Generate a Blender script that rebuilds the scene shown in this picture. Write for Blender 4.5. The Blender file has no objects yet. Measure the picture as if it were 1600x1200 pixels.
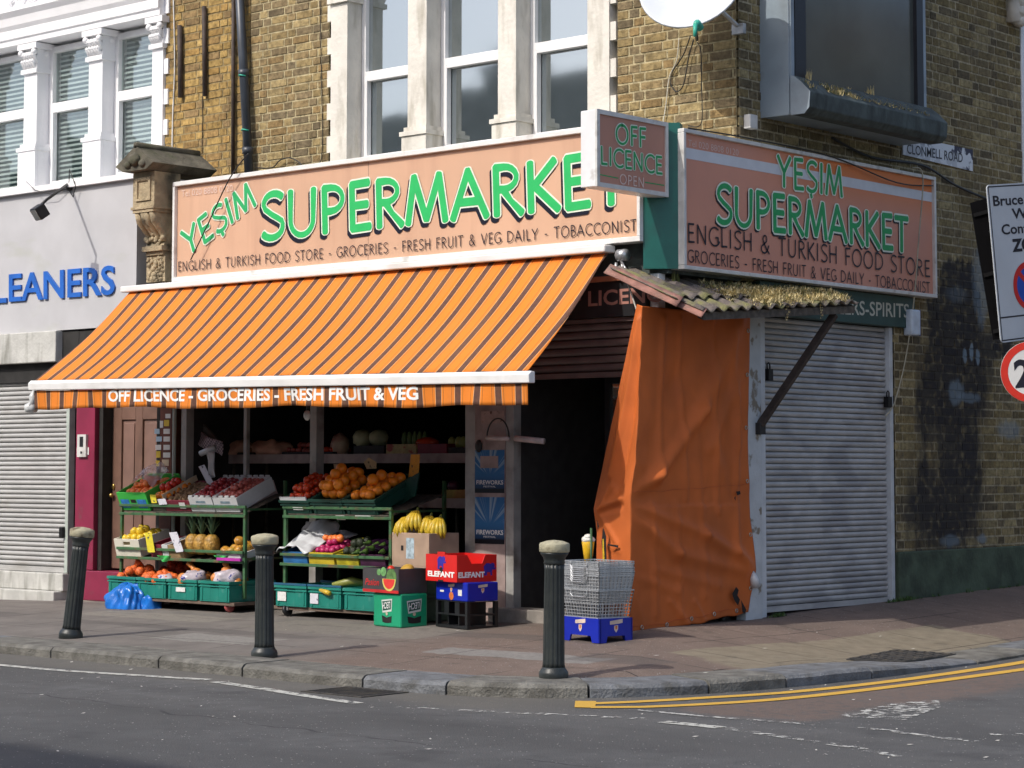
import bpy, bmesh, math, random
from mathutils import Vector, Matrix, noise as mnoise
random.seed(7)
R = math.radians
scene = bpy.context.scene
COL = scene.collection

# ------------------------------------------------------------------ camera
FPX, YAW, PIT, ROL, PPY = 3420.79, .72397, .071648, .000834, -109.645
CAM = Vector((9.76, -13.66, 1.25))
_cy, _sy, _cp, _sp, _cr, _sr = math.cos(YAW), math.sin(YAW), math.cos(PIT), math.sin(PIT), math.cos(ROL), math.sin(ROL)
VF = Vector((-_sy*_cp, _cy*_cp, _sp)); _r = Vector((_cy, _sy, 0)); _u = _r.cross(VF)
VR = _cr*_r + _sr*_u; VU = -_sr*_r + _cr*_u
cd = bpy.data.cameras.new('camera'); cam = bpy.data.objects.new('camera', cd); COL.objects.link(cam)
cam.matrix_world = Matrix(((VR.x, VU.x, -VF.x, CAM.x), (VR.y, VU.y, -VF.y, CAM.y), (VR.z, VU.z, -VF.z, CAM.z), (0, 0, 0, 1)))
cd.sensor_width = 36; cd.lens = 36*FPX/1600; cd.shift_y = PPY/1600; cd.clip_end = 1000; cd.clip_start = .05
scene.camera = cam

# ------------------------------------------------------------------ light
SUN_EL = R(43.5); SUN_H = Vector((-.21, -.978, 0)).normalized()
w = bpy.data.worlds.new('World'); scene.world = w; w.use_nodes = True
nt = w.node_tree; nt.nodes.clear()
sky = nt.nodes.new('ShaderNodeTexSky'); sky.sky_type = 'NISHITA'; sky.sun_disc = False
sky.sun_elevation = SUN_EL; sky.sun_rotation = math.atan2(SUN_H.x, SUN_H.y)
sky.dust_density = 3.0; sky.ozone_density = .35; sky.air_density = .75
bg = nt.nodes.new('ShaderNodeBackground'); bg.inputs[1].default_value = .15
wo = nt.nodes.new('ShaderNodeOutputWorld')
nt.links.new(sky.outputs[0], bg.inputs[0]); nt.links.new(bg.outputs[0], wo.inputs[0])
sl = bpy.data.lights.new('sun', 'SUN'); sl.energy = 2.0; sl.angle = R(.5); sl.color = (1, .955, .88)
so = bpy.data.objects.new('sun', sl); COL.objects.link(so)
sd = Vector((SUN_H.x*math.cos(SUN_EL), SUN_H.y*math.cos(SUN_EL), math.sin(SUN_EL)))
so.rotation_euler = sd.to_track_quat('Z', 'Y').to_euler(); so.location = (-5, -20, 20)
vs = scene.view_settings; vs.view_transform = 'Standard'; vs.look = 'None'; vs.exposure = .54; vs.gamma = 1

# ------------------------------------------------------------------ pixel -> real plane
def ray(px, py): return VF + VR*((px-800)/FPX) - VU*((py-600-PPY)/FPX)
def pY(px, py, y): d = ray(px, py); return CAM + d*((y-CAM.y)/d.y)
def pX(px, py, x): d = ray(px, py); return CAM + d*((x-CAM.x)/d.x)
def pZ(px, py, z): d = ray(px, py); return CAM + d*((z-CAM.z)/d.z)
def lerp(a, b, t): return a+(b-a)*t
def clamp(t, a=0., b=1.): return max(a, min(b, t))
def interp(x, pts):
    if x <= pts[0][0]: return pts[0][1]
    for (a, va), (b, vb) in zip(pts, pts[1:]):
        if x <= b: return lerp(va, vb, (x-a)/(b-a))
    return pts[-1][1]

# ------------------------------------------------------------------ materials
def newmat(name):
    m = bpy.data.materials.new(name); m.use_nodes = True
    t = m.node_tree; b = t.nodes['Principled BSDF']
    return m, t, b
def N(t, typ, **kw):
    n = t.nodes.new(typ)
    for k, v in kw.items():
        if k.startswith('i_'): n.inputs[k[2:].replace('_', ' ')].default_value = v
        else: setattr(n, k, v)
    return n
def L(t, a, b): t.links.new(a, b)
def rgb(c, k=1.): return (clamp(c[0]*k), clamp(c[1]*k), clamp(c[2]*k), 1)
def noise_fac(t, scale, detail=4, stretch=None, coord='Object', lo=.35, hi=.65, dist=0.):
    tc = N(t, 'ShaderNodeTexCoord'); src = tc.outputs[coord]
    if coord == 'World':
        pass
    if stretch:
        mp = N(t, 'ShaderNodeMapping'); mp.inputs['Scale'].default_value = stretch; L(t, src, mp.inputs[0]); src = mp.outputs[0]
    n = N(t, 'ShaderNodeTexNoise'); n.inputs['Scale'].default_value = scale; n.inputs['Detail'].default_value = detail
    n.inputs['Distortion'].default_value = dist; L(t, src, n.inputs['Vector'])
    r = N(t, 'ShaderNodeMapRange'); r.inputs[1].default_value = lo; r.inputs[2].default_value = hi
    L(t, n.outputs[0], r.inputs[0]); return r.outputs[0]
def mixc(t, fac, a, b):
    m = N(t, 'ShaderNodeMix', data_type='RGBA')
    if isinstance(fac, (int, float)): m.inputs[0].default_value = fac
    else: L(t, fac, m.inputs[0])
    for i, c in ((6, a), (7, b)):
        if isinstance(c, tuple): m.inputs[i].default_value = c if len(c) == 4 else (*c, 1)
        else: L(t, c, m.inputs[i])
    return m.outputs[2]
_mc = {}
def mat(name, col, rough=.6, var=.18, scale=9., bump=0., bscale=60., metal=0., dirt=None, dscale=3., dstretch=None, dlo=.5, dhi=.75, coat=0., spec=.5, transl=0., alpha=1.):
    if name in _mc: return _mc[name]
    m, t, b = newmat(name)
    c = mixc(t, noise_fac(t, scale), rgb(col, 1-var), rgb(col, 1+var))
    if dirt: c = mixc(t, noise_fac(t, dscale, 6, dstretch, lo=dlo, hi=dhi), c, rgb(dirt))
    L(t, c, b.inputs['Base Color'])
    b.inputs['Roughness'].default_value = rough; b.inputs['Metallic'].default_value = metal
    b.inputs['Coat Weight'].default_value = coat; b.inputs['Specular IOR Level'].default_value = spec
    if alpha < 1: b.inputs['Alpha'].default_value = alpha
    if bump:
        bp = N(t, 'ShaderNodeBump'); bp.inputs['Strength'].default_value = bump; bp.inputs['Distance'].default_value = .01
        L(t, noise_fac(t, bscale, 5, lo=.2, hi=.8), bp.inputs['Height']); L(t, bp.outputs[0], b.inputs['Normal'])
    if transl:
        tr = N(t, 'ShaderNodeBsdfTranslucent'); L(t, c, tr.inputs[0])
        mx = N(t, 'ShaderNodeMixShader'); mx.inputs[0].default_value = transl
        L(t, b.outputs[0], mx.inputs[1]); L(t, tr.outputs[0], mx.inputs[2])
        L(t, mx.outputs[0], t.nodes['Material Output'].inputs[0])
    _mc[name] = m
    return m

# ------------------------------------------------------------------ mesh builder
class MB:
    def __init__(s): s.v = []; s.f = []; s.mi = []; s.sm = []; s.m = 0; s.smooth = False; s.col = None; s.fc = []
    def add(s, vs, fs):
        o = len(s.v); s.v += [Vector(p) for p in vs]
        for f in fs: s.f.append([o+i for i in f]); s.mi.append(s.m); s.sm.append(s.smooth); s.fc.append(s.col)
    def box(s, a, b, M=None):
        x0, y0, z0 = a; x1, y1, z1 = b
        P = [Vector(p) for p in ((x0,y0,z0),(x1,y0,z0),(x1,y1,z0),(x0,y1,z0),(x0,y0,z1),(x1,y0,z1),(x1,y1,z1),(x0,y1,z1))]
        if M: P = [M @ p for p in P]
        s.add(P, [(0,3,2,1),(4,5,6,7),(0,1,5,4),(1,2,6,5),(2,3,7,6),(3,0,4,7)]); return s
    def quad(s, *p): s.add(p, [tuple(range(len(p)))]); return s
    def prism(s, poly, vec, cap=True):
        n = len(poly); vec = Vector(vec); P = [Vector(p) for p in poly]
        fs = [(i, (i+1) % n, n+(i+1) % n, n+i) for i in range(n)]
        if cap: fs += [tuple(range(n-1, -1, -1)), tuple(range(n, 2*n))]
        s.add(P+[p+vec for p in P], fs); return s
    def tube(s, path, r, n=6, cap=True, flat=None):
        P = [Vector(p) for p in path]; k = len(P); vs = []; up = None
        for i, p in enumerate(P):
            d = (P[min(i+1, k-1)]-P[max(i-1, 0)]).normalized()
            if up is None: up = Vector((0, 0, 1)) if abs(d.z) < .9 else Vector((1, 0, 0))
            a = (up - d*up.dot(d)).normalized(); b = d.cross(a); up = a
            rr = r[i] if isinstance(r, (list, tuple)) else r
            for j in range(n):
                t = 2*math.pi*(j+.5)/n; vs.append(p + a*(math.cos(t)*rr) + b*(math.sin(t)*rr))
        fs = [(i*n+j, i*n+(j+1) % n, (i+1)*n+(j+1) % n, (i+1)*n+j) for i in range(k-1) for j in range(n)]
        if cap: fs += [tuple(range(n-1, -1, -1)), tuple(range((k-1)*n, k*n))]
        s.add(vs, fs); return s
    def lathe(s, prof, c=(0, 0, 0), n=20, axis='z', M=None, cap=True, fl=None):
        vs = []; c = Vector(c)
        for r, z in prof:
            for j in range(n):
                a = 2*math.pi*j/n; rr = r*(fl(j, r) if fl else 1)
                p = Vector((math.cos(a)*rr, math.sin(a)*rr, z))
                vs.append((M @ p if M else p) + c)
        k = len(prof)
        fs = [(i*n+j, i*n+(j+1) % n, (i+1)*n+(j+1) % n, (i+1)*n+j) for i in range(k-1) for j in range(n)]
        if cap: fs += [tuple(range(n-1, -1, -1)), tuple(range((k-1)*n, k*n))]
        s.add(vs, fs); return s
    def ball(s, c, r, nu=12, nv=8, M=None, jit=0.):
        c = Vector(c); rx, ry, rz = r if isinstance(r, (tuple, list)) else (r, r, r)
        vs = [];
        for i in range(nv+1):
            ph = math.pi*i/nv
            for j in range(nu):
                th = 2*math.pi*j/nu
                p = Vector((math.sin(ph)*math.cos(th)*rx, math.sin(ph)*math.sin(th)*ry, -math.cos(ph)*rz))
                if jit: p *= 1+jit*mnoise.noise(p*9/max(rx, .03)*.3+c*7)
                vs.append((M @ p if M else p)+c)
        s.add(vs, [(i*nu+j, i*nu+(j+1) % nu, (i+1)*nu+(j+1) % nu, (i+1)*nu+j) for i in range(nv) for j in range(nu)]); return s
    def grid(s, fn, nu, nv):
        vs = [fn(i/nu, j/nv) for j in range(nv+1) for i in range(nu+1)]
        s.add(vs, [(j*(nu+1)+i, j*(nu+1)+i+1, (j+1)*(nu+1)+i+1, (j+1)*(nu+1)+i) for j in range(nv) for i in range(nu)]); return s
    def build(s, name, mats, parent=None, local=False, bevel=0., solid=0., flat_merge=False):
        if not isinstance(mats, (list, tuple)): mats = [mats]
        o0 = Vector((0, 0, 0))
        if parent is not None and not local: o0 = Vector(parent['_o'])
        me = bpy.data.meshes.new(name)
        me.from_pydata([tuple(p-o0) for p in s.v], [], s.f)
        for m in mats: me.materials.append(m)
        me.polygons.foreach_set('material_index', s.mi); me.polygons.foreach_set('use_smooth', s.sm)
        if any(c is not None for c in s.fc):
            ca = me.color_attributes.new('col', 'FLOAT_COLOR', 'CORNER'); d = []
            for p, c in zip(me.polygons, s.fc):
                for _ in range(p.loop_total): d += list(c if c else (.3, .3, .3)) + [1.]
            ca.data.foreach_set('color', d)
        me.update(); me.validate()
        ob = bpy.data.objects.new(name, me); COL.objects.link(ob)
        if parent is not None: ob.parent = parent; ob['_o'] = tuple(o0)
        if bevel:
            bv = ob.modifiers.new('bevel', 'BEVEL'); bv.width = bevel; bv.segments = 2; bv.limit_method = 'ANGLE'; bv.angle_limit = R(40)
        if solid:
            sm = ob.modifiers.new('solid', 'SOLIDIFY'); sm.thickness = solid; sm.offset = 0
        return ob

def tag(o, label=None, cat=None, group=None, kind=None):
    if label: o['label'] = label
    if cat: o['category'] = cat
    if group: o['group'] = group
    if kind: o['kind'] = kind
    return o
def thing(name, label, cat, loc=(0, 0, 0), rot=(0, 0, 0), group=None, world=True):
    o = bpy.data.objects.new(name, None); COL.objects.link(o); o.empty_display_size = .1
    o.location = loc; o.rotation_euler = rot; o['_o'] = tuple(loc) if world else (0., 0., 0.)
    return tag(o, label, cat, group)
def children(o): return [c for c in COL.objects if c.parent == o]
def dup(o, loc=None, rot=None, label=None, parent=None):
    kids = children(o); c = o.copy(); COL.objects.link(c)
    if loc is not None: c.location = loc
    if rot is not None: c.rotation_euler = rot
    if label: c['label'] = label
    if parent is not None: c.parent = parent
    for k in kids: dup(k, parent=c)
    return c
def TM(loc, rot=(0, 0, 0)):
    return Matrix.Translation(loc) @ Matrix.Rotation(rot[2], 4, 'Z') @ Matrix.Rotation(rot[1], 4, 'Y') @ Matrix.Rotation(rot[0], 4, 'X')

# ------------------------------------------------------------------ lettering
def circ(cx, cy, rx, ry, a0, a1, n=14):
    return [(cx+rx*math.cos(R(lerp(a0, a1, i/n))), cy+ry*math.sin(R(lerp(a0, a1, i/n)))) for i in range(n+1)]
_S = circ(.36, .76, .28, .24, 40, 180, 8)+[(.12, .66), (.3, .53), (.46, .44)]+circ(.3, .26, .3, .26, 25, -140, 9)
GL = {
 'A': (.8, [[(.02, 0), (.38, 1)], [(.36, 1), (.8, 0)], [(.17, .34), (.62, .34)]]),
 'B': (.58, [[(.08, 0), (.08, 1)], [(.06, .98)]+circ(.26, .76, .26, .23, 90, -90, 8)+[(.1, .53)], [(.1, .53)]+circ(.28, .27, .3, .26, 90, -90, 8)+[(.06, .02)]]),
 'C': (.76, [circ(.5, .5, .46, .5, 50, 308, 18)]),
 'D': (.8, [[(.08, 0), (.08, 1)], [(.06, .98)]+circ(.26, .5, .52, .48, 90, -90, 14)+[(.06, .02)]]),
 'E': (.54, [[(.1, 0), (.08, 1)], [(.06, .98), (.5, 1)], [(.1, .52), (.47, .53)], [(.08, .02), (.54, .04)]]),
 'F': (.5, [[(.1, 0), (.08, 1)], [(.06, .98), (.5, 1)], [(.1, .52), (.45, .53)]]),
 'G': (.8, [circ(.5, .5, .46, .5, 52, 330, 18), [(.88-.1, .1), (.78, .45)], [(.56, .45), (.8, .45)]]),
 'H': (.74, [[(.09, 0), (.07, 1)], [(.67, 0), (.68, 1)], [(.08, .52), (.67, .52)]]),
 'I': (.2, [[(.1, 0), (.1, 1)]]),
 'K': (.66, [[(.09, 0), (.07, 1)], [(.6, 1), (.12, .48)], [(.16, .52), (.68, 0)]]),
 'L': (.52, [[(.1, 0), (.08, 1)], [(.08, .02), (.52, .04)]]),
 'M': (.94, [[(.03, 0), (.18, 1)], [(.17, 1), (.47, .06)], [(.47, .06), (.78, 1)], [(.77, 1), (.92, 0)]]),
 'N': (.8, [[(.09, 0), (.07, 1)], [(.06, 1), (.72, 0)], [(.71, 0), (.72, 1)]]),
 'O': (.94, [circ(.47, .5, .44, .5, 90, 450, 24)]),
 'P': (.58, [[(.1, 0), (.08, 1)], [(.06, .97)]+circ(.26, .72, .29, .26, 90, -90, 9)+[(.12, .46)]]),
 'R': (.64, [[(.1, 0), (.08, 1)], [(.06, .97)]+circ(.26, .75, .28, .23, 90, -90, 9)+[(.12, .52)], [(.24, .52), (.42, .26), (.66, 0)]]),
 'S': (.6, [_S]),
 'Ş': (.6, [_S, [(.27, -.1), (.31, -.2)]]),
 'T': (.64, [[(.32, 0), (.32, 1)], [(0, .98), (.64, 1)]]),
 'U': (.76, [[(.08, 1), (.08, .4)]+circ(.38, .34, .3, .34, 190, 350, 10)+[(.68, .4), (.69, 1)]]),
 'V': (.74, [[(.02, 1), (.37, 0)], [(.37, 0), (.72, 1)]]),
 'Y': (.72, [[(.02, 1), (.36, .48)], [(.7, 1), (.36, .48)], [(.36, .5), (.36, 0)]]),
 '&': (.78, [[(.74, 0), (.5, .24), (.22, .66)]+circ(.36, .8, .17, .19, 200, -20, 9)+[(.48, .66), (.22, .46)]+circ(.3, .24, .26, .24, 130, 320, 9)+[(.6, .22), (.7, .44)]]),
 '-': (.4, [[(.08, .4), (.34, .41)]]), ' ': (.4, []),
}
def ribbon(mb, pts, wd, mp, dz, flare=0., caps=True):
    P = [Vector((p[0], p[1], 0)) for p in pts]; n = len(P); left = []; right = []
    ln = [0.]
    for a, b in zip(P, P[1:]): ln.append(ln[-1]+(b-a).length)
    tot = ln[-1] or 1
    for i in range(n):
        d = (P[min(i+1, n-1)]-P[max(i-1, 0)]).normalized(); nn = Vector((-d.y, d.x, 0))
        t = abs(ln[i]/tot*2-1); h = wd*.5*(1+flare*(t*t-.4))
        left.append(P[i]+nn*h); right.append(P[i]-nn*h)
    vs = []; fs = []
    for i in range(n): vs += [left[i], right[i]]
    for i in range(n-1): fs.append((2*i+1, 2*i+3, 2*i+2, 2*i))
    if caps:
        for e, sgn in ((0, -1), (n-1, 1)):
            d = (P[1]-P[0] if e == 0 else P[-1]-P[-2]).normalized()*sgn
            h = (left[e]-right[e])*.5; base = len(vs); k = 5
            c = P[e]
            arc = [c + h*math.cos(math.pi*j/k)+d*(h.length*.55*math.sin(math.pi*j/k)) for j in range(1, k)]
            vs += arc; seq = [2*e]+list(range(base, base+k-1))+[2*e+1]
            fs.append(tuple(seq if sgn < 0 else reversed(seq)))
    mb.add([mp(p.x, p.y, dz) for p in vs], fs)
def advance(text, gap): return sum(GL[c][0] for c in text)+gap*(len(text)-1)
def stroke_text(mb, text, A, B, T, wt, n0=.0, gap=.17, flare=.25, off=(0, 0), step=.00015, norm=None):
    A, B, T = Vector(A), Vector(B), Vector(T); U = (B-A)/advance(text, gap); V = T-A
    nrm = norm or U.cross(V).normalized()
    kx = V.length/max(U.length, 1e-6)
    def mp(u, v, d): return A+U*(u/1.)+V*v+nrm*d
    x = 0.
    ku = U.length/V.length
    for ci, c in enumerate(text):
        gw, st = GL[c]
        for si, s in enumerate(st):
            # strokes in units of cap height so that weight stays even
            pts = [((x+p[0])*ku+off[0], p[1]+off[1]) for p in s]
            Un = U/ku
            ribbon(mb, pts, wt, lambda u, v, d: A+Un*u+V*v+nrm*d, n0+step*(si+5*(ci % 2)), flare)
        x += gw+gap
def font_text(mb, text, A, B, T, n0=0., bold=0., depth=0., shear=0., ref=None, norm=None):
    """built-in Blender font, fitted between baseline ends A, B and cap height T"""
    cu = bpy.data.curves.new('t', 'FONT'); cu.body = text; cu.size = 1; cu.offset = bold; cu.shear = shear; cu.resolution_u = 3
    ob = bpy.data.objects.new('t', cu); COL.objects.link(ob)
    dg = bpy.context.evaluated_depsgraph_get(); me = bpy.data.meshes.new_from_object(ob.evaluated_get(dg))
    xs = [v.co.x for v in me.vertices]; x0, x1 = min(xs), max(xs)
    A, B, T = Vector(A), Vector(B), Vector(T); U = (B-A)/(x1-x0); V = (T-A)/.729
    nrm = norm or U.cross(V).normalized()
    vs = [A+U*(v.co.x-x0)+V*v.co.y+nrm*(n0+depth) for v in me.vertices]; fs = [tuple(p.vertices) for p in me.polygons]
    mb.add(vs, fs)
    if depth:
        cnt = {}
        for p in me.polygons:
            for k in p.edge_keys: cnt[k] = cnt.get(k, 0)+1
        for p in me.polygons:
            vv = list(p.vertices)
            for a, b in zip(vv, vv[1:]+vv[:1]):
                if cnt[(min(a, b), max(a, b))] == 1:
                    mb.add([vs[b], vs[a], vs[a]-nrm*depth, vs[b]-nrm*depth], [(0, 1, 2, 3)])
    bpy.data.objects.remove(ob); bpy.data.curves.remove(cu); bpy.data.meshes.remove(me)

# ------------------------------------------------------------------ shared materials
WHITE = mat('white_paint', (.78, .78, .77), .45, .05, 3, .1, 30, dirt=(.5, .49, .45), dscale=2.2, dlo=.55, dhi=.9)
STONE = mat('stone_paint', (.7, .67, .6), .7, .07, 5, .3, 25, dirt=(.38, .35, .28), dscale=3, dstretch=(3, 3, .8), dlo=.52, dhi=.8)
UPVC = mat('white_plastic_frame', (.8, .8, .8), .3, .03)
ALU = mat('sign_frame_aluminium', (.62, .62, .6), .4, .08, 12, dirt=(.3, .28, .25), dscale=7, dlo=.58, dhi=.8)
BLACK = mat('black_plastic', (.012, .012, .014), .45, .3)
DARK = mat('dark_gap', (.02, .019, .018), .8, .3)
CABLE = mat('black_cable', (.015, .015, .015), .5, .2)
GREENF = mat('green_fascia_paint', (.012, .13, .105), .4, .12, 5, dirt=(.02, .07, .06), dscale=5)
WOODG = mat('weathered_timber', (.09, .075, .06), .8, .35, 20, .3, 60)
STEEL = mat('galvanised_steel', (.5, .51, .52), .38, .2, 18, metal=.7)
# ================================================================== GROUND
KERB = [(-60, -4.05), (-30, -4.05), (-12, -4.05), (-8, -4.05), (-4, -4.05), (-2.4, -4.06), (-.8, -4.1), (.2, -4.1), (.75, -4.05), (1.1, -3.92), (1.4, -3.72), (1.66, -3.4), (1.86, -2.95), (1.98, -2.45), (2.05, -1.85), (2.08, -1.1), (2.06, -.3), (2.03, 1), (2, 4), (2, 14), (2, 60)]
def curve_pts(P, step):
    out = []
    for i in range(len(P)-1):
        p0, p1, p2, p3 = [Vector(P[max(0, min(len(P)-1, i+k))]) for k in (-1, 0, 1, 2)]
        n = max(1, min(60, int((p2-p1).length/step)))
        if (p2-p1).length > 6: n = 4; lin = True
        else: lin = False
        for j in range(n):
            t = j/n
            out.append(p1.lerp(p2, t) if lin else .5*((2*p1)+(p2-p0)*t+(2*p0-5*p1+4*p2-p3)*t*t+(3*p1-p0-3*p2+p3)*t**3))
    out.append(Vector(P[-1])); return out
def roadz(x, y): return -.08+.015*max(0., y)
def ktop(x, y): return roadz(x, y)+lerp(.08, .035, clamp((y+1.6)/1.2))
GX = [(-12, .0), (-8, .015), (-6.6, .05), (-5, .07), (-2, .09), (0, .13)]
def pave(x, y):
    k = ktop(x, y)
    base = interp(x, GX)+.023*max(0., y) if y > -6 else 0
    tf = clamp((y+3.55)/2.5) if y < -1 else 1.
    ts = clamp((1.66-x)/1.6)
    t = min(tf, ts); return lerp(k, base, t)

def asphalt(name, base, agg, patchcol=None, big=(.75, 1.2)):
    m, t, b = newmat(name)
    g = N(t, 'ShaderNodeNewGeometry')
    def nz(scale, det, lo, hi, st=None):
        src = g.outputs['Position']
        if st:
            mp = N(t, 'ShaderNodeMapping'); mp.inputs['Scale'].default_value = st; L(t, src, mp.inputs[0]); src = mp.outputs[0]
        n = N(t, 'ShaderNodeTexNoise'); n.inputs['Scale'].default_value = scale; n.inputs['Detail'].default_value = det; L(t, src, n.inputs['Vector'])
        r = N(t, 'ShaderNodeMapRange'); r.inputs[1].default_value = lo; r.inputs[2].default_value = hi; L(t, n.outputs[0], r.inputs[0]); return r.outputs[0]
    c = mixc(t, nz(.9, 5, .3, .7, (.5, 1.4, 1)), rgb(base, big[0]), rgb(base, big[1]))
    c = mixc(t, nz(7, 6, .35, .75), c, rgb(base, .72))
    gr = nz(150, 2, .3, .75)
    c = mixc(t, gr, mixc(t, .45, c, rgb(base, .4)), mixc(t, .25, c, rgb(agg)))
    # light stone chips, sparse and uneven
    vo = N(t, 'ShaderNodeTexVoronoi'); vo.inputs['Scale'].default_value = 52; L(t, g.outputs['Position'], vo.inputs['Vector'])
    wn = N(t, 'ShaderNodeTexWhiteNoise'); L(t, vo.outputs['Position'], wn.inputs['Vector'])
    a = N(t, 'ShaderNodeMath', operation='GREATER_THAN'); L(t, wn.outputs['Value'], a.inputs[0]); a.inputs[1].default_value = .93
    d = N(t, 'ShaderNodeMath', operation='LESS_THAN'); L(t, vo.outputs['Distance'], d.inputs[0]); d.inputs[1].default_value = .22
    mm = N(t, 'ShaderNodeMath', operation='MULTIPLY'); L(t, a.outputs[0], mm.inputs[0]); L(t, d.outputs[0], mm.inputs[1])
    c = mixc(t, mm.outputs[0], c, rgb((.42, .41, .38)))
    if patchcol: c = patchcol(t, g, c, nz)
    L(t, c, b.inputs['Base Color']); b.inputs['Roughness'].default_value = .85; b.inputs['Specular IOR Level'].default_value = .3
    bp = N(t, 'ShaderNodeBump'); bp.inputs['Strength'].default_value = .5; bp.inputs['Distance'].default_value = .006
    L(t, nz(120, 3, .2, .8), bp.inputs['Height']); L(t, bp.outputs[0], b.inputs['Normal'])
    return m
def sep(t, g):
    s = N(t, 'ShaderNodeSeparateXYZ'); L(t, g.outputs['Position'], s.inputs[0]); return s.outputs
def mth(t, op, a, b=None, c=None):
    n = N(t, 'ShaderNodeMath', operation=op)
    for i, v in enumerate((a, b, c)):
        if v is None: continue
        if isinstance(v, (int, float)): n.inputs[i].default_value = v
        else: L(t, v, n.inputs[i])
    return n.outputs[0]
def smooth(t, v, lo, hi):
    r = N(t, 'ShaderNodeMapRange', interpolation_type='SMOOTHSTEP'); r.inputs[1].default_value = lo; r.inputs[2].default_value = hi; L(t, v, r.inputs[0]); return r.outputs[0]
def road_patch(t, g, c, nz):
    x, y, z = sep(t, g)
    # worn brown strip along the corner kerb, dark fresh seam beside it
    d = mth(t, 'ADD', x, mth(t, 'MULTIPLY', nz(2.5, 4, 0, 1), .5))
    f = mth(t, 'MULTIPLY', smooth(t, d, 2.45, 2.6), mth(t, 'SUBTRACT', 1., smooth(t, d, 3.2, 3.5)))
    f = mth(t, 'MULTIPLY', f, smooth(t, mth(t, 'ADD', y, mth(t, 'MULTIPLY', nz(3, 4, 0, 1), .4)), -3.8, -3.55))
    f = mth(t, 'MULTIPLY', f, nz(18, 4, .25, .5))
    c = mixc(t, mth(t, 'MULTIPLY', f, .8), c, rgb((.15, .11, .092)))
    # worn wheel tracks, oil drips and a sealed crack
    f = mth(t, 'MULTIPLY', nz(.55, 3, .5, .7, (.35, 1.6, 1)), .4); c = mixc(t, f, c, rgb((.13, .128, .125)))
    c = mixc(t, mth(t, 'MULTIPLY', nz(1.7, 3, .62, .74), .45), c, rgb((.045, .045, .047)))
    wv = mth(t, 'ABSOLUTE', mth(t, 'ADD', mth(t, 'ADD', y, 5.75), mth(t, 'ADD', mth(t, 'MULTIPLY', x, .06), mth(t, 'MULTIPLY', mth(t, 'SUBTRACT', nz(2.2, 5, 0, 1), .5), .35))))
    c = mixc(t, mth(t, 'MULTIPLY', mth(t, 'SUBTRACT', 1., smooth(t, wv, .006, .016)), mth(t, 'MULTIPLY', nz(3, 3, .4, .55), .7)), c, rgb((.03, .03, .032)))
    # dusty gutter
    gy = mth(t, 'ADD', y, mth(t, 'MULTIPLY', nz(1.5, 4, 0, 1), .3))
    f = mth(t, 'MULTIPLY', smooth(t, gy, -4.55, -4.2), mth(t, 'SUBTRACT', 1., smooth(t, x, 1.2, 2.2)))
    return mixc(t, mth(t, 'MULTIPLY', f, .55), c, rgb((.15, .14, .12)))
ROADM = asphalt('road_asphalt', (.098, .098, .1), (.21, .21, .2), road_patch, (.6, 1.4))
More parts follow.
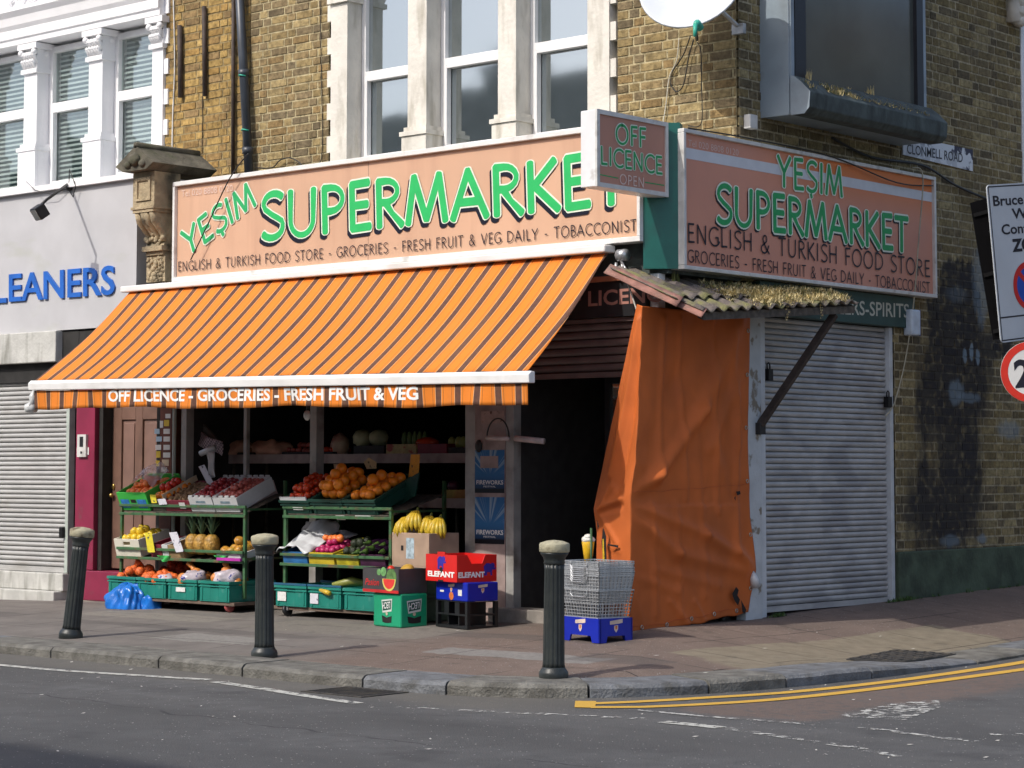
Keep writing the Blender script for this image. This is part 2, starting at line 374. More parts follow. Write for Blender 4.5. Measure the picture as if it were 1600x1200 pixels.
def pave_patch(t, g, c, nz):
    x, y, z = sep(t, g)
    xx = mth(t, 'ADD', x, mth(t, 'MULTIPLY', nz(1.2, 5, 0, 1), 1.6))
    f = mth(t, 'SUBTRACT', 1., smooth(t, xx, -1.1, .2))
    c = mixc(t, mth(t, 'MULTIPLY', f, .85), c, mixc(t, nz(3, 5, .3, .7), rgb((.14, .132, .122)), rgb((.215, .2, .184))))
    # paler repaired slabs
    for (cx, cy, rx, ry, col) in ((-2.6, -2.95, .55, .22, (.26, .25, .23)), (.15, -2.75, .75, .16, (.24, .235, .22)), (-4.6, -1.9, .9, .2, (.25, .23, .2)), (-2.2, -1.95, 1.0, .35, (.2, .185, .16))):
        dx = mth(t, 'ABSOLUTE', mth(t, 'DIVIDE', mth(t, 'SUBTRACT', x, cx), rx)); dy = mth(t, 'ABSOLUTE', mth(t, 'DIVIDE', mth(t, 'SUBTRACT', mth(t, 'ADD', y, mth(t, 'MULTIPLY', nz(4, 4, 0, 1), .16)), cy+.08), ry))
        f = mth(t, 'SUBTRACT', 1., smooth(t, mth(t, 'MAXIMUM', dx, dy), .93, 1.0))
        c = mixc(t, mth(t, 'MULTIPLY', f, .8), c, mixc(t, nz(30, 3, .3, .7), rgb(col, .8), rgb(col, 1.1)))
    # sandy mortar bed at the dropped kerb
    dx = mth(t, 'DIVIDE', mth(t, 'SUBTRACT', x, 1.3), .42); dy = mth(t, 'DIVIDE', mth(t, 'SUBTRACT', y, -.45), 1.75)
    f = mth(t, 'SUBTRACT', 1., smooth(t, mth(t, 'ADD', mth(t, 'MAXIMUM', mth(t, 'ABSOLUTE', dx), mth(t, 'ABSOLUTE', dy)), mth(t, 'MULTIPLY', nz(3, 4, 0, 1), .3)), 1.1, 1.16))
    c = mixc(t, mth(t, 'MULTIPLY', f, .75), c, mixc(t, nz(9, 4, .3, .7), rgb((.19, .165, .115)), rgb((.26, .23, .165))))
    # dark reinstatement strips and drip stains
    for (cx, cy, rx, ry) in ((-3.4, -2.55, 1.5, .1), (-.4, -1.9, .9, .14), (.9, -2.6, .35, .2), (-6.5, -2.4, .8, .16)):
        dx = mth(t, 'ABSOLUTE', mth(t, 'DIVIDE', mth(t, 'SUBTRACT', x, cx), rx)); dy = mth(t, 'ABSOLUTE', mth(t, 'DIVIDE', mth(t, 'SUBTRACT', mth(t, 'ADD', y, mth(t, 'MULTIPLY', nz(5, 4, 0, 1), .1)), cy+.05), ry))
        f = mth(t, 'SUBTRACT', 1., smooth(t, mth(t, 'MAXIMUM', dx, dy), .9, 1.02)); c = mixc(t, mth(t, 'MULTIPLY', f, .45), c, rgb((.085, .078, .075)))
    c = mixc(t, mth(t, 'MULTIPLY', nz(6, 3, .62, .7), .35), c, rgb((.06, .055, .05)))
    # slab joints, broken up
    for ax, per, off in ((x, .92, .3), (y, .61, .12)):
        mm = mth(t, 'MODULO', mth(t, 'ADD', ax, 92.+off), per)
        ln = mth(t, 'MULTIPLY', mth(t, 'LESS_THAN', mm, .012), nz(2.1, 4, .44, .52))
        c = mixc(t, mth(t, 'MULTIPLY', ln, .9), c, rgb((.035, .03, .028)))
    return c
PAVEM = asphalt('pavement_surface', (.19, .137, .112), (.36, .32, .28), pave_patch, (.7, 1.25))

mb = MB()
mb.add([(-300, -300, -.08), (300, -300, -.08), (300, 0, -.08), (-300, 0, -.08), (-300, 300, roadz(0, 300)), (300, 300, roadz(0, 300))], [(0, 1, 2, 3), (3, 2, 5, 4)])
tag(mb.build('road', ROADM), kind='structure')
KC = curve_pts(KERB, .12)
def knorm(i):
    d = (KC[min(i+1, len(KC)-1)]-KC[max(i-1, 0)]).normalized(); return Vector((-d.y, d.x))
KW = .4
inner = [KC[i]+knorm(i)*(KW-.05) for i in range(len(KC))]
mb = MB()
def anchor(p):
    if p.x < -.2: return Vector((p.x, min(-.5, -.5)))
    if p.y > -.4: return Vector((-.3, p.y))
    return Vector((-.3, -.5))
NS = 24
vs = []
for p in inner:
    a = anchor(p)
    for j in range(NS+1):
        q = p.lerp(a, j/NS); z = pave(q.x, q.y)+.006*mnoise.noise(Vector((q.x*1.1, q.y*1.6, 0)))
        vs.append((q.x, q.y, z-(.03 if j == 0 else .002)))
mb.add(vs, [(i*(NS+1)+j, (i+1)*(NS+1)+j, (i+1)*(NS+1)+j+1, i*(NS+1)+j+1) for i in range(len(inner)-1) for j in range(NS)])
mb.smooth = True
tag(mb.build('pavement', PAVEM), kind='structure')
# kerb stones: granite blocks with open joints
GRAN = mat('kerb_granite', (.165, .16, .142), .85, .25, 9, .8, 60, dirt=(.085, .08, .068), dscale=7, dlo=.45, dhi=.72)
GRANB = mat('kerb_granite_blue', (.15, .158, .168), .8, .25, 9, .7, 60, dirt=(.08, .078, .07), dscale=7, dlo=.5, dhi=.75)
mb = MB(); acc = 0.; start = 0; blk = 0
def kstone(i0, i1, mi):
    idx = list(range(i0, i1+1)); mb.m = mi; rows = []
    rj = random.uniform(-.004, .004)
    for k, i in enumerate(idx):
        o = KC[i]; n = knorm(i); d = (KC[min(i+1, len(KC)-1)]-KC[max(i-1, 0)]).normalized()
        sh = .008 if k == 0 else (-.008 if k == len(idx)-1 else 0)
        o = o+d*sh+n*(.012*mnoise.noise(Vector((o.x*3, o.y*3, 1)))); zt = ktop(o.x, o.y)+rj+.003*mnoise.noise(Vector((o.x*5, o.y*5, 3))); zr = roadz(o.x, o.y)-.05
        e = o-n*.012
        rows.append([(e.x, e.y, zr), (e.x, e.y, lerp(zr, zt, .8)), (o.x+n.x*.008, o.y+n.y*.008, zt-.006), (o.x+n.x*.03, o.y+n.y*.03, zt), (o.x+n.x*(KW-.005), o.y+n.y*(KW-.005), zt+.003), (o.x+n.x*KW, o.y+n.y*KW, zr)])
    m = len(rows[0]); fs = [(a*m+b, (a+1)*m+b, (a+1)*m+b+1, a*m+b+1) for a in range(len(rows)-1) for b in range(m-1)]
    fs += [tuple(range(m)), tuple((len(rows)-1)*m+b for b in range(m-1, -1, -1))]
    mb.add([p for r in rows for p in r], fs)
for i in range(1, len(KC)):
    acc += (KC[i]-KC[i-1]).length
    tgt = [1.35, .95, 1.2, .8, 1.05, 1.4, .75][blk % 7]
    if KC[i].x > .6: tgt = [.75, .55, .85][blk % 3]
    if acc > tgt: kstone(start, i, 1 if (KC[i].x > .4 and blk % 2) or blk % 5 == 4 else 0); start = i; acc = 0; blk += 1
tag(mb.build('kerb', [GRAN, GRANB]), kind='structure')
# painted lines
def worn(name, col, lo, hi):
    m, t, b = newmat(name)
    g = N(t, 'ShaderNodeNewGeometry')
    n = N(t, 'ShaderNodeTexNoise'); n.inputs['Scale'].default_value = 16; n.inputs['Detail'].default_value = 8; n.inputs['Roughness'].default_value = .7; L(t, g.outputs['Position'], n.inputs['Vector'])
    f = smooth(t, n.outputs[0], lo, hi)
    n2 = N(t, 'ShaderNodeTexNoise'); n2.inputs['Scale'].default_value = 70; L(t, g.outputs['Position'], n2.inputs['Vector'])
    cc = mixc(t, n2.outputs[0], rgb(col, .8), rgb(col, 1.1))
    L(t, cc, b.inputs['Base Color']); b.inputs['Roughness'].default_value = .8; L(t, f, b.inputs['Alpha'])
    return m
PW = worn('worn_white_paint', (.5, .5, .46), .4, .5); PWX = worn('scuffed_white_paint', (.5, .5, .47), .5, .58); PY = worn('yellow_line_paint', (.6, .36, .055), .27, .35)
def stripe(mb, P, wd, dz=.004):
    Q = curve_pts(P, .12); vs = []
    for i, q in enumerate(Q):
        d = (Q[min(i+1, len(Q)-1)]-Q[max(i-1, 0)]).normalized(); n = Vector((-d.y, d.x))
        j = .006*mnoise.noise(Vector((q.x*9, q.y*9, 0)))
        for sgn in (1, -1):
            e = q+n*(wd/2*sgn+j); vs.append((e.x, e.y, roadz(e.x, e.y)+dz))
    mb.add(vs, [(2*i+1, 2*i+3, 2*i+2, 2*i) for i in range(len(Q)-1)])
mb = MB()
stripe(mb, [(-40, -4.75), (-12, -4.72), (-5, -4.69), (-2.86, -4.66), (-2.19, -4.62), (-1.62, -4.52), (-1.0, -4.4)], .085)
stripe(mb, [(-.87, -4.46), (-.4, -4.54), (.14, -4.66), (.72, -4.76)], .085)
mb.m = 1
stripe(mb, [(1.01, -4.74), (1.34, -4.66), (1.69, -4.53), (2.44, -4.27)], .07)
stripe(mb, [(2.07, -3.96), (2.59, -3.97), (2.97, -3.93), (3.3, -3.91)], .05)
stripe(mb, [(2.95, -4.33), (3.34, -4.43), (3.96, -4.59), (4.26, -4.73)], .07)
stripe(mb, [(3.5, -3.88), (3.64, -3.86), (3.92, -3.93), (4.27, -3.98)], .06)
stripe(mb, [(4.15, -3.66), (4.5, -3.4)], .09)
mb.m = 0
stripe(mb, [(2.58, -4.33), (2.8, -4.33), (2.97, -4.34)], .1)
mb.m = 1
mb.add([(3.12, -3.5, -.076), (3.5, -3.4, -.076), (3.3, -2.69, -.076), (3.1, -2.38, -.076), (3.0, -2.7, -.076)], [(0, 1, 2, 3, 4)])
tag(mb.build('white_road_marking', [PW, PWX]), kind='structure')
mb = MB()
stripe(mb, [(1.68, -3.93), (1.86, -3.61), (2.01, -3.19), (2.16, -2.75), (2.25, -2.2), (2.29, -1.5), (2.28, -.7), (2.24, .4), (2.2, 3), (2.2, 12)], .1)
stripe(mb, [(1.84, -4.03), (2.05, -3.82), (2.23, -3.45), (2.36, -3.05), (2.44, -2.5), (2.48, -1.8), (2.5, -1.1), (2.5, -.2), (2.44, 3), (2.42, 12)], .1)
mb.add([(1.56, -3.83, -.0758), (1.78, -4.1, -.0758), (1.88, -4.04, -.0758), (1.66, -3.76, -.0758)], [(0, 1, 2, 3)])
tag(mb.build('yellow_double_line', PY), kind='structure')

# ================================================================== BRICKS
BRM, t, b = newmat('stock_brick')
at = N(t, 'ShaderNodeVertexColor', layer_name='col')
g = N(t, 'ShaderNodeNewGeometry')
def wn(scale, det, lo, hi):
    n = N(t, 'ShaderNodeTexNoise'); n.inputs['Scale'].default_value = scale; n.inputs['Detail'].default_value = det; L(t, g.outputs['Position'], n.inputs['Vector'])
    r = N(t, 'ShaderNodeMapRange'); r.inputs[1].default_value = lo; r.inputs[2].default_value = hi; L(t, n.outputs[0], r.inputs[0]); return r.outputs[0]
dk = N(t, 'ShaderNodeMix', data_type='RGBA', blend_type='MULTIPLY'); dk.inputs[0].default_value = 1
L(t, at.outputs[0], dk.inputs[6]); L(t, mixc(t, wn(28, 6, .3, .7), (.55, .53, .5, 1), (1.2, 1.18, 1.12, 1)), dk.inputs[7])
c = mixc(t, mth(t, 'MULTIPLY', wn(55, 3, .63, .72), .75), dk.outputs[2], (.035, .03, .025, 1))
c = mixc(t, mth(t, 'MULTIPLY', wn(1.3, 5, .5, .75), .35), c, (.07, .06, .045, 1))
L(t, c, b.inputs['Base Color']); b.inputs['Roughness'].default_value = .9; b.inputs['Specular IOR Level'].default_value = .2
bp = N(t, 'ShaderNodeBump'); bp.inputs['Strength'].default_value = .7; bp.inputs['Distance'].default_value = .006
L(t, wn(70, 6, .2, .8), bp.inputs['Height']); L(t, bp.outputs[0], b.inputs['Normal'])
def painted_wall(name, src):
    """same brick with the spray-painted hooded figure that covers the side wall"""
    m = src.copy(); m.name = name; t = m.node_tree; b = t.nodes['Principled BSDF']
    base = b.inputs['Base Color'].links[0].from_socket
    g = N(t, 'ShaderNodeNewGeometry'); x, y, z = sep(t, g)
    n = N(t, 'ShaderNodeTexNoise'); n.inputs['Scale'].default_value = 5; n.inputs['Detail'].default_value = 7; mp_ = N(t, 'ShaderNodeMapping'); mp_.inputs['Scale'].default_value = (2.2, 2.2, .7); L(t, g.outputs['Position'], mp_.inputs[0]); L(t, mp_.outputs[0], n.inputs['Vector'])
    n3 = N(t, 'ShaderNodeTexNoise'); n3.inputs['Scale'].default_value = 14; n3.inputs['Detail'].default_value = 5; L(t, g.outputs['Position'], n3.inputs['Vector'])
    nn = mth(t, 'MULTIPLY', mth(t, 'SUBTRACT', n.outputs[0], .5), 1.1)
    def ell(px, py, rx, ry, soft):
        p = pX(px, py, 0)
        e = pX(px+rx, py, 0); ry_ = (pX(px, py-ry, 0)-p).z; rx_ = e.y-p.y
        dx = mth(t, 'DIVIDE', mth(t, 'SUBTRACT', y, p.y), rx_); dz = mth(t, 'DIVIDE', mth(t, 'SUBTRACT', z, p.z), ry_)
        d = mth(t, 'ADD', mth(t, 'SQRT', mth(t, 'ADD', mth(t, 'MULTIPLY', dx, dx), mth(t, 'MULTIPLY', dz, dz))), nn)
        return mth(t, 'SUBTRACT', 1., smooth(t, d, 1-soft, 1+soft))
    f = None
    for e in ((1496, 455, 30, 52, .12), (1490, 520, 42, 85, .14), (1478, 600, 45, 100, .3), (1505, 580, 40, 90, .25), (1535, 540, 50, 22, .25), (1496, 740, 38, 120, .25), (1470, 800, 55, 70, .45), (1442, 640, 14, 60, .4), (1440, 780, 12, 80, .4)):
        q = ell(*e); f = q if f is None else mth(t, 'MAXIMUM', f, q)
    c = mixc(t, mth(t, 'MULTIPLY', f, mth(t, 'MULTIPLY', smooth(t, n3.outputs[0], .2, .5), .88)), base, (.02, .021, .028, 1))
    for e in ((1492, 460, 15, 12, .5, .25), (1530, 445, 12, 62, .3, .5), (1490, 613, 12, 18, .3, .6), (1512, 622, 16, 8, .3, .5), (1575, 672, 18, 14, .4, .5), (1482, 845, 14, 9, .4, .5), (1532, 842, 7, 7, .4, .6), (1505, 556, 3, 11, .2, .8), (1515, 550, 3, 13, .2, .9), (1525, 558, 3, 12, .2, .8)):
        c = mixc(t, mth(t, 'MULTIPLY', ell(*e[:5]), e[5]), c, (.2, .26, .31, 1))
    L(t, c, b.inputs['Base Color']); return m
PAINTM = painted_wall('painted_stock_brick', BRM)

def bricks(mb, ax, u0, u1, z0, z1, plane, out, pal, holes=(), depth=.02, mortar=(.3, .24, .13), seed=1, mkeep=None):
    """Flemish bond laid brick by brick; ax 'x' = wall in XZ at y=plane, 'y' = wall in YZ at x=plane; out = sign of outward"""
    rnd = random.Random(seed)
    def P(u, z, d): return (u, plane+out*d, z) if ax == 'x' else (plane+out*d, u, z)
    H, S, HD, J = .075, .215, .1025, .011
    flip = (ax == 'x' and out > 0) or (ax == 'y' and out < 0)
    def face(a): return tuple(reversed(a)) if flip else a
    row = 0; z = z0
    while z < z1-.01:
        u = u0-(.16*(row % 2))-.05; k = row
        while u < u1:
            w = S if k % 2 == 0 else HD
            a, b_ = max(u, u0), min(u+w, u1); u += w+J; k += 1
            segs = [(a, b_)]
            for (h0, h1, g0, g1) in holes:
                if z+H*.5 > g0 and z+H*.5 < g1:
                    ns = []
                    for s0, s1 in segs:
                        if h1 <= s0 or h0 >= s1: ns.append((s0, s1)); continue
                        if h0 > s0: ns.append((s0, h0))
                        if h1 < s1: ns.append((h1, s1))
                    segs = ns
            for s0, s1 in segs:
                if s1-s0 < .02: continue
                c = rnd.choice(pal); kk = rnd.uniform(.78, 1.15); mb.col = tuple(clamp(v*kk) for v in c)
                d = depth+rnd.uniform(-.003, .003); zz0 = z+J*.5+rnd.uniform(-.0015, .0015); zz1 = z+H-J*.5+rnd.uniform(-.0015, .0015); s0 += rnd.uniform(0, .003); s1 -= rnd.uniform(0, .003)
                e = .003
                vs = [P(s0, zz0, 0), P(s1, zz0, 0), P(s1, zz1, 0), P(s0, zz1, 0), P(s0+e, zz0+e, d), P(s1-e, zz0+e, d), P(s1-e, zz1-e, d), P(s0+e, zz1-e, d)]
                mb.add(vs, [face(f) for f in ((4, 5, 6, 7), (0, 1, 5, 4), (1, 2, 6, 5), (2, 3, 7, 6), (3, 0, 4, 7))])
        z += H; row += 1
    # mortar sheet, cut round the openings
    us = sorted({u0, u1}|{clamp(h, u0, u1) for q in holes for h in q[:2]}); zs = sorted({z0, z1}|{clamp(h, z0, z1) for q in holes for h in q[2:]})
    mb.col = mortar
    for a, b_ in zip(us, us[1:]):
        for c0, c1 in zip(zs, zs[1:]):
            mu, mz = (a+b_)/2, (c0+c1)/2
            if any(h[0] < mu < h[1] and h[2] < mz < h[3] for h in holes): continue
            mb.add([P(a, c0, .0145), P(b_, c0, .0145), P(b_, c1, .0145), P(a, c1, .0145)], [face((0, 1, 2, 3))])
    mb.col = None
YEL = [(.42, .29, .11), (.39, .265, .1), (.36, .245, .09), (.45, .32, .13), (.31, .205, .085), (.39, .25, .09), (.28, .195, .095)]
GRY = [(.31, .235, .115), (.28, .21, .11), (.24, .185, .105), (.35, .27, .135), (.2, .16, .1), (.3, .21, .1), (.37, .29, .15), (.25, .195, .115)]
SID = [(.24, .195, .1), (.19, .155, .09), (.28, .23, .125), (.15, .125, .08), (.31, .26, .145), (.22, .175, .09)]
# ================================================================== CORNER BUILDING
bl = thing('corner_building', 'yellow brick corner building with a supermarket on its ground floor', 'building', (-3, 0, .1))
XL = -6.83
WX = [(pY(a, 160, -.05).x, pY(b_, 160, -.05).x) for a, b_ in ((516.5, 542), (637, 666), (778, 806), (918, 952))]
mb = MB()
QX0, QX1 = WX[0][0]-.06, WX[3][1]+.06
quo = [(QX0, QX1, 3.6, 6.9)]
bricks(mb, 'x', XL, -5.6, 3.6, 7.6, 0, -1, YEL, quo, seed=2)
bricks(mb, 'x', -5.6+.011, 0, 3.6, 7.6, 0, -1, GRY, quo, seed=3, mortar=(.47, .41, .26))
mb.col = (.2, .15, .08)
mb.box((XL, .02, 2.4), (QX0, .25, 7.6)).box((QX1, .02, 2.4), (-.02, .25, 7.6)).box((QX0, .02, 6.9), (QX1, .25, 7.6)).box((QX0, .02, 2.4), (QX1, .25, 3.6))
mb.build('front_wall', BRM, bl)
mb = MB()
SH0, SH1 = .30, 2.12
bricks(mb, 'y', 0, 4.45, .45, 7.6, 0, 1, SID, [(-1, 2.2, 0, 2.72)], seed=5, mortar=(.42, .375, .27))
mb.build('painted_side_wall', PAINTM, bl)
mb = MB(); mb.col = (.1, .09, .07)
mb.box((-.24, .25, 2.75), (-.01, 4.45, 7.6)).box((-.24, 2.2, -.1), (-.01, 4.45, 2.75)).box((XL, 4.4, 0), (-.25, 4.5, 7.6)).box((XL, .26, 7.5), (-.25, 4.39, 7.58)).box((XL-.0, .26, 0), (XL+.05, 4.39, 7.49))
mb.build('inner_wall', BRM, bl)
PLM = mat('mossy_render', (.06, .085, .055), .9, .3, 5, .5, 30, dirt=(.03, .04, .028), dscale=4)
mb = MB(); mb.box((-.01, 2.2, -.1), (.045, 4.45, .58)); mb.build('rendered_plinth', PLM, bl, bevel=.012)

# --- stone window surround with three sash windows
GLASS, t, b = newmat('window_glass')
b.inputs['Base Color'].default_value = (.05, .062, .066, 1); b.inputs['Roughness'].default_value = .03; b.inputs['Specular IOR Level'].default_value = 1.0
bp = N(t, 'ShaderNodeBump'); bp.inputs['Strength'].default_value = .025; bp.inputs['Distance'].default_value = .04
L(t, noise_fac(t, 1.4, 2, lo=0, hi=1), bp.inputs['Height']); L(t, bp.outputs[0], b.inputs['Normal'])
gl = N(t, 'ShaderNodeBsdfGlossy'); gl.inputs['Color'].default_value = (.8, .86, .86, 1); gl.inputs['Roughness'].default_value = .05; L(t, bp.outputs[0], gl.inputs['Normal'])
mx = N(t, 'ShaderNodeMixShader'); mx.inputs[0].default_value = .4; L(t, b.outputs[0], mx.inputs[1]); L(t, gl.outputs[0], mx.inputs[2]); L(t, mx.outputs[0], t.nodes['Material Output'].inputs[0])
def stone_pilaster(x0, x1, base, quoins=0, parent=bl, M=STONE, zb=3.7, zc=5.47, ztop=6.9, y0=-.05, capw=.05, name='stone_pilaster', deep=.2, orn=True):
    mb = MB(); mb.box((x0, y0, zb), (x1, deep, zc-.001))
    if base:
        mb.box((x0-.035, y0-.04, zb), (x1+.035, y0-.0015, zb+.46)); mb.box((x0-.035, y0, zb), (x0-.0015, deep-.02, zb+.46)); mb.box((x1+.0015, y0, zb), (x1+.035, deep-.02, zb+.46))
        mb.box((x0-.05, y0-.055, zb+.4615), (x1+.05, deep-.025, zb+.50)); mb.box((x0-.022, y0-.026, zb+.5015), (x1+.022, deep-.025, zb+.54))
    if quoins:
        for k in range(7):
            z = zb+.12+k*.3
            xa, xb = (x0-.06, x0-.0015) if quoins < 0 else (x1+.0015, x1+.06)
            mb.box((xa, y0+.012, z), (xb, .1, z+.15))
    mb.box((x0-capw*.5, y0-.03, zc), (x1+capw*.5, deep-.02, zc+.045))
    mb.box((x0-.01, y0-.012, zc+.046), (x1+.01, deep-.02, zc+.25))
    mb.box((x0-capw, y0-.06, zc+.251), (x1+capw, deep-.02, zc+.31))
    mb.box((x0, y0, zc+.311), (x1, deep, ztop))
    mb.smooth = True
    if orn:
        for sx in (x0, x1):
            mb.ball((sx, y0-.045, zc+.215), (.035, .035, .035), 8, 6); mb.ball((sx, y0+.1, zc+.215), (.035, .035, .035), 8, 6)
        n = 5
        for k in range(n):
            u = lerp(x0+.02, x1-.02, k/(n-1))
            mb.tube([(u, y0-.012, zc+.05), (u, y0-.03, zc+.1), (u, y0-.055, zc+.125), (u, y0-.06, zc+.11)], [.018, .024, .02, .01], 6)
            mb.tube([(u+.02, y0-.012, zc+.1), (u+.02, y0-.03, zc+.165), (u+.02, y0-.06, zc+.19), (u+.02, y0-.062, zc+.175)], [.014, .02, .018, .01], 6)
        for k in range(n-1):
            u = lerp(x0+.04, x1-.04, k/(n-2)); mb.ball((u, y0-.03, zc+.2), (.022, .03, .026), 7, 5)
    return mb.build(name, M, parent, bevel=0)
for i, (a, b_) in enumerate(WX):
    stone_pilaster(a, b_, i in (1, 2), -1 if i == 0 else (1 if i == 3 else 0))
mb = MB(); mb.box((QX0, -.07, 3.86), (QX1, .2, 3.985)); mb.build('window_sill', STONE, bl, bevel=.01)
mb = MB(); mb.box((QX0, -.06, 6.9005), (QX1, .2, 7.15)); mb.build('window_lintel', STONE, bl, bevel=.01)
FLIES = mat('flyposter_strip', (.02, .018, .05), .6, .3, 30, dirt=(.55, .55, .53), dscale=14, dlo=.52, dhi=.56)
def bar(mb, x0, x1, z0, z1, y0, y1): mb.box((x0, y0, z0), (x1, y1, z1))
def sash(x0, x1, z0, zm, z1, y, parent, glass=GLASS, fr=UPVC, open_lower=True, fw=.05):
    f = MB()
    f.box((x0, y, z0), (x0+fw, y+.07, z1)).box((x1-fw, y, z0), (x1, y+.07, z1))
    f.box((x0+fw, y, z0), (x1-fw, y+.07, z0+fw)).box((x0+fw, y, z1-fw), (x1-fw, y+.07, z1)).box((x0+fw, y-.004, zm), (x1-fw, y+.07, zm+fw*1.1))
    # opening leaf below
    a, b_, c_, d_ = x0+fw+.003, x1-fw-.003, z0+fw+.003, zm-.003
    f.box((a, y-.018, c_), (a+.035, y+.04, d_)).box((b_-.035, y-.018, c_), (b_, y+.04, d_)).box((a+.035, y-.018, c_), (b_-.035, y+.04, c_+.035)).box((a+.035, y-.018, d_-.035), (b_-.035, y+.04, d_))
    win = f.build('window', fr, parent, bevel=.004)
    p = MB(); p.box((x0+fw*.6, y+.045, z0+fw*.6), (x1-fw*.6, y+.051, zm+.02)); p.box((x0+fw*.6, y+.045, zm+.022), (x1-fw*.6, y+.051, z1-fw*.6)); p.build('pane', glass, win)
    return win
for (a, b_), (c_, d_) in zip(WX, WX[1:]): sash(b_+.003, c_-.003, 3.99, 4.79, 6.895, .13, bl)

# --- bay window on the side street
BAYG = mat('bay_blue_grey_paint', (.27, .33, .38), .45, .08, 4, dirt=(.16, .18, .19), dscale=3)
BDK = mat('bay_black_frame', (.012, .013, .018), .4, .2)
ba, bb, bz0, bz1, bxo = .29, 2.3, 4.0, 7.0, .3
mb = MB()
mb.box((0.005, ba, bz0), (bxo, ba+.05, bz1)).box((.005, bb-.05, bz0), (bxo, bb, bz1)).box((.005, ba+.05, bz1-.1), (bxo, bb-.05, bz1)).box((.005, ba+.05, bz0), (bxo, bb-.05, bz0+.1))
mb.box((.005, ba-.012, bz0-.01), (bxo-.012, ba-.001, bz1))
bay = mb.build('bay_window', BAYG, bl, bevel=.006)
mb = MB()
y0, y1, z0 = ba+.052, bb-.052, bz0+.102
mb.box((bxo-.06, y0, z0), (bxo+.004, y0+.15, bz1-.1)).box((bxo-.06, y1-.1, z0), (bxo+.004, y1, bz1-.1)).box((bxo-.06, y0+.15, z0), (bxo+.004, y1-.1, z0+.16))
mb.build('dark_frame', BDK, bay)
mb = MB(); mb.box((bxo-.05, y0+.13, z0+.14), (bxo-.03, y1-.08, bz1-.1)); BPG = mat('dusty_dark_glass', (.07, .08, .075), .16, .2, 1.5, spec=1.)
mb.build('bay_pane', BPG, bay)
LEAD = mat('weathered_lead', (.06, .078, .075), .65, .3, 8, .3, 20, dirt=(.025, .032, .03), dscale=4, dstretch=(3, 3, .6))
mb = MB()
prof = [(.307, 3.985), (.43, 3.985), (.475, 4.03), (.485, 4.15), (.40, 4.235), (.33, 4.29), (.307, 4.29)]
mb.prism([(x, ba-.014, z) for x, z in prof], (0, bb-ba+.04, 0))
mb.build('bay_sill', LEAD, bay, bevel=.008)
mb = MB(); mb.prism([(x, ba-.02, z) for x, z in prof], (0, .0055, 0)); mb.build('sill_end', BAYG, bay)
# dry moss and weeds on that sill
MOSS = mat('dry_moss', (.48, .4, .2), .95, .35, 30); MOSSG = mat('green_moss', (.14, .15, .05), .95, .35, 30)
def tuft(mb, c, h, sp, n, nrm=(0, 0, 1), wd=.003):
    for _ in range(n):
        a = random.uniform(0, 6.28); d = Vector((math.cos(a)*sp, math.sin(a)*sp, 0)); b0 = Vector(c)+Vector((random.uniform(-sp, sp)*.6, random.uniform(-sp, sp)*.6, 0))
        tip = b0+d*random.uniform(.3, 1.2)+Vector((0, 0, h*random.uniform(.4, 1))); s_ = Vector((-d.y, d.x, 0)).normalized()*wd
        mid = b0.lerp(tip, .55)+Vector((0, 0, h*.12))
        mb.add([b0-s_, b0+s_, mid+s_*.7, mid-s_*.7, tip], [(0, 1, 2, 3), (3, 2, 4)])
mb = MB()
for k in range(600):
    y = random.uniform(ba+.03, bb-.25); x = lerp(.34, .45, random.random()); z = lerp(4.265, 4.17, (x-.32)/.14)
    if mnoise.noise(Vector((y*3, 1, 0))) < -.25: continue
    mb.m = 0 if random.random() < .8 else 1
    tuft(mb, (x, y, z), .045 if y < .95 else .022, .03, 6 if y < .95 else 4)
for (y, h) in ((ba+.2, .14), (ba+1.05, .1), (ba+1.1, .12), (ba+.75, .06)): tuft(mb, (.33, y, 4.25), h, .025, 18, wd=.004)
mb.build('sill_moss', [MOSS, MOSSG], bay)

# --- window beyond, at the end of the side wall
mb = MB(); mb.box((-.2, 4.452, -.1), (-.02, 12, 1.45)).box((-.2, 4.452, 2.35), (-.02, 12, 3.85)).box((-.2, 5.75, 1.45), (-.02, 12, 2.35)).box((-.2, 4.452, 5.75), (-.02, 12, 7.6)).box((-.2, 5.75, 3.85), (-.02, 12, 5.75))
mb.col = (.16, .13, .1); mb.fc = [(.16, .12, .09)]*len(mb.fc); mb.build('rear_wing_wall', BRM, bl)
for z0, z1, zm in ((1.47, 2.34, 1.95), (3.87, 5.74, 4.75)):
    mb = MB(); mb.box((-.1, 4.47, z0), (.02, 4.53, z1)).box((-.1, 5.68, z0), (.02, 5.74, z1)).box((-.1, 4.53, z0), (.02, 5.68, z0+.06)).box((-.1, 4.53, z1-.06), (.02, 5.68, z1)).box((-.1, 4.53, zm), (.015, 5.68, zm+.07))
    wn_ = mb.build('window', UPVC, bl, bevel=.004)
    mb = MB(); mb.box((-.06, 4.5, z0+.03), (-.05, 5.7, z1-.03)); mb.build('pane', GLASS, wn_)
    mb = MB(); mb.box((-.1, 4.456, z0-.1), (.1, 5.8, z0-.002)); mb.build('sill', STONE, wn_, bevel=.008)
mb = MB(); mb.box((.001, 3.95, 5.63), (.25, 6, 5.73)); mb.build('bay_soffit', WHITE, bl, bevel=.01)
mb = MB(); mb.smooth = True; mb.box((.001, 4.2, 5.36), (.14, 4.4, 5.629)); mb.ball((.15, 4.3, 5.55), (.05, .1, .06), 10, 8, jit=.3); mb.ball((.14, 4.28, 5.46), (.04, .07, .05), 10, 8, jit=.3); mb.ball((.1, 4.3, 5.37), (.07, .08, .05), 10, 8, jit=.2)
mb.build('carved_bracket', STONE, bl)

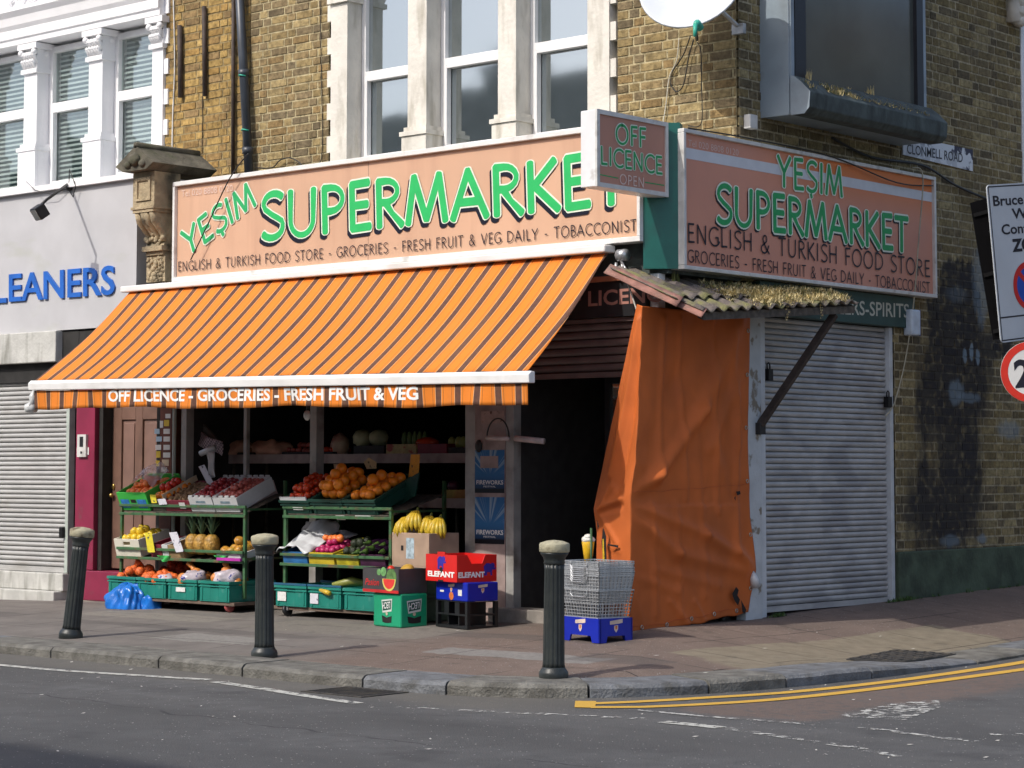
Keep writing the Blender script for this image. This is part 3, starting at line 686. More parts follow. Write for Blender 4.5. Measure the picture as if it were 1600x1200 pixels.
# ================================================================== SHOPFRONT (same building)
FY = -.95
BROWN = mat('brown_frame_paint', (.1, .062, .05), .45, .2, 6)
PINKW = mat('faded_pink_board', (.36, .27, .25), .6, .15, 8, dirt=(.2, .14, .13), dscale=6)
GREYP = mat('grey_frame_paint', (.36, .35, .33), .5, .12, 8, dirt=(.16, .14, .12), dscale=5)
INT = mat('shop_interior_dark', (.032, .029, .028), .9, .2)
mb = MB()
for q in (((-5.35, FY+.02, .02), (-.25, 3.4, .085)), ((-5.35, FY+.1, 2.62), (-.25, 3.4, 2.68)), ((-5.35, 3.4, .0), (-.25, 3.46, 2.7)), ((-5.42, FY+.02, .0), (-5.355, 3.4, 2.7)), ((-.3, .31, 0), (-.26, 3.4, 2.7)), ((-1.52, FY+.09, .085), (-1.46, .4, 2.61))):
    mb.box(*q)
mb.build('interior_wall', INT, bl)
# box over the shopfront (flat roof and its edge)
mb = MB(); mb.box((-5.42, FY+.03, 2.7), (.02, -.001, 3.78)); mb.build('shopfront_roof', LEAD, bl)
# window posts, head and sill
mb = MB()
for x0, x1 in ((-5.42, -5.35), (-3.75, -3.67), (-1.97, -1.86), (-1.54, -1.46)):
    mb.box((x0, FY, .06), (x1, FY+.09, 2.68))
mb.box((-5.349, FY+.01, 1.86), (-3.751, FY+.08, 1.92)).box((-3.669, FY+.01, 1.86), (-1.971, FY+.08, 1.92))
mb.box((-4.62, FY+.03, .3), (-4.58, FY+.07, 1.86))
mb.build('window_frame', GREYP, bl, bevel=.004)
mb = MB(); mb.box((-5.349, FY+.012, .04), (-3.751, FY+.075, .3)).box((-3.669, FY+.012, .04), (-1.971, FY+.075, .3)); mb.build('stall_riser', BROWN, bl)
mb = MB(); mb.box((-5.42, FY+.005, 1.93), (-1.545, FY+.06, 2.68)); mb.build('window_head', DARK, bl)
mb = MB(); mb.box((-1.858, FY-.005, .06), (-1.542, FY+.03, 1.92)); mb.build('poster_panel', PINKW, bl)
mb = MB(); mb.box((-1.62, FY-.12, .03), (-.5, FY+.1, .2)); mb.build('doorstep', mat('threshold_stone', (.28, .255, .225), .7, .18, 10, .2, 40), bl, bevel=.008)
# entrance: half lowered brown shutter, glazed door standing inside
def shutter_mesh(mb, ax, u0, u1, z0, z1, plane, out, pitch=.0455, d=.012):
    n = int(round((z1-z0)/pitch)); pts = []
    for i in range(n):
        z = z0+i*(z1-z0)/n; h = (z1-z0)/n
        pts += [(z, -.022), (z+h*.13, -.022), (z+h*.17, d*.3), (z+h*.4, d*.9), (z+h*.62, d), (z+h*.9, d*.55), (z+h*.96, d*.2)]
    pts.append((z1, -.022))
    rows = []
    for z, o in pts:
        for u in (u0, u1): rows.append((u, plane+out*o, z) if ax == 'x' else (plane+out*o, u, z))
    flip = (ax == 'x' and out < 0) or (ax == 'y' and out > 0)
    fs = []
    for i in range(len(pts)-1):
        f = (2*i, 2*i+1, 2*i+3, 2*i+2); fs.append(f if flip else tuple(reversed(f)))
    mb.add(rows, fs)
SHB = mat('brown_shutter_paint', (.13, .082, .075), .5, .15, 8)
mb = MB(); shutter_mesh(mb, 'x', -1.455, -.12, 1.99, 2.36, FY+.04, -1, .062, .014); mb.box((-1.455, FY+.01, 1.95), (-.12, FY+.06, 1.988)); mb.box((-1.455, FY-.01, 2.361), (-.12, FY+.06, 2.39)); mb.build('entrance_shutter', SHB, bl)
mb = MB(); mb.box((-.12, FY, .05), (-.04, FY+.08, 2.7)); mb.build('corner_post', UPVC, bl, bevel=.004)
mb = MB(); x0, x1 = -1.0, -.3
mb.box((x0, FY+.55, .09), (x0+.05, FY+.6, 1.98)).box((x1-.05, FY+.55, .09), (x1, FY+.6, 1.98)).box((x0+.05, FY+.55, .95), (x1-.05, FY+.6, 1.02)).box((x0+.05, FY+.55, 1.93), (x1-.05, FY+.6, 1.98))
dr = mb.build('glazed_door', BLACK, bl)
mb = MB(); mb.box((x0+.05, FY+.57, .1), (x1-.05, FY+.578, .949)).box((x0+.05, FY+.57, 1.021), (x1-.05, FY+.578, 1.93)); mb.build('door_glass', GLASS, dr)
mb = MB(); mb.box((-.8, FY+.564, 1.3), (-.55, FY+.5685, 1.75)).box((-.5, FY+.564, 1.45), (-.4, FY+.5685, 1.7)); mb.build('door_notice', mat('dull_notice', (.3, .32, .32), .7), dr)
# chamfered green corner panel between the two signs
mb = MB()
A, B = Vector((-.105, -1.05, 2.73)), Vector((.1, -.87, 2.73))
n = Vector((A.y-B.y, B.x-A.x, 0)).normalized()
mb.prism([A, B, B+Vector((-.05, .1, 0)), A+Vector((-.05, .1, 0))], (0, 0, 1.08))
mb.build('corner_panel', GREENF, bl)
# residential entrance: maroon pilaster, panelled door, step
MAR = mat('maroon_paint', (.24, .022, .06), .4, .1, 5, dirt=(.2, .05, .07), dscale=9, dlo=.6, dhi=.75)
mb = MB(); mb.box((-6.94, FY, .33), (-6.66, FY+.3, 2.25)); pil = mb.build('maroon_pilaster', MAR, bl, bevel=.006)
mb = MB(); mb.box((-6.9, FY-.008, .05), (-5.86, FY+.3, .325)); mb.build('maroon_step', MAR, bl, bevel=.008)
mb = MB(); mb.box((-6.97, FY-.05, -.05), (-5.7, FY+.3, .048)); mb.build('concrete_step', mat('old_concrete', (.27, .25, .21), .9, .2, 6, .4, 40), bl, bevel=.01)
mb = MB(); mb.box((-6.659, FY+.05, .33), (-6.6, FY+.3, 2.25)).box((-5.82, FY+.05, .33), (-5.77, FY+.3, 2.25)).box((-6.9, FY+.31, .3), (-5.5, FY+.36, 2.25)).box((-6.94, FY+.02, 2.2505), (-5.55, FY+.3, 2.56)); mb.build('door_jamb', DARK, bl)
DOORW = mat('brown_door_paint', (.17, .095, .07), .5, .15, 5, .1, 30, dirt=(.12, .07, .055), dscale=4)
DOORP = mat('brown_door_panel', (.21, .125, .1), .5, .12, 5)
dx0, dx1, dy = -6.595, -5.825, FY+.16
xs = [dx0, dx0+.13, (dx0+dx1)/2-.05, (dx0+dx1)/2+.05, dx1-.1, dx1]
mb = MB()
zr = [.345, .5, .92, 1.06, 1.72, 1.84, 2.1, 2.2]
for a, b_ in ((0, 1), (2, 3), (4, 5)): mb.box((xs[a], dy, zr[0]), (xs[b_], dy+.05, zr[-1]))
for a, b_ in ((1, 2), (3, 4)):
    for c_, d_ in ((0, 1), (2, 3), (4, 5), (6, 7)): mb.box((xs[a]+.0005, dy+.001, zr[c_]), (xs[b_]-.0005, dy+.05, zr[d_]))
door = mb.build('residential_door', DOORW, bl, bevel=.006)
for a, b_ in ((1, 2), (3, 4)):
    for c_, d_ in ((1, 2), (3, 4), (5, 6)):
        mb = MB(); mb.box((xs[a], dy+.02, zr[c_]), (xs[b_], dy+.03, zr[d_])); mb.box((xs[a]+.03, dy+.009, zr[c_]+.03), (xs[b_]-.03, dy+.0195, zr[d_]-.03)); mb.build('door_panel', DOORP, door, bevel=.005)
BRASS = mat('brass', (.5, .34, .1), .35, .2, 20, metal=.9)
mb = MB(); mb.smooth = True; mb.ball((dx0+.03, dy-.03, 1.02), .022, 10, 8); mb.ball((dx0+.03, dy-.006, 1.1), (.02, .012, .03), 8, 6); mb.build('door_knob', BRASS, door)
mb = MB(); mb.box((dx0+.3, dy-.008, .965), (dx0+.5, dy-.001, 1.015)); mb.build('letterbox', mat('dull_bronze', (.14, .1, .06), .5, .2), door, bevel=.003)
mb = MB(); p0 = pY(124, 679, FY); p1 = pY(137, 714, FY)
mb.box((p0.x, FY-.025, p1.z), (p1.x, FY-.001, p0.z)); mb.m = 1; mb.box((lerp(p0.x, p1.x, .3), FY-.027, lerp(p1.z, p0.z, .45)), (lerp(p0.x, p1.x, .7), FY-.0255, lerp(p1.z, p0.z, .9))); mb.box((lerp(p0.x, p1.x, .4), FY-.027, lerp(p1.z, p0.z, .15)), (lerp(p0.x, p1.x, .6), FY-.0255, lerp(p1.z, p0.z, .25))); mb.m = 2; mb.box((p0.x-.03, FY-.004, p1.z+.02), (p1.x+.02, FY-.001, p1.z+.09))
ent = mb.build('entry_panel', [ALU, BLACK, UPVC], pil)
# tiled strip with business cards and its pipe
TIL = mat('brown_glazed_tile', (.16, .055, .035), .3, .2, 10)
mb = MB(); mb.box((-5.7, FY-.01, .05), (-5.54, FY+.2, 2.24)); mb.build('tiled_pier', TIL, bl)
mb = MB(); cols = [mat('white_card', (.72, .72, .7), .6, .05), mat('yellow_card', (.7, .5, .04), .6, .08), mat('pale_blue_card', (.4, .55, .68), .6, .1), mat('cream_card', (.62, .5, .34), .6, .1)]
for i, (px, py, w_, h_, m_) in enumerate([(252, 663, 5, 11, 0), (260, 661, 8, 10, 1), (245, 674, 8, 8, 2), (260, 674, 10, 8, 0), (248, 686, 9, 8, 2), (260, 686, 10, 8, 0), (247, 699, 9, 8, 0), (260, 699, 10, 8, 0), (247, 710, 7, 10, 1), (260, 711, 11, 8, 0), (246, 724, 6, 9, 1), (258, 723, 11, 10, 3), (256, 734, 9, 8, 0), (262, 650, 8, 7, 0)]):
    a = pY(px-w_/2, py+h_/2, FY-.016); b_ = pY(px+w_/2, py-h_/2, FY-.016); mb.m = m_
    mb.box((a.x, FY-.014, a.z), (b_.x, FY-.0115, b_.z))
mb.build('business_cards', cols, bl)
mb = MB(); mb.tube([(-5.49, FY-.02, .1), (-5.49, FY-.02, 2.9)], .018, 8); mb.build('pale_pipe', mat('pale_green_grey_pipe', (.42, .47, .43), .5, .1), bl)
# carved console bracket at the left end of the fascia
CON = mat('carved_stone', (.4, .32, .2), .85, .2, 9, .8, 35, dirt=(.09, .075, .05), dscale=4.5, dlo=.5, dhi=.68)
CONC = mat('mossy_coping', (.11, .1, .075), .95, .3, 8, .8, 30, dirt=(.07, .075, .04), dscale=6)
mb = MB(); cx0, cx1, cyf = -5.83, -5.53, -1.2
mb.box((cx0, cyf, 3.62), (cx1, -.9, 3.93))
mb.box((cx0+.045, cyf-.014, 3.67), (cx0+.075, cyf-.001, 3.88)); mb.box((cx1-.075, cyf-.014, 3.67), (cx1-.045, cyf-.001, 3.88)); mb.box((cx0+.0755, cyf-.014, 3.85), (cx1-.0755, cyf-.001, 3.88)); mb.box((cx0+.0755, cyf-.014, 3.67), (cx1-.0755, cyf-.001, 3.69))
mb.box((cx0-.012, cyf-.016, 3.595), (cx1+.012, -.9, 3.6195)); mb.box((cx0+.005, cyf-.006, 3.565), (cx1-.005, -.9, 3.5945))
prof = [(-.9, 3.5645), (-.9, 3.27), (cyf+.13, 3.27), (cyf+.155, 3.31), (cyf+.15, 3.37), (cyf+.1, 3.43), (cyf+.04, 3.49), (cyf+.02, 3.5645)]
mb.prism([(cx0+.02, y, z) for y, z in prof], (cx1-cx0-.04, 0, 0))
mb.smooth = True
for u in (.16, .42, .58, .84):
    x = lerp(cx0, cx1, u)
    mb.tube([(x, y+.005, z) for y, z in reversed(prof[3:])], .034, 8)
for u in (.2, .5, .8):
    x = lerp(cx0, cx1, u)
    for k in range(4): mb.ball((x+random.uniform(-.04, .04), cyf+.13+random.uniform(-.02, .02), random.uniform(3.28, 3.38)), random.uniform(.018, .032), 8, 6, jit=.4)
mb.smooth = False
mb.box((cx0+.01, cyf+.1, 3.225), (cx1-.01, -.9, 3.269)).box((cx0+.03, cyf+.13, 3.19), (cx1-.03, -.9, 3.2245))
mb.box((cx0+.02, cyf+.15, 2.95), (cx1-.02, -.9, 3.1895))
mb.smooth = True
for k in range(44): mb.ball((random.uniform(cx0+.04, cx1-.04), cyf+.15, random.uniform(2.96, 3.17)), (random.uniform(.012, .03), .022, random.uniform(.012, .03)), 8, 6, jit=.5)
con = mb.build('console_bracket', CON, bl, bevel=0)
mb = MB(); gx0, gx1, gm = cx0-.13, cx1+.1, (cx0+cx1)/2
mb.prism([(gx0, cyf-.1, 3.99), (gm, cyf-.1, 4.16), (gx1, cyf-.1, 3.99), (gx1-.1, cyf-.1, 3.935), (gx0+.1, cyf-.1, 3.935)], (0, .75, 0))
mb.smooth = True; mb.ball((gm, cyf-.11, 4.03), (.07, .04, .06), 10, 8, jit=.3); mb.ball((gm-.1, cyf-.1, 3.99), (.05, .03, .035), 8, 6, jit=.2); mb.ball((gm+.1, cyf-.1, 3.99), (.05, .03, .035), 8, 6, jit=.2); mb.tube([(gm, cyf-.1, 4.165), (gm, cyf+.64, 4.165)], .03, 8)
mb.build('bracket_coping', CONC, con)
# side shutter, its guides and lintel box
SHG = mat('grey_shutter_paint', (.4, .4, .4), .45, .1, 6, dirt=(.29, .29, .3), dscale=2.4, dstretch=(1, 1, 2.5), dlo=.48, dhi=.62)
mb = MB(); shutter_mesh(mb, 'y', SH0, SH1, .21, 2.45, -.03, 1); mb.box((-.05, SH0, .165), (-.005, SH1, .208)); mb.build('side_shutter', SHG, bl)
GPM = mat('guide_pale_metal', (.5, .53, .56), .4, .1, 8)
for q in (((-.06, SH1+.001, .16), (.02, SH1+.05, 2.45)), ((-.05, SH0-.06, .1), (.03, SH0-.001, 2.45))):
    mb = MB(); mb.box(*q); mb.build('shutter_guide', GPM, bl, bevel=.003)
mb = MB(); mb.box((-.06, SH1+.051, .1), (-.02, 2.199, 2.72)); mb.build('dark_reveal', DARK, bl)
mb = MB(); mb.box((-.03, -.02, .08), (.06, SH0-.1, 2.5)); mb.build('peeling_post', mat('peeling_grey_paint', (.46, .49, .51), .6, .1, 6, .3, 30, dirt=(.2, .17, .13), dscale=8, dlo=.58, dhi=.64), bl, bevel=.004)
mb = MB(); mb.box((-.1, SH0-.099, .1), (-.03, SH0-.062, 2.5)); mb.build('post_rebate', DARK, bl)
mb = MB(); mb.box((-.2, -.02, 2.452), (-.02, 2.2, 2.719)); mb.build('shutter_box', DARK, bl)
mb = MB(); mb.box((-.2, -.85, .05), (-.1, -.03, 1.9)); mb.build('side_display_panel', INT, bl)
LOCK = mat('dark_padlock', (.02, .02, .022), .4, .2, metal=.5)
for (y, z) in ((SH0+.07, 1.95), (SH1-.02, 1.78)):
    mb = MB(); mb.box((-.01, y-.03, z), (.035, y+.03, z+.09)); mb.smooth = True; mb.tube([(.012, y-.018, z+.09), (.012, y-.018, z+.125), (.012, y, z+.14), (.012, y+.018, z+.125), (.012, y+.018, z+.09)], .006, 6); mb.build('shutter_padlock', LOCK, bl)

# ================================================================== DRY CLEANERS
cb = thing('dry_cleaners_building', 'white painted terrace building with grey fascia and lowered shutter', 'building', (-9, 0, .05))
CX = XL-.003
WHB = mat('bright_white_masonry_paint', (.82, .82, .83), .5, .04, 3, .15, 30)
mb = MB(); mb.box((-16, .2, 3.6), (CX, .4, 4.14)).box((-16, .2, 6.5), (CX, .4, 8.0)).box((-16, .4, 0), (-15.9, 5, 8)).box((-16, 4.9, 0), (CX, 5, 8)).box((-16, .41, 7.9), (CX, 4.9, 7.99)); mb.build('upper_wall', WHB, cb)
px_edges = [(-11.4, -11.15), (-10.27, -10.0), (-9.16, -8.88), (-8.12, -7.84), (-7.09, CX)]
pe = []
for a, b_ in ((36, 56), (137, 158), (236, 262)): pe.append((pY(a, 250, -.05).x, pY(b_, 250, -.05).x))
wdt = pe[1][0]-pe[0][0]
pe = [(pe[0][0]-wdt, pe[0][1]-wdt)]+pe; pe[-1] = (pe[-1][0], CX)
for i, (a, b_) in enumerate(pe):
    stone_pilaster(a, b_, i < 3, 1 if i == 3 else 0, cb, WHB, 4.1, 5.38, 5.7, -.05, .05, 'pilaster', .22)
WGLB, t, b = newmat('glass_over_blind')
b.inputs['Base Color'].default_value = (.02, .04, .045, 1); b.inputs['Roughness'].default_value = .05; b.inputs['Transmission Weight'].default_value = .0
b.inputs['Specular IOR Level'].default_value = .9
tp_ = N(t, 'ShaderNodeBsdfTransparent'); tp_.inputs[0].default_value = (.84, .88, .87, 1); gl = N(t, 'ShaderNodeBsdfGlossy'); gl.inputs['Roughness'].default_value = .03; gl.inputs['Color'].default_value = (.75, .78, .76, 1)
mx = N(t, 'ShaderNodeMixShader'); mx.inputs[0].default_value = .22; L(t, tp_.outputs[0], mx.inputs[1]); L(t, gl.outputs[0], mx.inputs[2]); L(t, mx.outputs[0], t.nodes['Material Output'].inputs[0])
BLIND = mat('venetian_blind', (.8, .84, .83), .6, .05)
for (a, b_), (c_, d_) in zip(pe, pe[1:]):
    wnd = sash(b_+.003, c_-.003, 4.145, 5.0, 5.66, .1, cb, WGLB, UPVC, fw=.06)
    mb = MB(); z = 4.25
    while z < 5.6:
        mb.add([(b_+.07, .165, z), (c_-.07, .165, z), (c_-.07, .185, z+.027), (b_+.07, .185, z+.027)], [(0, 1, 2, 3)]); z += .05
    mb.m = 1; mb.box((b_+.05, .215, 4.2), (c_-.05, .225, 5.62)); mb.build('venetian_blind', [BLIND, mat('dim_room', (.1, .16, .16), .9)], wnd)
mb = MB(); mb.box((-16, -.1, 4.04), (CX, .2, 4.098)); mb.box((-16, -.16, 3.99), (CX, .2, 4.0385)); mb.build('sill_course', WHB, cb, bevel=.008)
mb = MB(); mb.prism([(-16, .21, 5.701), (-16, -.1, 5.701), (-16, -.1, 5.76), (-16, -.12, 5.77), (-16, -.12, 5.86), (-16, -.15, 5.9), (-16, -.17, 5.98), (-16, -.22, 6.03), (-16, -.22, 6.07), (-16, .21, 6.07)], (CX+16, 0, 0))
mb.build('entablature', WHB, cb)
mb = MB(); ax_, bx_ = -11.2, -7.0
apex = ((ax_+bx_)/2, 7.2)
mb.prism([(ax_, -.06, 6.0705), (bx_, -.06, 6.0705), (apex[0], -.06, apex[1])], (0, .26, 0)); mb.build('pediment', WHB, cb)
mb = MB()
for (p, q) in (((ax_-.1, 6.08), apex), (apex, (bx_+.1, 6.08))):
    d = Vector((q[0]-p[0], 0, q[1]-p[1])); nn = Vector((-d.z, 0, d.x)).normalized()*.2
    mb.prism([Vector((p[0], -.22, p[1])), Vector((q[0], -.22, q[1])), Vector((q[0], -.22, q[1]))+nn, Vector((p[0], -.22, p[1]))+nn], (0, .4, 0))
mb.build('raking_cornice', WHB, cb)
mb = MB(); mb.smooth = True
def spiral(cx, cz, r0, turns, sgn, ph, rr=.025):
    n = int(16*turns); return [(cx+sgn*math.cos(ph+2*math.pi*turns*i/n)*r0*(1-i/n*.85), -.075, cz+math.sin(ph+2*math.pi*turns*i/n)*r0*(1-i/n*.85)) for i in range(n+1)]
for k, (cx, cz, r0, sg) in enumerate([(-9.35, 6.17, .07, 1), (-9.15, 6.2, .09, -1), (-8.93, 6.25, .12, 1), (-8.66, 6.3, .14, -1), (-8.4, 6.23, .1, 1), (-8.2, 6.2, .09, -1), (-8.02, 6.17, .07, 1), (-9.6, 6.16, .06, -1), (-8.75, 6.5, .12, 1), (-9.0, 6.5, .1, -1)]):
    mb.tube(spiral(cx, cz, r0, 1.6, sg, k*1.3), .024, 6); mb.ball((cx+sg*.02, -.08, cz), (.035, .03, .035), 8, 6)
mb.build('scroll_relief', WHB, cb)
# cleaners' shopfront
FAS = mat('cleaners_grey_fascia', (.5, .5, .515), .5, .05, 3, dirt=(.42, .43, .38), dscale=1.6, dstretch=(1, 1, 3), dlo=.56, dhi=.8)
LX = pY(214, 350, FY).x
mb = MB(); mb.box((-16, FY, 2.58), (LX, -.02, 3.93)); mb.build('fascia_board', FAS, cb)
mb = MB(); mb.box((-16, FY-.05, 3.931), (LX+.03, .19, 3.985)); mb.build('fascia_coping', WHB, cb)
LX2 = pY(88, 540, FY-.05).x
CONG = mat('stained_concrete', (.5, .5, .47), .8, .12, 5, .3, 30, dirt=(.2, .2, .17), dscale=3, dstretch=(3, 3, .5))
mb = MB(); mb.box((-16, FY-.06, 2.28), (LX2, FY+.1, 2.575)); mb.build('lower_fascia', CONG, cb, bevel=.008)
mb = MB(); mb.box((-16, FY+.02, 2.1), (-6.945, FY+.3, 2.57)); mb.build('shutter_box', DARK, cb)
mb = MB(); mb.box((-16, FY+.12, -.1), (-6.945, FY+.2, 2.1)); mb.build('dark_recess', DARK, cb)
SHL = mat('silver_shutter_paint', (.43, .43, .42), .4, .08, 5, dirt=(.36, .35, .33), dscale=3, dstretch=(1, 1, 3), dlo=.5, dhi=.75)
sx1 = pY(111, 750, FY+.06).x
mb = MB(); shutter_mesh(mb, 'x', -12, sx1-.05, .34, 2.2, FY+.06, -1); mb.box((-12, FY+.03, .29), (sx1-.05, FY+.07, .338)); mb.build('roller_shutter', SHL, cb)
mb = MB(); mb.box((sx1-.049, FY+.03, .29), (sx1, FY+.1, 2.2)); mb.build('shutter_guide', mat('guide_green_grey', (.42, .47, .43), .5, .1), cb, bevel=.003)
mb = MB(); mb.box((sx1-.1, FY+.0, .62), (sx1-.04, FY+.045, .72)); mb.build('shutter_padlock', LOCK, cb, bevel=.008)
mb = MB(); mb.box((-16, FY-.02, .12), (sx1+.0, FY+.1, .285)); mb.box((-16, FY-.1, -.1), (sx1-.03, FY+.1, .119)); mb.build('concrete_plinth', CONG, cb, bevel=.01)
BLU = mat('blue_letter_face', (.02, .13, .52), .35, .12, 4)
mb = MB()
font_text(mb, 'EANERS', pY(16, 471, FY-.002), pY(181, 459, FY-.002), pY(16, 427, FY-.002), .0, .014, .018)
font_text(mb, 'CL', pY(-52, 476, FY-.002), pY(12, 472, FY-.002), pY(-52, 431, FY-.002), .0, .014, .018)
mb.build('cleaners_lettering', BLU, cb)
# ================================================================== SIGNS ON THE BUILDING
SALM = mat('salmon_sign_face', (.63, .395, .265), .32, .06, 1.2, dirt=(.52, .31, .21), dscale=5, dstretch=(1.2, 1, .12), dlo=.5, dhi=.9)
SALM2, t, b = newmat('salmon_to_orange_face')
g = N(t, 'ShaderNodeNewGeometry'); x_, y_, z_ = sep(t, g)
f = mth(t, 'MULTIPLY', smooth(t, z_, 3.3, 3.72), smooth(t, y_, -.2, 1.2))
L(t, mixc(t, f, mixc(t, noise_fac(t, 2), (.6, .275, .2, 1), (.66, .3, .21, 1)), (.7, .2, .05, 1)), b.inputs['Base Color']); b.inputs['Roughness'].default_value = .3
LG = mat('bright_green_letters', (.03, .48, .13), .35, .05); LGD = mat('mid_green_letters', (.012, .33, .1), .35, .06); LW = mat('white_outline', (.75, .82, .7), .4, .04); LK = mat('navy_black_letters', (.008, .008, .02), .35, .1); LP = mat('pale_pink_letters', (.72, .58, .52), .5, .05)
LGM = mat('green_letters', (.03, .4, .13), .35, .05)
NF, NS_ = Vector((0, -1, 0)), Vector((1, 0, 0))
# front fascia sign
SY = -1.06
fs = thing('shop_sign', 'long sunlit salmon shop sign with big green letters above the striped awning', 'shop sign', (-2.75, SY, 2.95))
mb = MB(); mb.box((-5.38, SY+.004, 2.97), (-.135, SY+.1, 3.785)); mb.build('board', SALM, fs)
def p3(a): return pY(a[0], a[1], SY)
mb = MB()
mb.box((-5.41, SY-.03, 2.93), (-.105, SY+.1, 2.969)).box((-5.41, SY-.03, 3.786), (-.105, SY+.1, 3.825)).box((-5.41, SY-.03, 2.9695), (-5.381, SY+.1, 3.7855)).box((-.134, SY-.03, 2.9695), (-.105, SY+.1, 3.7855))
mb.build('frame', mat('white_sign_frame', (.74, .74, .72), .45, .05, 9, dirt=(.4, .38, .34), dscale=6, dlo=.6, dhi=.8), fs, bevel=.004)
mb = MB()
for px in (575,): 
    xx = pY(px, 330, SY).x; mb.box((xx-.002, SY+.0025, 2.97), (xx+.002, SY+.01, 3.785))
mb.build('panel_joint', mat('joint_line', (.3, .2, .16), .6), fs)
def letters(parent, text, A, B, T, fn, wt, gap, name='lettering', outline=0., shadow=None, col=LG, flare=.3, norm=NF):
    A, B, T = fn(A), fn(B), fn(T); V = (T-A)
    mb = MB(); mats = [col, LW, LK]
    if shadow:
        mb.m = 2; stroke_text(mb, text, A, B, T, wt+outline*.7, .0015, gap, flare, shadow, norm=norm)
    if outline:
        mb.m = 1; stroke_text(mb, text, A, B, T, wt+outline, .0035, gap, flare, norm=norm)
    mb.m = 0; stroke_text(mb, text, A, B, T, wt, .0055, gap, flare, norm=norm)
    return mb.build(name, mats, parent)
letters(fs, 'SUPERMARKET', (408, 373.5), (980, 316), (408, 305), p3, .15, .13, 'main_lettering', .06, (-.065, -.09))
letters(fs, 'YEŞIM', (293, 400), (400, 321), (283, 364), p3, .15, .14, 'name_lettering', .09, None, LGM, .2)
letters(fs, 'ENGLISH & TURKISH FOOD STORE - GROCERIES - FRESH FRUIT & VEG DAILY - TOBACCONIST', (279, 424), (995, 360.5), (279, 409.5), p3, .095, .2, 'small_lettering', 0, None, LK, .1)
mb = MB(); font_text(mb, 'Tel 020 8808 0120', p3((284, 307.5)), p3((364, 298.5)), p3((284, 297)), .004, -.012, norm=NF); mb.build('telephone_number', LP, fs)
# side fascia sign
ss = thing('shop_sign', 'salmon shop sign with a white stripe on the shaded side street wall', 'shop sign', (.12, .9, 2.75))
SX = .12
def p4(a): return pX(a[0], a[1], SX)
sy0, sy1, sz0, sz1 = -.88, 2.70, 2.725, 3.765
mb = MB(); mb.box((-.0, sy0+.03, sz0+.03), (SX-.003, sy1-.03, sz1-.03)); mb.build('board', SALM2, ss)
mb = MB(); mb.box((-.0, sy0, sz0), (SX+.025, sy1, sz0+.0295)).box((0, sy0, sz1-.0295), (SX+.025, sy1, sz1)).box((0, sy0, sz0+.03), (SX+.025, sy0+.0295, sz1-.03)).box((0, sy1-.0295, sz0+.03), (SX+.025, sy1, sz1-.03)); mb.build('frame', ALU, ss, bevel=.004)
zs0, zs1 = p4((1070, 247)).z, p4((1070, 230)).z
mb = MB(); mb.box((SX-.0025, sy0+.03, zs0), (SX-.001, sy1-.03, zs1)); mb.build('white_stripe', mat('stripe_white', (.62, .64, .68), .35, .04), ss)
letters(ss, 'YEŞIM', (1214, 290), (1315, 307.5), (1214, 243), p4, .12, .16, 'name_lettering', .1, None, LGD, .2, NS_)
letters(ss, 'SUPERMARKET', (1118.5, 346), (1418, 394), (1118.5, 288), p4, .14, .13, 'main_lettering', .09, (-.04, -.06), LGD, .25, NS_)
letters(ss, 'ENGLISH & TURKISH FOOD STORE', (1073.7, 378), (1452, 433), (1073.7, 349), p4, .1, .2, 'middle_lettering', 0, None, LK, .15, NS_)
letters(ss, 'GROCERIES - FRESH FRUIT & VEG DAILY - TOBACCONIST', (1073.7, 409), (1452, 458), (1073.7, 390), p4, .1, .2, 'small_lettering', 0, None, LK, .15, NS_)
mb = MB(); font_text(mb, 'Tel 020 8808 0120', p4((1074.7, 227.8)), p4((1153.5, 243.5)), p4((1074.7, 217)), .002, -.012, norm=NS_); mb.build('telephone_number', LP, ss)
# projecting box sign
ps = thing('projecting_sign', 'small salmon off licence box sign projecting from the green corner', 'shop sign', (0, -1.35, 3.25))
bx0, bx1, by0, by1, bz0_, bz1_ = -.085, .055, -1.79, -.965, 3.253, 3.80
mb = MB(); mb.box((bx0, by0, bz0_), (bx1-.004, by1, bz1_)); mb.build('box', mat('white_box_sign', (.74, .75, .76), .4, .05, 8, dirt=(.35, .3, .25), dscale=7, dlo=.62, dhi=.78), ps, bevel=.004)
fr = .03
mb = MB(); mb.box((bx1-.006, by0-.002, bz0_-.002), (bx1+.012, by1, bz0_+fr)).box((bx1-.006, by0-.002, bz1_-fr), (bx1+.012, by1, bz1_+.002)).box((bx1-.006, by0-.002, bz0_+fr), (bx1+.012, by0+fr, bz1_-fr)).box((bx1-.006, by1-fr, bz0_+fr), (bx1+.012, by1, bz1_-fr)); mb.build('frame', ALU, ps)
mb = MB(); mb.box((bx1-.003, by0+fr, bz0_+fr), (bx1, by1-fr, bz1_-fr)); mb.build('board', mat('salmon_box_face', (.5, .25, .185), .3, .05, 2), ps)
def p5(a): return pX(a[0], a[1], bx1)
letters(ps, 'OFF', (961.7, 223.5), (1008, 230.5), (961.7, 194), p5, .13, .18, 'upper_lettering', .12, None, LGD, .1, NS_)
letters(ps, 'LICENCE', (937.7, 256), (1033.7, 272.5), (937.7, 228.5), p5, .13, .16, 'lower_lettering', .12, None, LGD, .1, NS_)
letters(ps, 'OPEN', (967.7, 286.8), (1005, 292.8), (967.7, 272), p5, .12, .2, 'open_lettering', 0, None, LP, .1, NS_)
mb = MB()
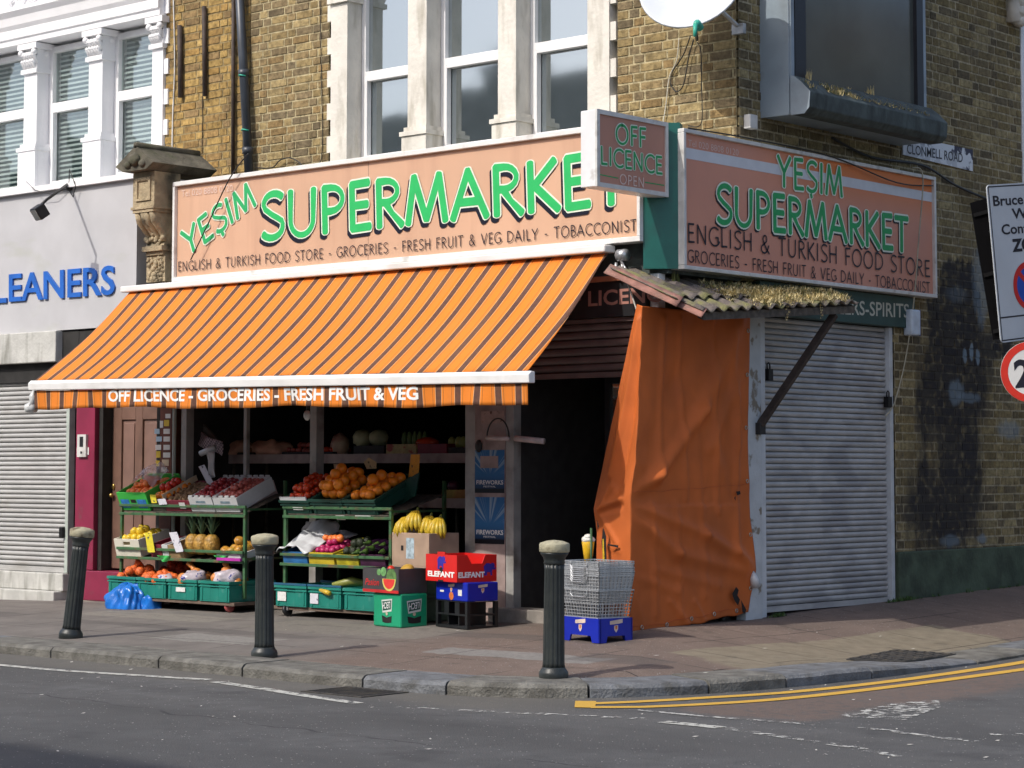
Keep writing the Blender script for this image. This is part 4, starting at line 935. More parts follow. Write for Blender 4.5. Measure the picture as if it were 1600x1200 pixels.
for a, b_ in (((935.5, 272.5), (966, 278.5)), ((1007.5, 284.8), (1037.5, 289.7))):
    P, Q = p5(a), p5(b_); mb.add([P+Vector((.001, 0, -.004)), Q+Vector((.001, 0, -.004)), Q+Vector((.001, 0, .004)), P+Vector((.001, 0, .004))], [(0, 1, 2, 3)])
mb.build('green_rule', LGD, ps)
mb = MB(); mb.box((-.03, by1+.001, 3.665), (.02, -.9, 3.70)).box((-.03, by1+.001, 3.32), (.02, -.9, 3.35)); mb.build('wall_bracket', mat('rusty_bracket', (.05, .025, .02), .8, .3, 20), ps)
# board over the door and board over the side shutter
ob = thing('shop_sign', 'dark off licence board with pinkish letters above the shop doorway', 'shop sign', (-.8, -1.0, 2.4))
OY = -.99
mb = MB(); mb.box((-1.455, OY, 2.395), (-.13, OY+.04, 2.66)); mb.build('board', mat('near_black_board', (.02, .022, .025), .35, .2), ob)
def p6(a): return pY(a[0], a[1], OY)
mb = MB(); font_text(mb, 'OFF LICENCE', p6((852, 482.5)), p6((1052, 469.5)), p6((852, 459)), .003, .02, norm=NF); mb.build('lettering', mat('dusky_pink_letters', (.42, .2, .16), .5, .08), ob)
mb = MB(); mb.box((-1.455, OY-.02, 2.661), (-.13, OY+.04, 2.70)); mb.build('top_rail', mat('terracotta_rail', (.45, .16, .08), .5), ob)
gb = thing('shop_sign', 'dark green wines and spirits board above the side shutter', 'shop sign', (.05, 1.4, 2.46))
mb = MB(); mb.box((-.02, .2, 2.455), (.06, 2.47, 2.715)); mb.build('board', mat('dark_green_board', (.02, .06, .055), .4, .1), gb, bevel=.005)
def p7(a): return pX(a[0], a[1], .06)
mb = MB(); font_text(mb, 'WINES-BEERS-SPIRITS', p7((1222, 485)), p7((1420, 496.5)), p7((1222, 461)), .002, .012, norm=NS_); mb.build('lettering', mat('cream_letters', (.5, .5, .42), .5, .06), gb)
# street name plate
st = thing('street_name_plate', 'chipped white enamel street name plate under the bay window', 'street sign', (.03, 3.0, 3.9))
def p8(a): return pX(a[0], a[1], .035)
c4 = [p8(a) for a in ((1411, 241.5), (1520, 267.5), (1520, 234), (1411, 211))]
ENA, t, b = newmat('chipped_enamel')
n1 = noise_fac(t, 7, 7, lo=.5, hi=.54); g = N(t, 'ShaderNodeNewGeometry'); x_, y_, z_ = sep(t, g)
ed = mth(t, 'MAXIMUM', smooth(t, y_, 3.3, 3.5), smooth(t, mth(t, 'ADD', z_, mth(t, 'MULTIPLY', y_, .05)), 4.16, 4.24))
L(t, mixc(t, mth(t, 'MULTIPLY', mth(t, 'ADD', ed, mth(t, 'MULTIPLY', n1, .25)), n1), (.62, .66, .7, 1), (.012, .012, .045, 1)), b.inputs['Base Color']); b.inputs['Roughness'].default_value = .3
mb = MB(); mb.prism(c4, (-.012, 0, 0)); mb.build('plate', ENA, st)
mb = MB(); font_text(mb, 'CLONMELL ROAD', p8((1417, 239.5)), p8((1504, 254)), p8((1417, 224)), .0015, .01, norm=NS_); mb.build('lettering', LK, st)

# ================================================================== AWNING
aw = thing('awning', 'orange and brown striped awning pulled out over the fruit stands', 'awning', (-3.2, -1.06, 2.9))
AWM, t, b = newmat('striped_canvas')
g = N(t, 'ShaderNodeNewGeometry'); x_, y_, z_ = sep(t, g)
u = mth(t, 'FRACT', mth(t, 'ADD', mth(t, 'DIVIDE', mth(t, 'ADD', x_, 12.), .1937), .235))
cr = N(t, 'ShaderNodeValToRGB'); cr.color_ramp.interpolation = 'CONSTANT'; L(t, u, cr.inputs[0])
OR, BRN, LT, DL = (.83, .24, .024, 1), (.085, .044, .042, 1), (.85, .5, .25, 1), (.22, .08, .03, 1)
st_ = [(0, BRN), (.3, LT), (.32, OR), (.4, DL), (.42, OR), (.83, DL), (.85, OR), (.975, LT)]
els = cr.color_ramp.elements
els[0].position = 0; els[0].color = BRN; els[1].position = st_[1][0]; els[1].color = st_[1][1]
for p, c in st_[2:]: e = els.new(p); e.color = c
nz = noise_fac(t, 30, 3, lo=.3, hi=.7); nz2 = noise_fac(t, 1.3, 4, lo=.3, hi=.8)
c = mixc(t, mth(t, 'MULTIPLY', nz, .12), cr.outputs[0], (.5, .2, .05, 1)); c = mixc(t, mth(t, 'MULTIPLY', nz2, .1), c, (.7, .36, .14, 1)); c = mixc(t, mth(t, 'MULTIPLY', noise_fac(t, 3, 5, (4, .5, .5), lo=.5, hi=.8), .2), c, (.36, .2, .11, 1))
L(t, c, b.inputs['Base Color']); b.inputs['Roughness'].default_value = .75; b.inputs['Specular IOR Level'].default_value = .25
tr = N(t, 'ShaderNodeBsdfTranslucent'); L(t, c, tr.inputs[0]); mx = N(t, 'ShaderNodeMixShader'); mx.inputs[0].default_value = .12
L(t, b.outputs[0], mx.inputs[1]); L(t, tr.outputs[0], mx.inputs[2]); L(t, mx.outputs[0], t.nodes['Material Output'].inputs[0])
def bar_z(x): return lerp(2.0, 1.915, (x+6.05)/5.75)
AYF = -2.1
def canopy(u, v):
    x = lerp(-5.97, -.40, u) if v == 0 else lerp(lerp(-5.97, -6.02, v), lerp(-.42, -.31, v), u)
    y = lerp(-1.09, AYF, v); z = lerp(lerp(2.885, 2.86, u), bar_z(x)+.035, v)-.045*math.sin(math.pi*v)*(1+.25*math.sin(u*6.28*2))+.012*mnoise.noise(Vector((u*14, v*1.6, 2)))*math.sin(math.pi*v)+.004*math.sin(u*70)*v
    return (x, y, z)
mb = MB(); mb.smooth = True; mb.grid(canopy, 120, 14); mb.build('canopy', AWM, aw, solid=.003)
mb = MB(); mb.smooth = True
def val(u, v):
    x = lerp(-6.02, -.31, u); z = bar_z(x)-.055
    h = .155+.008*math.sin(u*17+1)+.005*math.sin(u*41)
    return (x+.01*v*math.sin(u*60), AYF-.005+.012*v*math.sin(u*46+.7)+.008*v*math.sin(u*101), z-h*v)
mb.grid(val, 200, 5); mb.build('valance', AWM, aw, solid=.003)
mb = MB(); z0, z1 = bar_z(-6.07), bar_z(-.27)
mb.prism([(-6.07, AYF-.035, z0-.05), (-6.07, AYF-.04, z0+.01), (-6.07, AYF-.01, z0+.035), (-6.07, AYF+.03, z0+.03), (-6.07, AYF+.03, z0-.05)], (5.8, 0, z1-z0)); mb.build('front_bar', WHITE, aw, bevel=.006)
mb = MB(); mb.box((-6.05, -1.16, 2.865), (-.38, -1.03, 2.92)); mb.build('top_cassette', WHITE, aw, bevel=.01)
mb = MB(); 
for xa, dx in ((-5.4, 1.2), (-1.0, -1.2)):
    mb.tube([(xa, -1.03, 2.75), (xa+dx*.8, -1.55, 2.2), (xa+dx*.1, AYF+.05, bar_z(xa))], .02, 8)
mb.build('folding_arm', WHITE, aw)
mb = MB(); mb.smooth = True; mb.ball((-6.09, AYF+.05, 1.86), (.035, .06, .1), 10, 8, jit=.5); mb.ball((-6.1, AYF+.02, 1.8), (.05, .05, .05), 10, 8, jit=.5); mb.build('plastic_wrapping', mat('crumpled_clear_plastic', (.6, .62, .62), .25, .15, 20), aw)
def p9(a): return pY(a[0], a[1], AYF-.022)
mb = MB(); font_text(mb, 'OFF LICENCE - GROCERIES - FRESH FRUIT & VEG', p9((167, 627)), p9((651, 624)), p9((167, 609)), 0, .028, norm=NF)
for p in mb.v:
    u_ = clamp((p.x+6.02)/5.71); h_ = .155+.008*math.sin(u_*17+1)+.005*math.sin(u_*41); v_ = clamp((bar_z(p.x)-.055-p.z)/h_); p.y = val(u_, v_)[1]-.0035
if 1: mb.build('valance_lettering', mat('white_lettering', (.82, .82, .8), .5, .03), aw)
mb = MB(); mb.smooth = True; mb.tube([(-.33, -1.06, 2.84), (-.25, -1.06, 2.84)], .045, 10); mb.tube([(-.3, -1.07, 2.8), (-.22, -1.1, 2.72), (-.2, -1.07, 2.65)], .008, 6); mb.tube([(-.36, -1.05, 2.79), (-.36, -1.05, 2.69)], .014, 6); mb.tube([(-.3, -1.05, 2.79), (-.3, -1.05, 2.69)], .014, 6); mb.build('gearbox', STEEL, aw)

# ================================================================== CORRUGATED LEAN-TO ROOF, BRACE, TARPAULIN
def rz(x, y): t = (y+1.2)/2.06; return lerp(2.605-.42*x, 2.672-.2*x, t)
cr_ = thing('corrugated_roof', 'mossy corrugated asbestos sheets forming a lean-to roof over the side opening', 'lean-to roof', (.25, -.2, 2.55))
ASB = mat('weathered_asbestos', (.15, .125, .11), .95, .3, 10, .6, 50, dirt=(.2, .19, .08), dscale=6, dlo=.48, dhi=.62)
ASP = mat('pink_stained_asbestos', (.3, .15, .12), .9, .25, 9, .4, 50, dirt=(.16, .13, .11), dscale=7)
def sheet(x0, x1, y0, y1, lift, x0b=None, wave=.146, skew=0.):
    def f(u, v):
        y = lerp(y0, y1, v)+skew*(1-u)*(1-v); x = lerp(x0, x1, u); return (x, y, rz(x, y)+lift+.017*math.sin(2*math.pi*(y/wave)))
    return f
mb = MB(); mb.smooth = True; mb.grid(sheet(.1, .52, -1.17, .87, -.004), 10, 130); mb.build('lower_sheet', ASB, cr_, solid=.007)
mb = MB(); mb.smooth = True; mb.grid(sheet(-.26, .34, -1.24, -.35, .022), 12, 70); mb.build('upper_sheet', ASB, cr_, solid=.007)
mb = MB(); mb.smooth = True; mb.grid(sheet(-.05, .36, -.42, .86, .018), 12, 90); mb.build('upper_sheet', ASB, cr_, solid=.007)
mb = MB(); mb.smooth = True; mb.grid(lambda u, v: (lerp(-.3, .36, u), lerp(-1.27, -1.19, v)+.01*math.sin(u*9), rz(lerp(-.3, .36, u), -1.24)+lerp(-.035, .035, v)), 10, 3); mb.grid(lambda u, v: (lerp(.3, .53, u), lerp(-1.2, -1.13, v), rz(lerp(.3, .53, u), -1.17)+lerp(-.05, .012, v)), 8, 3); mb.build('pink_end_flashing', ASP, cr_, solid=.006)
mb = MB(); mb.box((.42, -1.1, 2.27), (.47, .85, 2.3), None)
mb = MB(); mb.prism([(.44, -1.12, rz(.44, -1.12)-.085), (.49, -1.12, rz(.49, -1.12)-.085), (.49, -1.12, rz(.49, -1.12)-.03), (.44, -1.12, rz(.44, -1.12)-.03)], (0, 1.98, rz(.44, .86)-rz(.44, -1.12))); mb.build('edge_batten', WOODG, cr_)
mb = MB(); random.seed(5)
for k in range(1700):
    y = random.uniform(-.62, .84); x = random.choice((random.uniform(.03, .49), random.uniform(.2, .45))); 
    if mnoise.noise(Vector((x*4, y*2.2, 3))) < -.12-.6*clamp((y+.45)*2) : continue
    z = rz(x, y)+(.02 if x < .34 else -.0)+.018*math.sin(2*math.pi*y/.146)
    mb.m = 0 if random.random() < .86 else 1
    tuft(mb, (x, y, z), random.uniform(.02, .055)*(1.2 if x > .3 else .8), .045, 7, wd=.004)
for (y, h) in ((-.85, .12), (-.8, .1), (-.15, .07), (.1, .06), (.75, .06)): mb.m = 1; tuft(mb, (.02, y, rz(.02, y)+.02), h, .02, 25)
for y in (-.08, .37): mb.m = 0; [tuft(mb, (.5, y+random.uniform(-.02, .02), rz(.5, y)-.02-.02*k), .02, .014, 6) for k in range(6)]
mb.build('moss', [mat('straw_moss', (.62, .52, .28), .95, .35, 30), MOSSG], cr_)
br = thing('timber_brace', 'diagonal dark timber brace propping the corrugated roof off the wall', 'brace', (.05, .15, 1.55))
a = Vector((.075, .16, 1.6)); d = Vector((.46, .62, 2.46)); dirn = (d-a).normalized(); sx_ = Vector((0, 1, 0)).cross(dirn).normalized()*.028; sy_ = dirn.cross(sx_).normalized()*.022
mb = MB(); mb.prism([a-sx_-sy_, a+sx_-sy_, a+sx_+sy_, a-sx_+sy_], d-a); mb.build('timber', mat('dark_timber', (.05, .035, .028), .8, .3, 12, .3, 60), br, bevel=.003)
mb = MB(); mb.box((.061, .12, 1.53), (.1, .2, 1.62)); mb.build('iron_plate', mat('iron', (.02, .018, .018), .7), br)
tp = thing('tarpaulin', 'orange tarpaulin hung from the corrugated roof over the shop corner', 'tarpaulin', (0, -1.0, .1))
TARP = mat('orange_tarp', (.55, .135, .03), .6, .1, 3, 0, transl=.07, spec=.3, dirt=(.36, .1, .03), dscale=2.2, dstretch=(1, 1, .5), dlo=.48, dhi=.8)
t = TARP.node_tree; b = t.nodes['Principled BSDF']
bp = N(t, 'ShaderNodeBump'); bp.inputs['Strength'].default_value = .5; bp.inputs['Distance'].default_value = .012
r1 = N(t, 'ShaderNodeTexNoise', noise_type='RIDGED_MULTIFRACTAL'); r1.inputs['Scale'].default_value = 3.2; r1.inputs['Detail'].default_value = 5; tc = N(t, 'ShaderNodeTexCoord'); mp = N(t, 'ShaderNodeMapping'); mp.inputs['Scale'].default_value = (1.6, 1.6, .7); mp.inputs['Rotation'].default_value = (.5, .1, 0); L(t, tc.outputs['Object'], mp.inputs[0]); L(t, mp.outputs[0], r1.inputs['Vector'])
L(t, mth(t, 'ADD', mth(t, 'MULTIPLY', r1.outputs[0], .35), mth(t, 'MULTIPLY', noise_fac(t, 260, 2, lo=0, hi=1), .06)), bp.inputs['Height']); L(t, bp.outputs[0], b.inputs['Normal'])
FOLD = [((1155, 500), (1100, 640), .022, .07), ((1100, 640), (1030, 745), .03, .06), ((1030, 745), (988, 775), .03, .05), ((1165, 560), (1110, 700), .012, .05), ((1130, 500), (1060, 600), -.018, .09), ((1090, 500), (1020, 700), -.02, .12),
        ((990, 800), (1060, 865), .02, .05), ((1060, 865), (1170, 895), .02, .05), ((1000, 790), (1100, 835), .016, .04), ((1100, 835), (1175, 885), .03, .05), ((1000, 900), (1060, 925), .01, .04), ((1030, 890), (1120, 915), .01, .04), ((1120, 700), (1150, 860), .012, .06), ((1050, 940), (1075, 975), .01, .025), ((1085, 940), (1100, 970), .01, .02), ((1000, 930), (1015, 985), .01, .025), ((1140, 500), (1150, 700), .012, .04)]
FOLD += [((1040, 500), (1035, 740), .014, .035), ((1065, 500), (1075, 780), .012, .03), ((1115, 500), (1120, 800), .012, .03), ((1150, 620), (1145, 860), .014, .035), ((1090, 640), (1100, 930), .01, .04), ((1025, 790), (1030, 960), .01, .035), ((1060, 790), (1065, 960), .008, .03)]
FL = []
for a_, b_, am, wd in FOLD: P, Q = pX(*a_, .05), pX(*b_, .05); FL.append((Vector((P.y, P.z)), Vector((Q.y, Q.z)), am*(1.35 if am > 0 else .9), wd*1.0))
FL2 = []
for a_, b_, am, wd in (((934, 796), (983, 778), .02, .03), ((934, 798), (960, 760), .018, .03), ((934, 800), (985, 790), -.015, .025), ((934, 802), (975, 850), .012, .03), ((1000, 500), (955, 740), .03, .05), ((1012, 540), (975, 760), -.025, .05), ((940, 850), (980, 860), .008, .03)):
    P, Q = pY(*a_, -1.2), pY(*b_, -1.2); FL2.append((Vector((P.x, P.z)), Vector((Q.x, Q.z)), am*1.3, wd*.9))
def segd(p, a, b): t = clamp((p-a).dot(b-a)/max((b-a).length_squared, 1e-9)); return (p-a-(b-a)*t).length
def foldsum(p, F): return sum(am*math.exp(-(segd(p, a, b)/wd)**2) for a, b, am, wd in F)
def tarpL(z): return Vector((interp(z, [(.1, -.46), (.8, -.455), (.97, -.49), (2.46, -.07)]), interp(z, [(.1, -1.18), (.97, -1.16), (2.46, -1.17)]), z))
def tarpK(z): return Vector((interp(z, [(.1, -.01), (1.07, -.01), (1.3, .02), (2.46, .02)]), interp(z, [(.1, -1.335), (1.07, -1.335), (1.3, -1.31), (2.46, -1.22)]), z))
def tarpR(z): return Vector((.075, interp(z, [(.1, -.03), (.3, .02), (.5, .1), (.6, .085), (.9, .02), (1.5, .0), (2.46, .045)]), z))
def tarp(u, v):
    # u: 0..0.3 front face, 0.3..1 side face
    if u <= .3:
        t = u/.3; z = lerp(lerp(.12, .085, t), lerp(2.46, 2.44, t), v)
        p = tarpL(z).lerp(tarpK(z), t); d = foldsum(Vector((p.x, p.z)), FL2)*math.sin(math.pi*min(1, t*1.0))**.5 if 0 < t < 1 else 0
        bul = .0 if z < 1.05 else .03*math.sin(math.pi*t)*math.sin(math.pi*clamp((z-1.05)/1.4))
        return p+Vector((0, -d+bul, 0))+Vector((0, .004*mnoise.noise(p*6), 0))
    t = (u-.3)/.7; z = lerp(lerp(.085, .19, t**1.2)+.006*math.sin(t*19)+.003*math.sin(t*41), lerp(2.44, 2.43, t), v)
    p = tarpK(z).lerp(tarpR(z), t); e = min(1, t*8)*min(1, (1-t)*10)
    d = foldsum(Vector((p.y, p.z)), FL)*e
    slump = -.02*math.sin(math.pi*t)*math.sin(math.pi*clamp((z-1.0)/1.4)) if z > 1 else .015*math.sin(math.pi*t)
    return p+Vector((d+slump+.006*mnoise.noise(p*4)+.003*mnoise.noise(p*11), 0, 0))
mb = MB(); mb.smooth = True; mb.grid(tarp, 140, 170); ct = mb.build('cloth', TARP, tp, solid=.002)
mb = MB(); mb.smooth = True
EYE = mat('eyelet_metal', (.45, .42, .36), .4, .2, metal=.7)
for v in (.08, .26, .44, .62, .8, .95):
    q = tarp(.985, v); n_ = Vector((1, 0, 0)); mb.tube([q+Vector((.004, math.cos(k*.785)*.014, math.sin(k*.785)*.014)) for k in range(9)], .004, 5, cap=False)
for u in (.36, .5, .64, .78, .92):
    q = tarp(u, .012); mb.tube([q+Vector((.005, math.cos(k*.785)*.014, .012+math.sin(k*.785)*.014)) for k in range(9)], .004, 5, cap=False)
mb.build('eyelet', EYE, tp)
mb = MB(); mb.smooth = True
for vv in (.43, .022): mb.tube([tarp(.305+.69*k/90, vv)+Vector((.0022, 0, 0)) for k in range(91)], .0022, 4)
mb.build('seam', mat('tarp_seam', (.42, .09, .02), .7, .15), tp)
HOLE = mat('dark_tear', (.012, .01, .01), .9)
def patchX(pts, x=.0): return [pX(a, b_, x) for a, b_ in pts]
mb = MB(); xo = .105
mb.prism(patchX([(1150, 917), (1154, 922), (1152, 930), (1156, 937), (1153, 946), (1147, 937), (1144, 928)], xo), (.002, 0, 0)); mb.prism(patchX([(1158, 938), (1166, 953), (1164, 958), (1160, 957)], xo), (.002, 0, 0)); mb.prism(patchX([(1150, 768), (1156, 767), (1157, 772), (1152, 774)], xo), (.002, 0, 0)); mb.prism(patchX([(1147, 778), (1149, 775), (1149, 782)], xo), (.002, 0, 0))
yo = -1.285
mb.prism([pY(*a, yo) for a in ((943, 824), (947, 838), (948, 884), (944, 884), (940, 846))], (0, -.002, 0)); mb.prism([pY(*a, yo-.03) for a in ((950, 850), (966, 852), (966, 856), (950, 852))], (0, -.002, 0)); mb.prism([pY(*a, yo+.05) for a in ((933, 812), (936, 822), (934, 828))], (0, -.002, 0))
mb.build('tear', HOLE, tp)
mb = MB(); mb.prism([pY(*a, yo-.004) for a in ((941.5, 842), (943.5, 842), (945, 884), (942, 884))], (0, -.002, 0)); mb.build('yellow_strip', mat('yellow_strip', (.6, .4, .02), .5, .3, 60), tp)
mb = MB(); mb.smooth = True; mb.tube([pX(1176, 893, .08), pX(1178, 903, .1), pX(1180, 915, .09)], [.012, .03, .045], 8); mb.build('knotted_plastic_bag', mat('white_plastic_bag', (.6, .62, .64), .4, .1), tp)
cart = thing('covered_stand', 'dark wheeled stand mostly hidden under the orange tarpaulin', 'stand', (-.1, -.6, .1))
mb = MB(); mb.box((-.3, -1.22, .2), (-.04, -.06, .26)); mb.box((-.3, -1.22, .261), (-.27, -.06, .9)); mb.build('frame', BLACK, cart)
for y in (-1.05, -.12):
    mb = MB(); mb.smooth = True; mb.lathe([(.02, -.015), (.05, -.015), (.055, 0), (.05, .015), (.02, .015)], (-.06, y, .13), 14, M=Matrix.Rotation(R(90), 4, 'Y')); mb.build('wheel', BLACK, cart)

# ================================================================== DISH, CABLES, PIPES, LAMP
di = thing('satellite_dish', 'white satellite dish fixed to the brick corner above the projecting sign', 'satellite dish', (.0, -.05, 4.75))
cD = Vector((-.09, -.42, 4.93)); dn = Vector((.28, -.86, .36)).normalized(); Mq = dn.to_track_quat('Z', 'Y').to_matrix().to_4x4()
DW = mat('dish_pale_grey', (.6, .64, .68), .4, .05, 3, dirt=(.48, .52, .55), dscale=2)
mb = MB(); mb.smooth = True; prof = [(.001, 0)]+[(.41*k/10, .09*(k/10)**2) for k in range(1, 11)]+[(.42, .092), (.425, .08)]+[(.405*k/10, .09*(k/10)**2-.012) for k in range(10, 0, -1)]+[(.001, -.012)]
mb.lathe(prof, cD-dn*.0, 40, M=Mq, cap=False); mb.build('reflector', DW, di)
mb = MB(); mb.smooth = True
low = cD+Mq.to_3x3() @ Vector((0, -.38, .09)); up_ = Mq.to_3x3() @ Vector((0, 1, 0))
if (Mq.to_3x3() @ Vector((0, 1, 0))).z < 0: low = cD+Mq.to_3x3() @ Vector((0, .38, .09)); up_ = -up_
lnb = pY(1086, 42, -.86); low = pY(1089, 62, -.44)
mb.tube([low, lnb], .013, 8); mb.build('feed_arm', mat('dark_arm', (.03, .03, .035), .5), di)
LNB = mat('green_lnb', (.04, .38, .27), .45, .1)
mb = MB(); mb.smooth = True; mb.tube([lnb+up_*.02, lnb-dn*.03+up_*.05, lnb-dn*.09+up_*.05], [.018, .03, .034], 10); mb.tube([lnb+up_*.02, lnb-up_*.07-dn*.02], [.018, .012], 8); mb.build('lnb', LNB, di)
mb = MB(); mb.box((-.01, -.06, 4.6), (.10, -.02, 4.68)); mb.tube([(.04, -.04, 4.66), (.0, -.3, 4.8), cD-dn*.02], .018, 8); mb.build('wall_bracket', STEEL, di, bevel=.003)
mb = MB()
for dx in (-.05, .05): q = cD+Mq.to_3x3() @ Vector((dx, 0, .01))+up_*.04; mb.ball(q, .009, 6, 5)
mb.build('bolt', BLACK, di)
def wire(name, label, pts, r, M=CABLE, plane=None, group=None):
    P = [pY(*p, plane) if plane is not None else Vector(p) for p in pts]
    Q = []
    for i in range(len(P)-1):
        p0, p1, p2, p3_ = P[max(0, i-1)], P[i], P[i+1], P[min(len(P)-1, i+2)]
        for j in range(6):
            t = j/6; Q.append(.5*((2*p1)+(p2-p0)*t+(2*p0-5*p1+4*p2-p3_)*t*t+(3*p1-p0-3*p2+p3_)*t**3))
    Q.append(P[-1]); mb = MB(); mb.smooth = True; mb.tube(Q, r, 5)
    return tag(mb.build(name, M), label, 'cable', group)
wire('cable', 'thin black cable looping down the bricks beneath the satellite dish', [(1079, 55), (1068, 85), (1052, 110), (1048, 130), (1057, 143), (1068, 132), (1076, 90), (1084, 62)], .005, plane=-.05)
wire('cable', 'black cable hanging straight from the satellite dish to the side sign', [(1089, 66), (1095, 80), (1096, 130), (1097, 185), (1090, 198), (1075, 196)], .004, plane=-.06)
wire('cable', 'pale cable running down the bricks left of the satellite dish', [(1061, 60), (1057, 95), (1046, 120), (1041, 160), (1036, 195)], .005, mat('pale_cable', (.6, .57, .47), .6), plane=-.04)
wire('cable', 'black cable slung diagonally across the left end of the long sign', [(388, 240), (370, 262), (353, 290), (325, 350), (298, 406)], .006, plane=-1.13)
wire('cable', 'tangled black cable lying on top of the long sign beside the downpipe', [(400, 262), (425, 262), (438, 250), (455, 247), (470, 256), (472, 262)], .006, plane=-.06)
wire('cable', 'thin dark cable dropping down the bricks left of the stone window surround', [(500, 0), (502, 110), (503, 240), (490, 256), (470, 262)], .004, plane=-.03)
wire('cable', 'thin black cable hanging below the left iron rod on the brick wall', [(316, 150), (316, 200), (315, 265)], .004, plane=-.03)
wire('cable', 'white cable running down the joint between the white and the brick building', [(271, 0), (273, 100), (270, 180), (269, 232)], .007, mat('white_cable', (.6, .6, .58), .5), plane=-.03)
wire('cable', 'thick black cable sagging across the bricks below the street name plate', [pX(1300, 215, .05), pX(1360, 245, .06), pX(1440, 258, .05), pX(1490, 288, .05), pX(1530, 306, .05), pX(1575, 322, .05)], .011)
wire('cable', 'thin black cable stretched along the top of the side sign', [pX(1075, 200, .14), pX(1180, 218, .15), pX(1300, 245, .15), pX(1400, 285, .16), pX(1458, 290, .14)], .006)
wire('cable', 'pale string hanging in front of the right end of the side sign', [pX(1425, 262, .15), pX(1442, 275, .16), pX(1435, 380, .16), pX(1428, 470, .12), pX(1415, 560, .06), pX(1400, 622, .05), pX(1392, 640, .04), pX(1384, 650, .05)], .006, mat('string', (.4, .37, .28), .8))
wire('cable', 'white cord tied between the corner post and the corrugated roof end', [(972, 420), (985, 455), (995, 485), (1000, 500)], .007, mat('white_cord', (.55, .53, .48), .7), plane=-1.12)
# down pipe and iron rods
dp = thing('downpipe', 'dark cast iron downpipe on the yellow brick wall', 'pipe', (-5.6, -.08, 3.8))
P0, P1 = pY(373, -30, -.09), pY(389, 272, -.09)
mb = MB(); mb.smooth = True; mb.tube([P1, P1+(P0-P1)*1.3], .042, 12); mb.build('pipe', mat('slate_grey_pipe', (.05, .06, .075), .4, .15), dp)
mb = MB(); mb.smooth = True
for f_ in (.12, .52, 1.0): q = P1+(P0-P1)*f_; mb.tube([q-Vector((0, 0, .03)), q+Vector((0, 0, .03))], .052, 12)
mb.build('collar', mat('slate_grey_pipe', None), dp)
mb = MB()
for f_ in (.22, .5): q = P1+(P0-P1)*f_; mb.smooth = True; mb.tube([q+Vector((-.05, -.02, .01)), q+Vector((0, -.055, .012)), q+Vector((.05, -.02, 0))], .008, 6)
mb.build('green_tie', LNB, dp)
for (a_, b_, lb, r_) in (((281, 40), (282, 152), 'short brown iron rod fixed to the bricks nearest the white building', .026), ((319, 10), (320, 150), 'long brown iron rod fixed to the bricks right of the short one', .024), ((365, -40), (364, 272), 'rusty dark conduit on the bricks just left of the downpipe', .02)):
    mb = MB(); mb.smooth = True; A_, B_ = pY(*a_, -.05), pY(*b_, -.05); mb.tube([B_, A_], r_, 8); tag(mb.build('iron_rod', mat('brown_iron', (.05, .035, .028), .7, .3, 20)), lb, 'pipe')
jb = MB(); q = pX(1170, 192, .04); jb.box((.026, q.y-.05, q.z-.05), (.09, q.y+.05, q.z+.06)); tag(jb.build('junction_box', ALU, bevel=.006), 'small grey junction box on the brick corner above the side sign', 'junction box')
al = thing('alarm_box', 'white and blue alarm box beside the dark green board', 'alarm box', (.1, 2.6, 2.4))
q = pX(1427, 502, .1); mb = MB(); mb.box((.03, q.y-.05, q.z-.12), (.12, q.y+.09, q.z+.1)); mb.build('case', mat('alarm_white', (.5, .58, .68), .35), al, bevel=.015)
mb = MB(); mb.box((.04, q.y+.091, q.z-.12), (.11, q.y+.1, q.z+.1)); mb.build('blue_edge', mat('alarm_blue', (.03, .04, .3), .4), al)
fl = thing('floodlight', 'dark floodlight on an arm above the blue cleaners lettering', 'floodlight', (-6.9, -1.0, 3.95))
mnt = Vector((pY(108, 306, -.97).x, -.97, 3.93)); hd = pY(62, 329, -1.5)
mb = MB(); mb.smooth = True; mb.tube([mnt, mnt+Vector((0, -.02, .03)), hd+Vector((.03, .05, .1)), hd+Vector((0, 0, .04))], .014, 7); mb.ball(mnt, .035, 8, 6); mb.build('arm', CABLE, fl)
mb = MB(); Mx = TM(hd, (R(35), 0, R(-10))); mb.box((-.06, -.06, -.075), (.06, .05, .05), Mx); mb.build('lamp_head', BLACK, fl, bevel=.01)
mb = MB(); mb.box((-.05, -.064, -.065), (.05, -.061, .04), Mx); mb.build('lens', GLASS, fl)
mb = MB(); mb.smooth = True; mb.tube([mnt+Vector((.02, -.02, .02)), mnt+Vector((.08, -.06, .16)), mnt+Vector((.14, -.03, .0)), mnt+Vector((.1, -.03, -.1)), mnt+Vector((.02, -.02, -.02))], .005, 5); mb.tube([mnt, mnt+Vector((-.2, -.05, -.05)), mnt+Vector((-.4, -.1, .0)), mnt+Vector((-.55, -.1, .1))], .004, 5); mb.build('loose_wire', CABLE, fl)
# hook lamp under the valance
hb = thing('hanging_bulb', 'clear glass bulb hanging under the middle of the awning', 'light bulb', (-3.3, -1.7, 1.75))
q = pY(480, 649, -1.7); mb = MB(); mb.smooth = True; mb.ball(q, (.03, .03, .042), 12, 8); mb.build('bulb', mat('clear_bulb_glass', (.6, .6, .58), .08, .05, spec=1), hb)
mb = MB(); mb.smooth = True; mb.tube([q+Vector((0, 0, .035)), q+Vector((.01, 0, .09)), q+Vector((.02, 0, .5))], .012, 6); mb.build('lamp_holder', BLACK, hb)
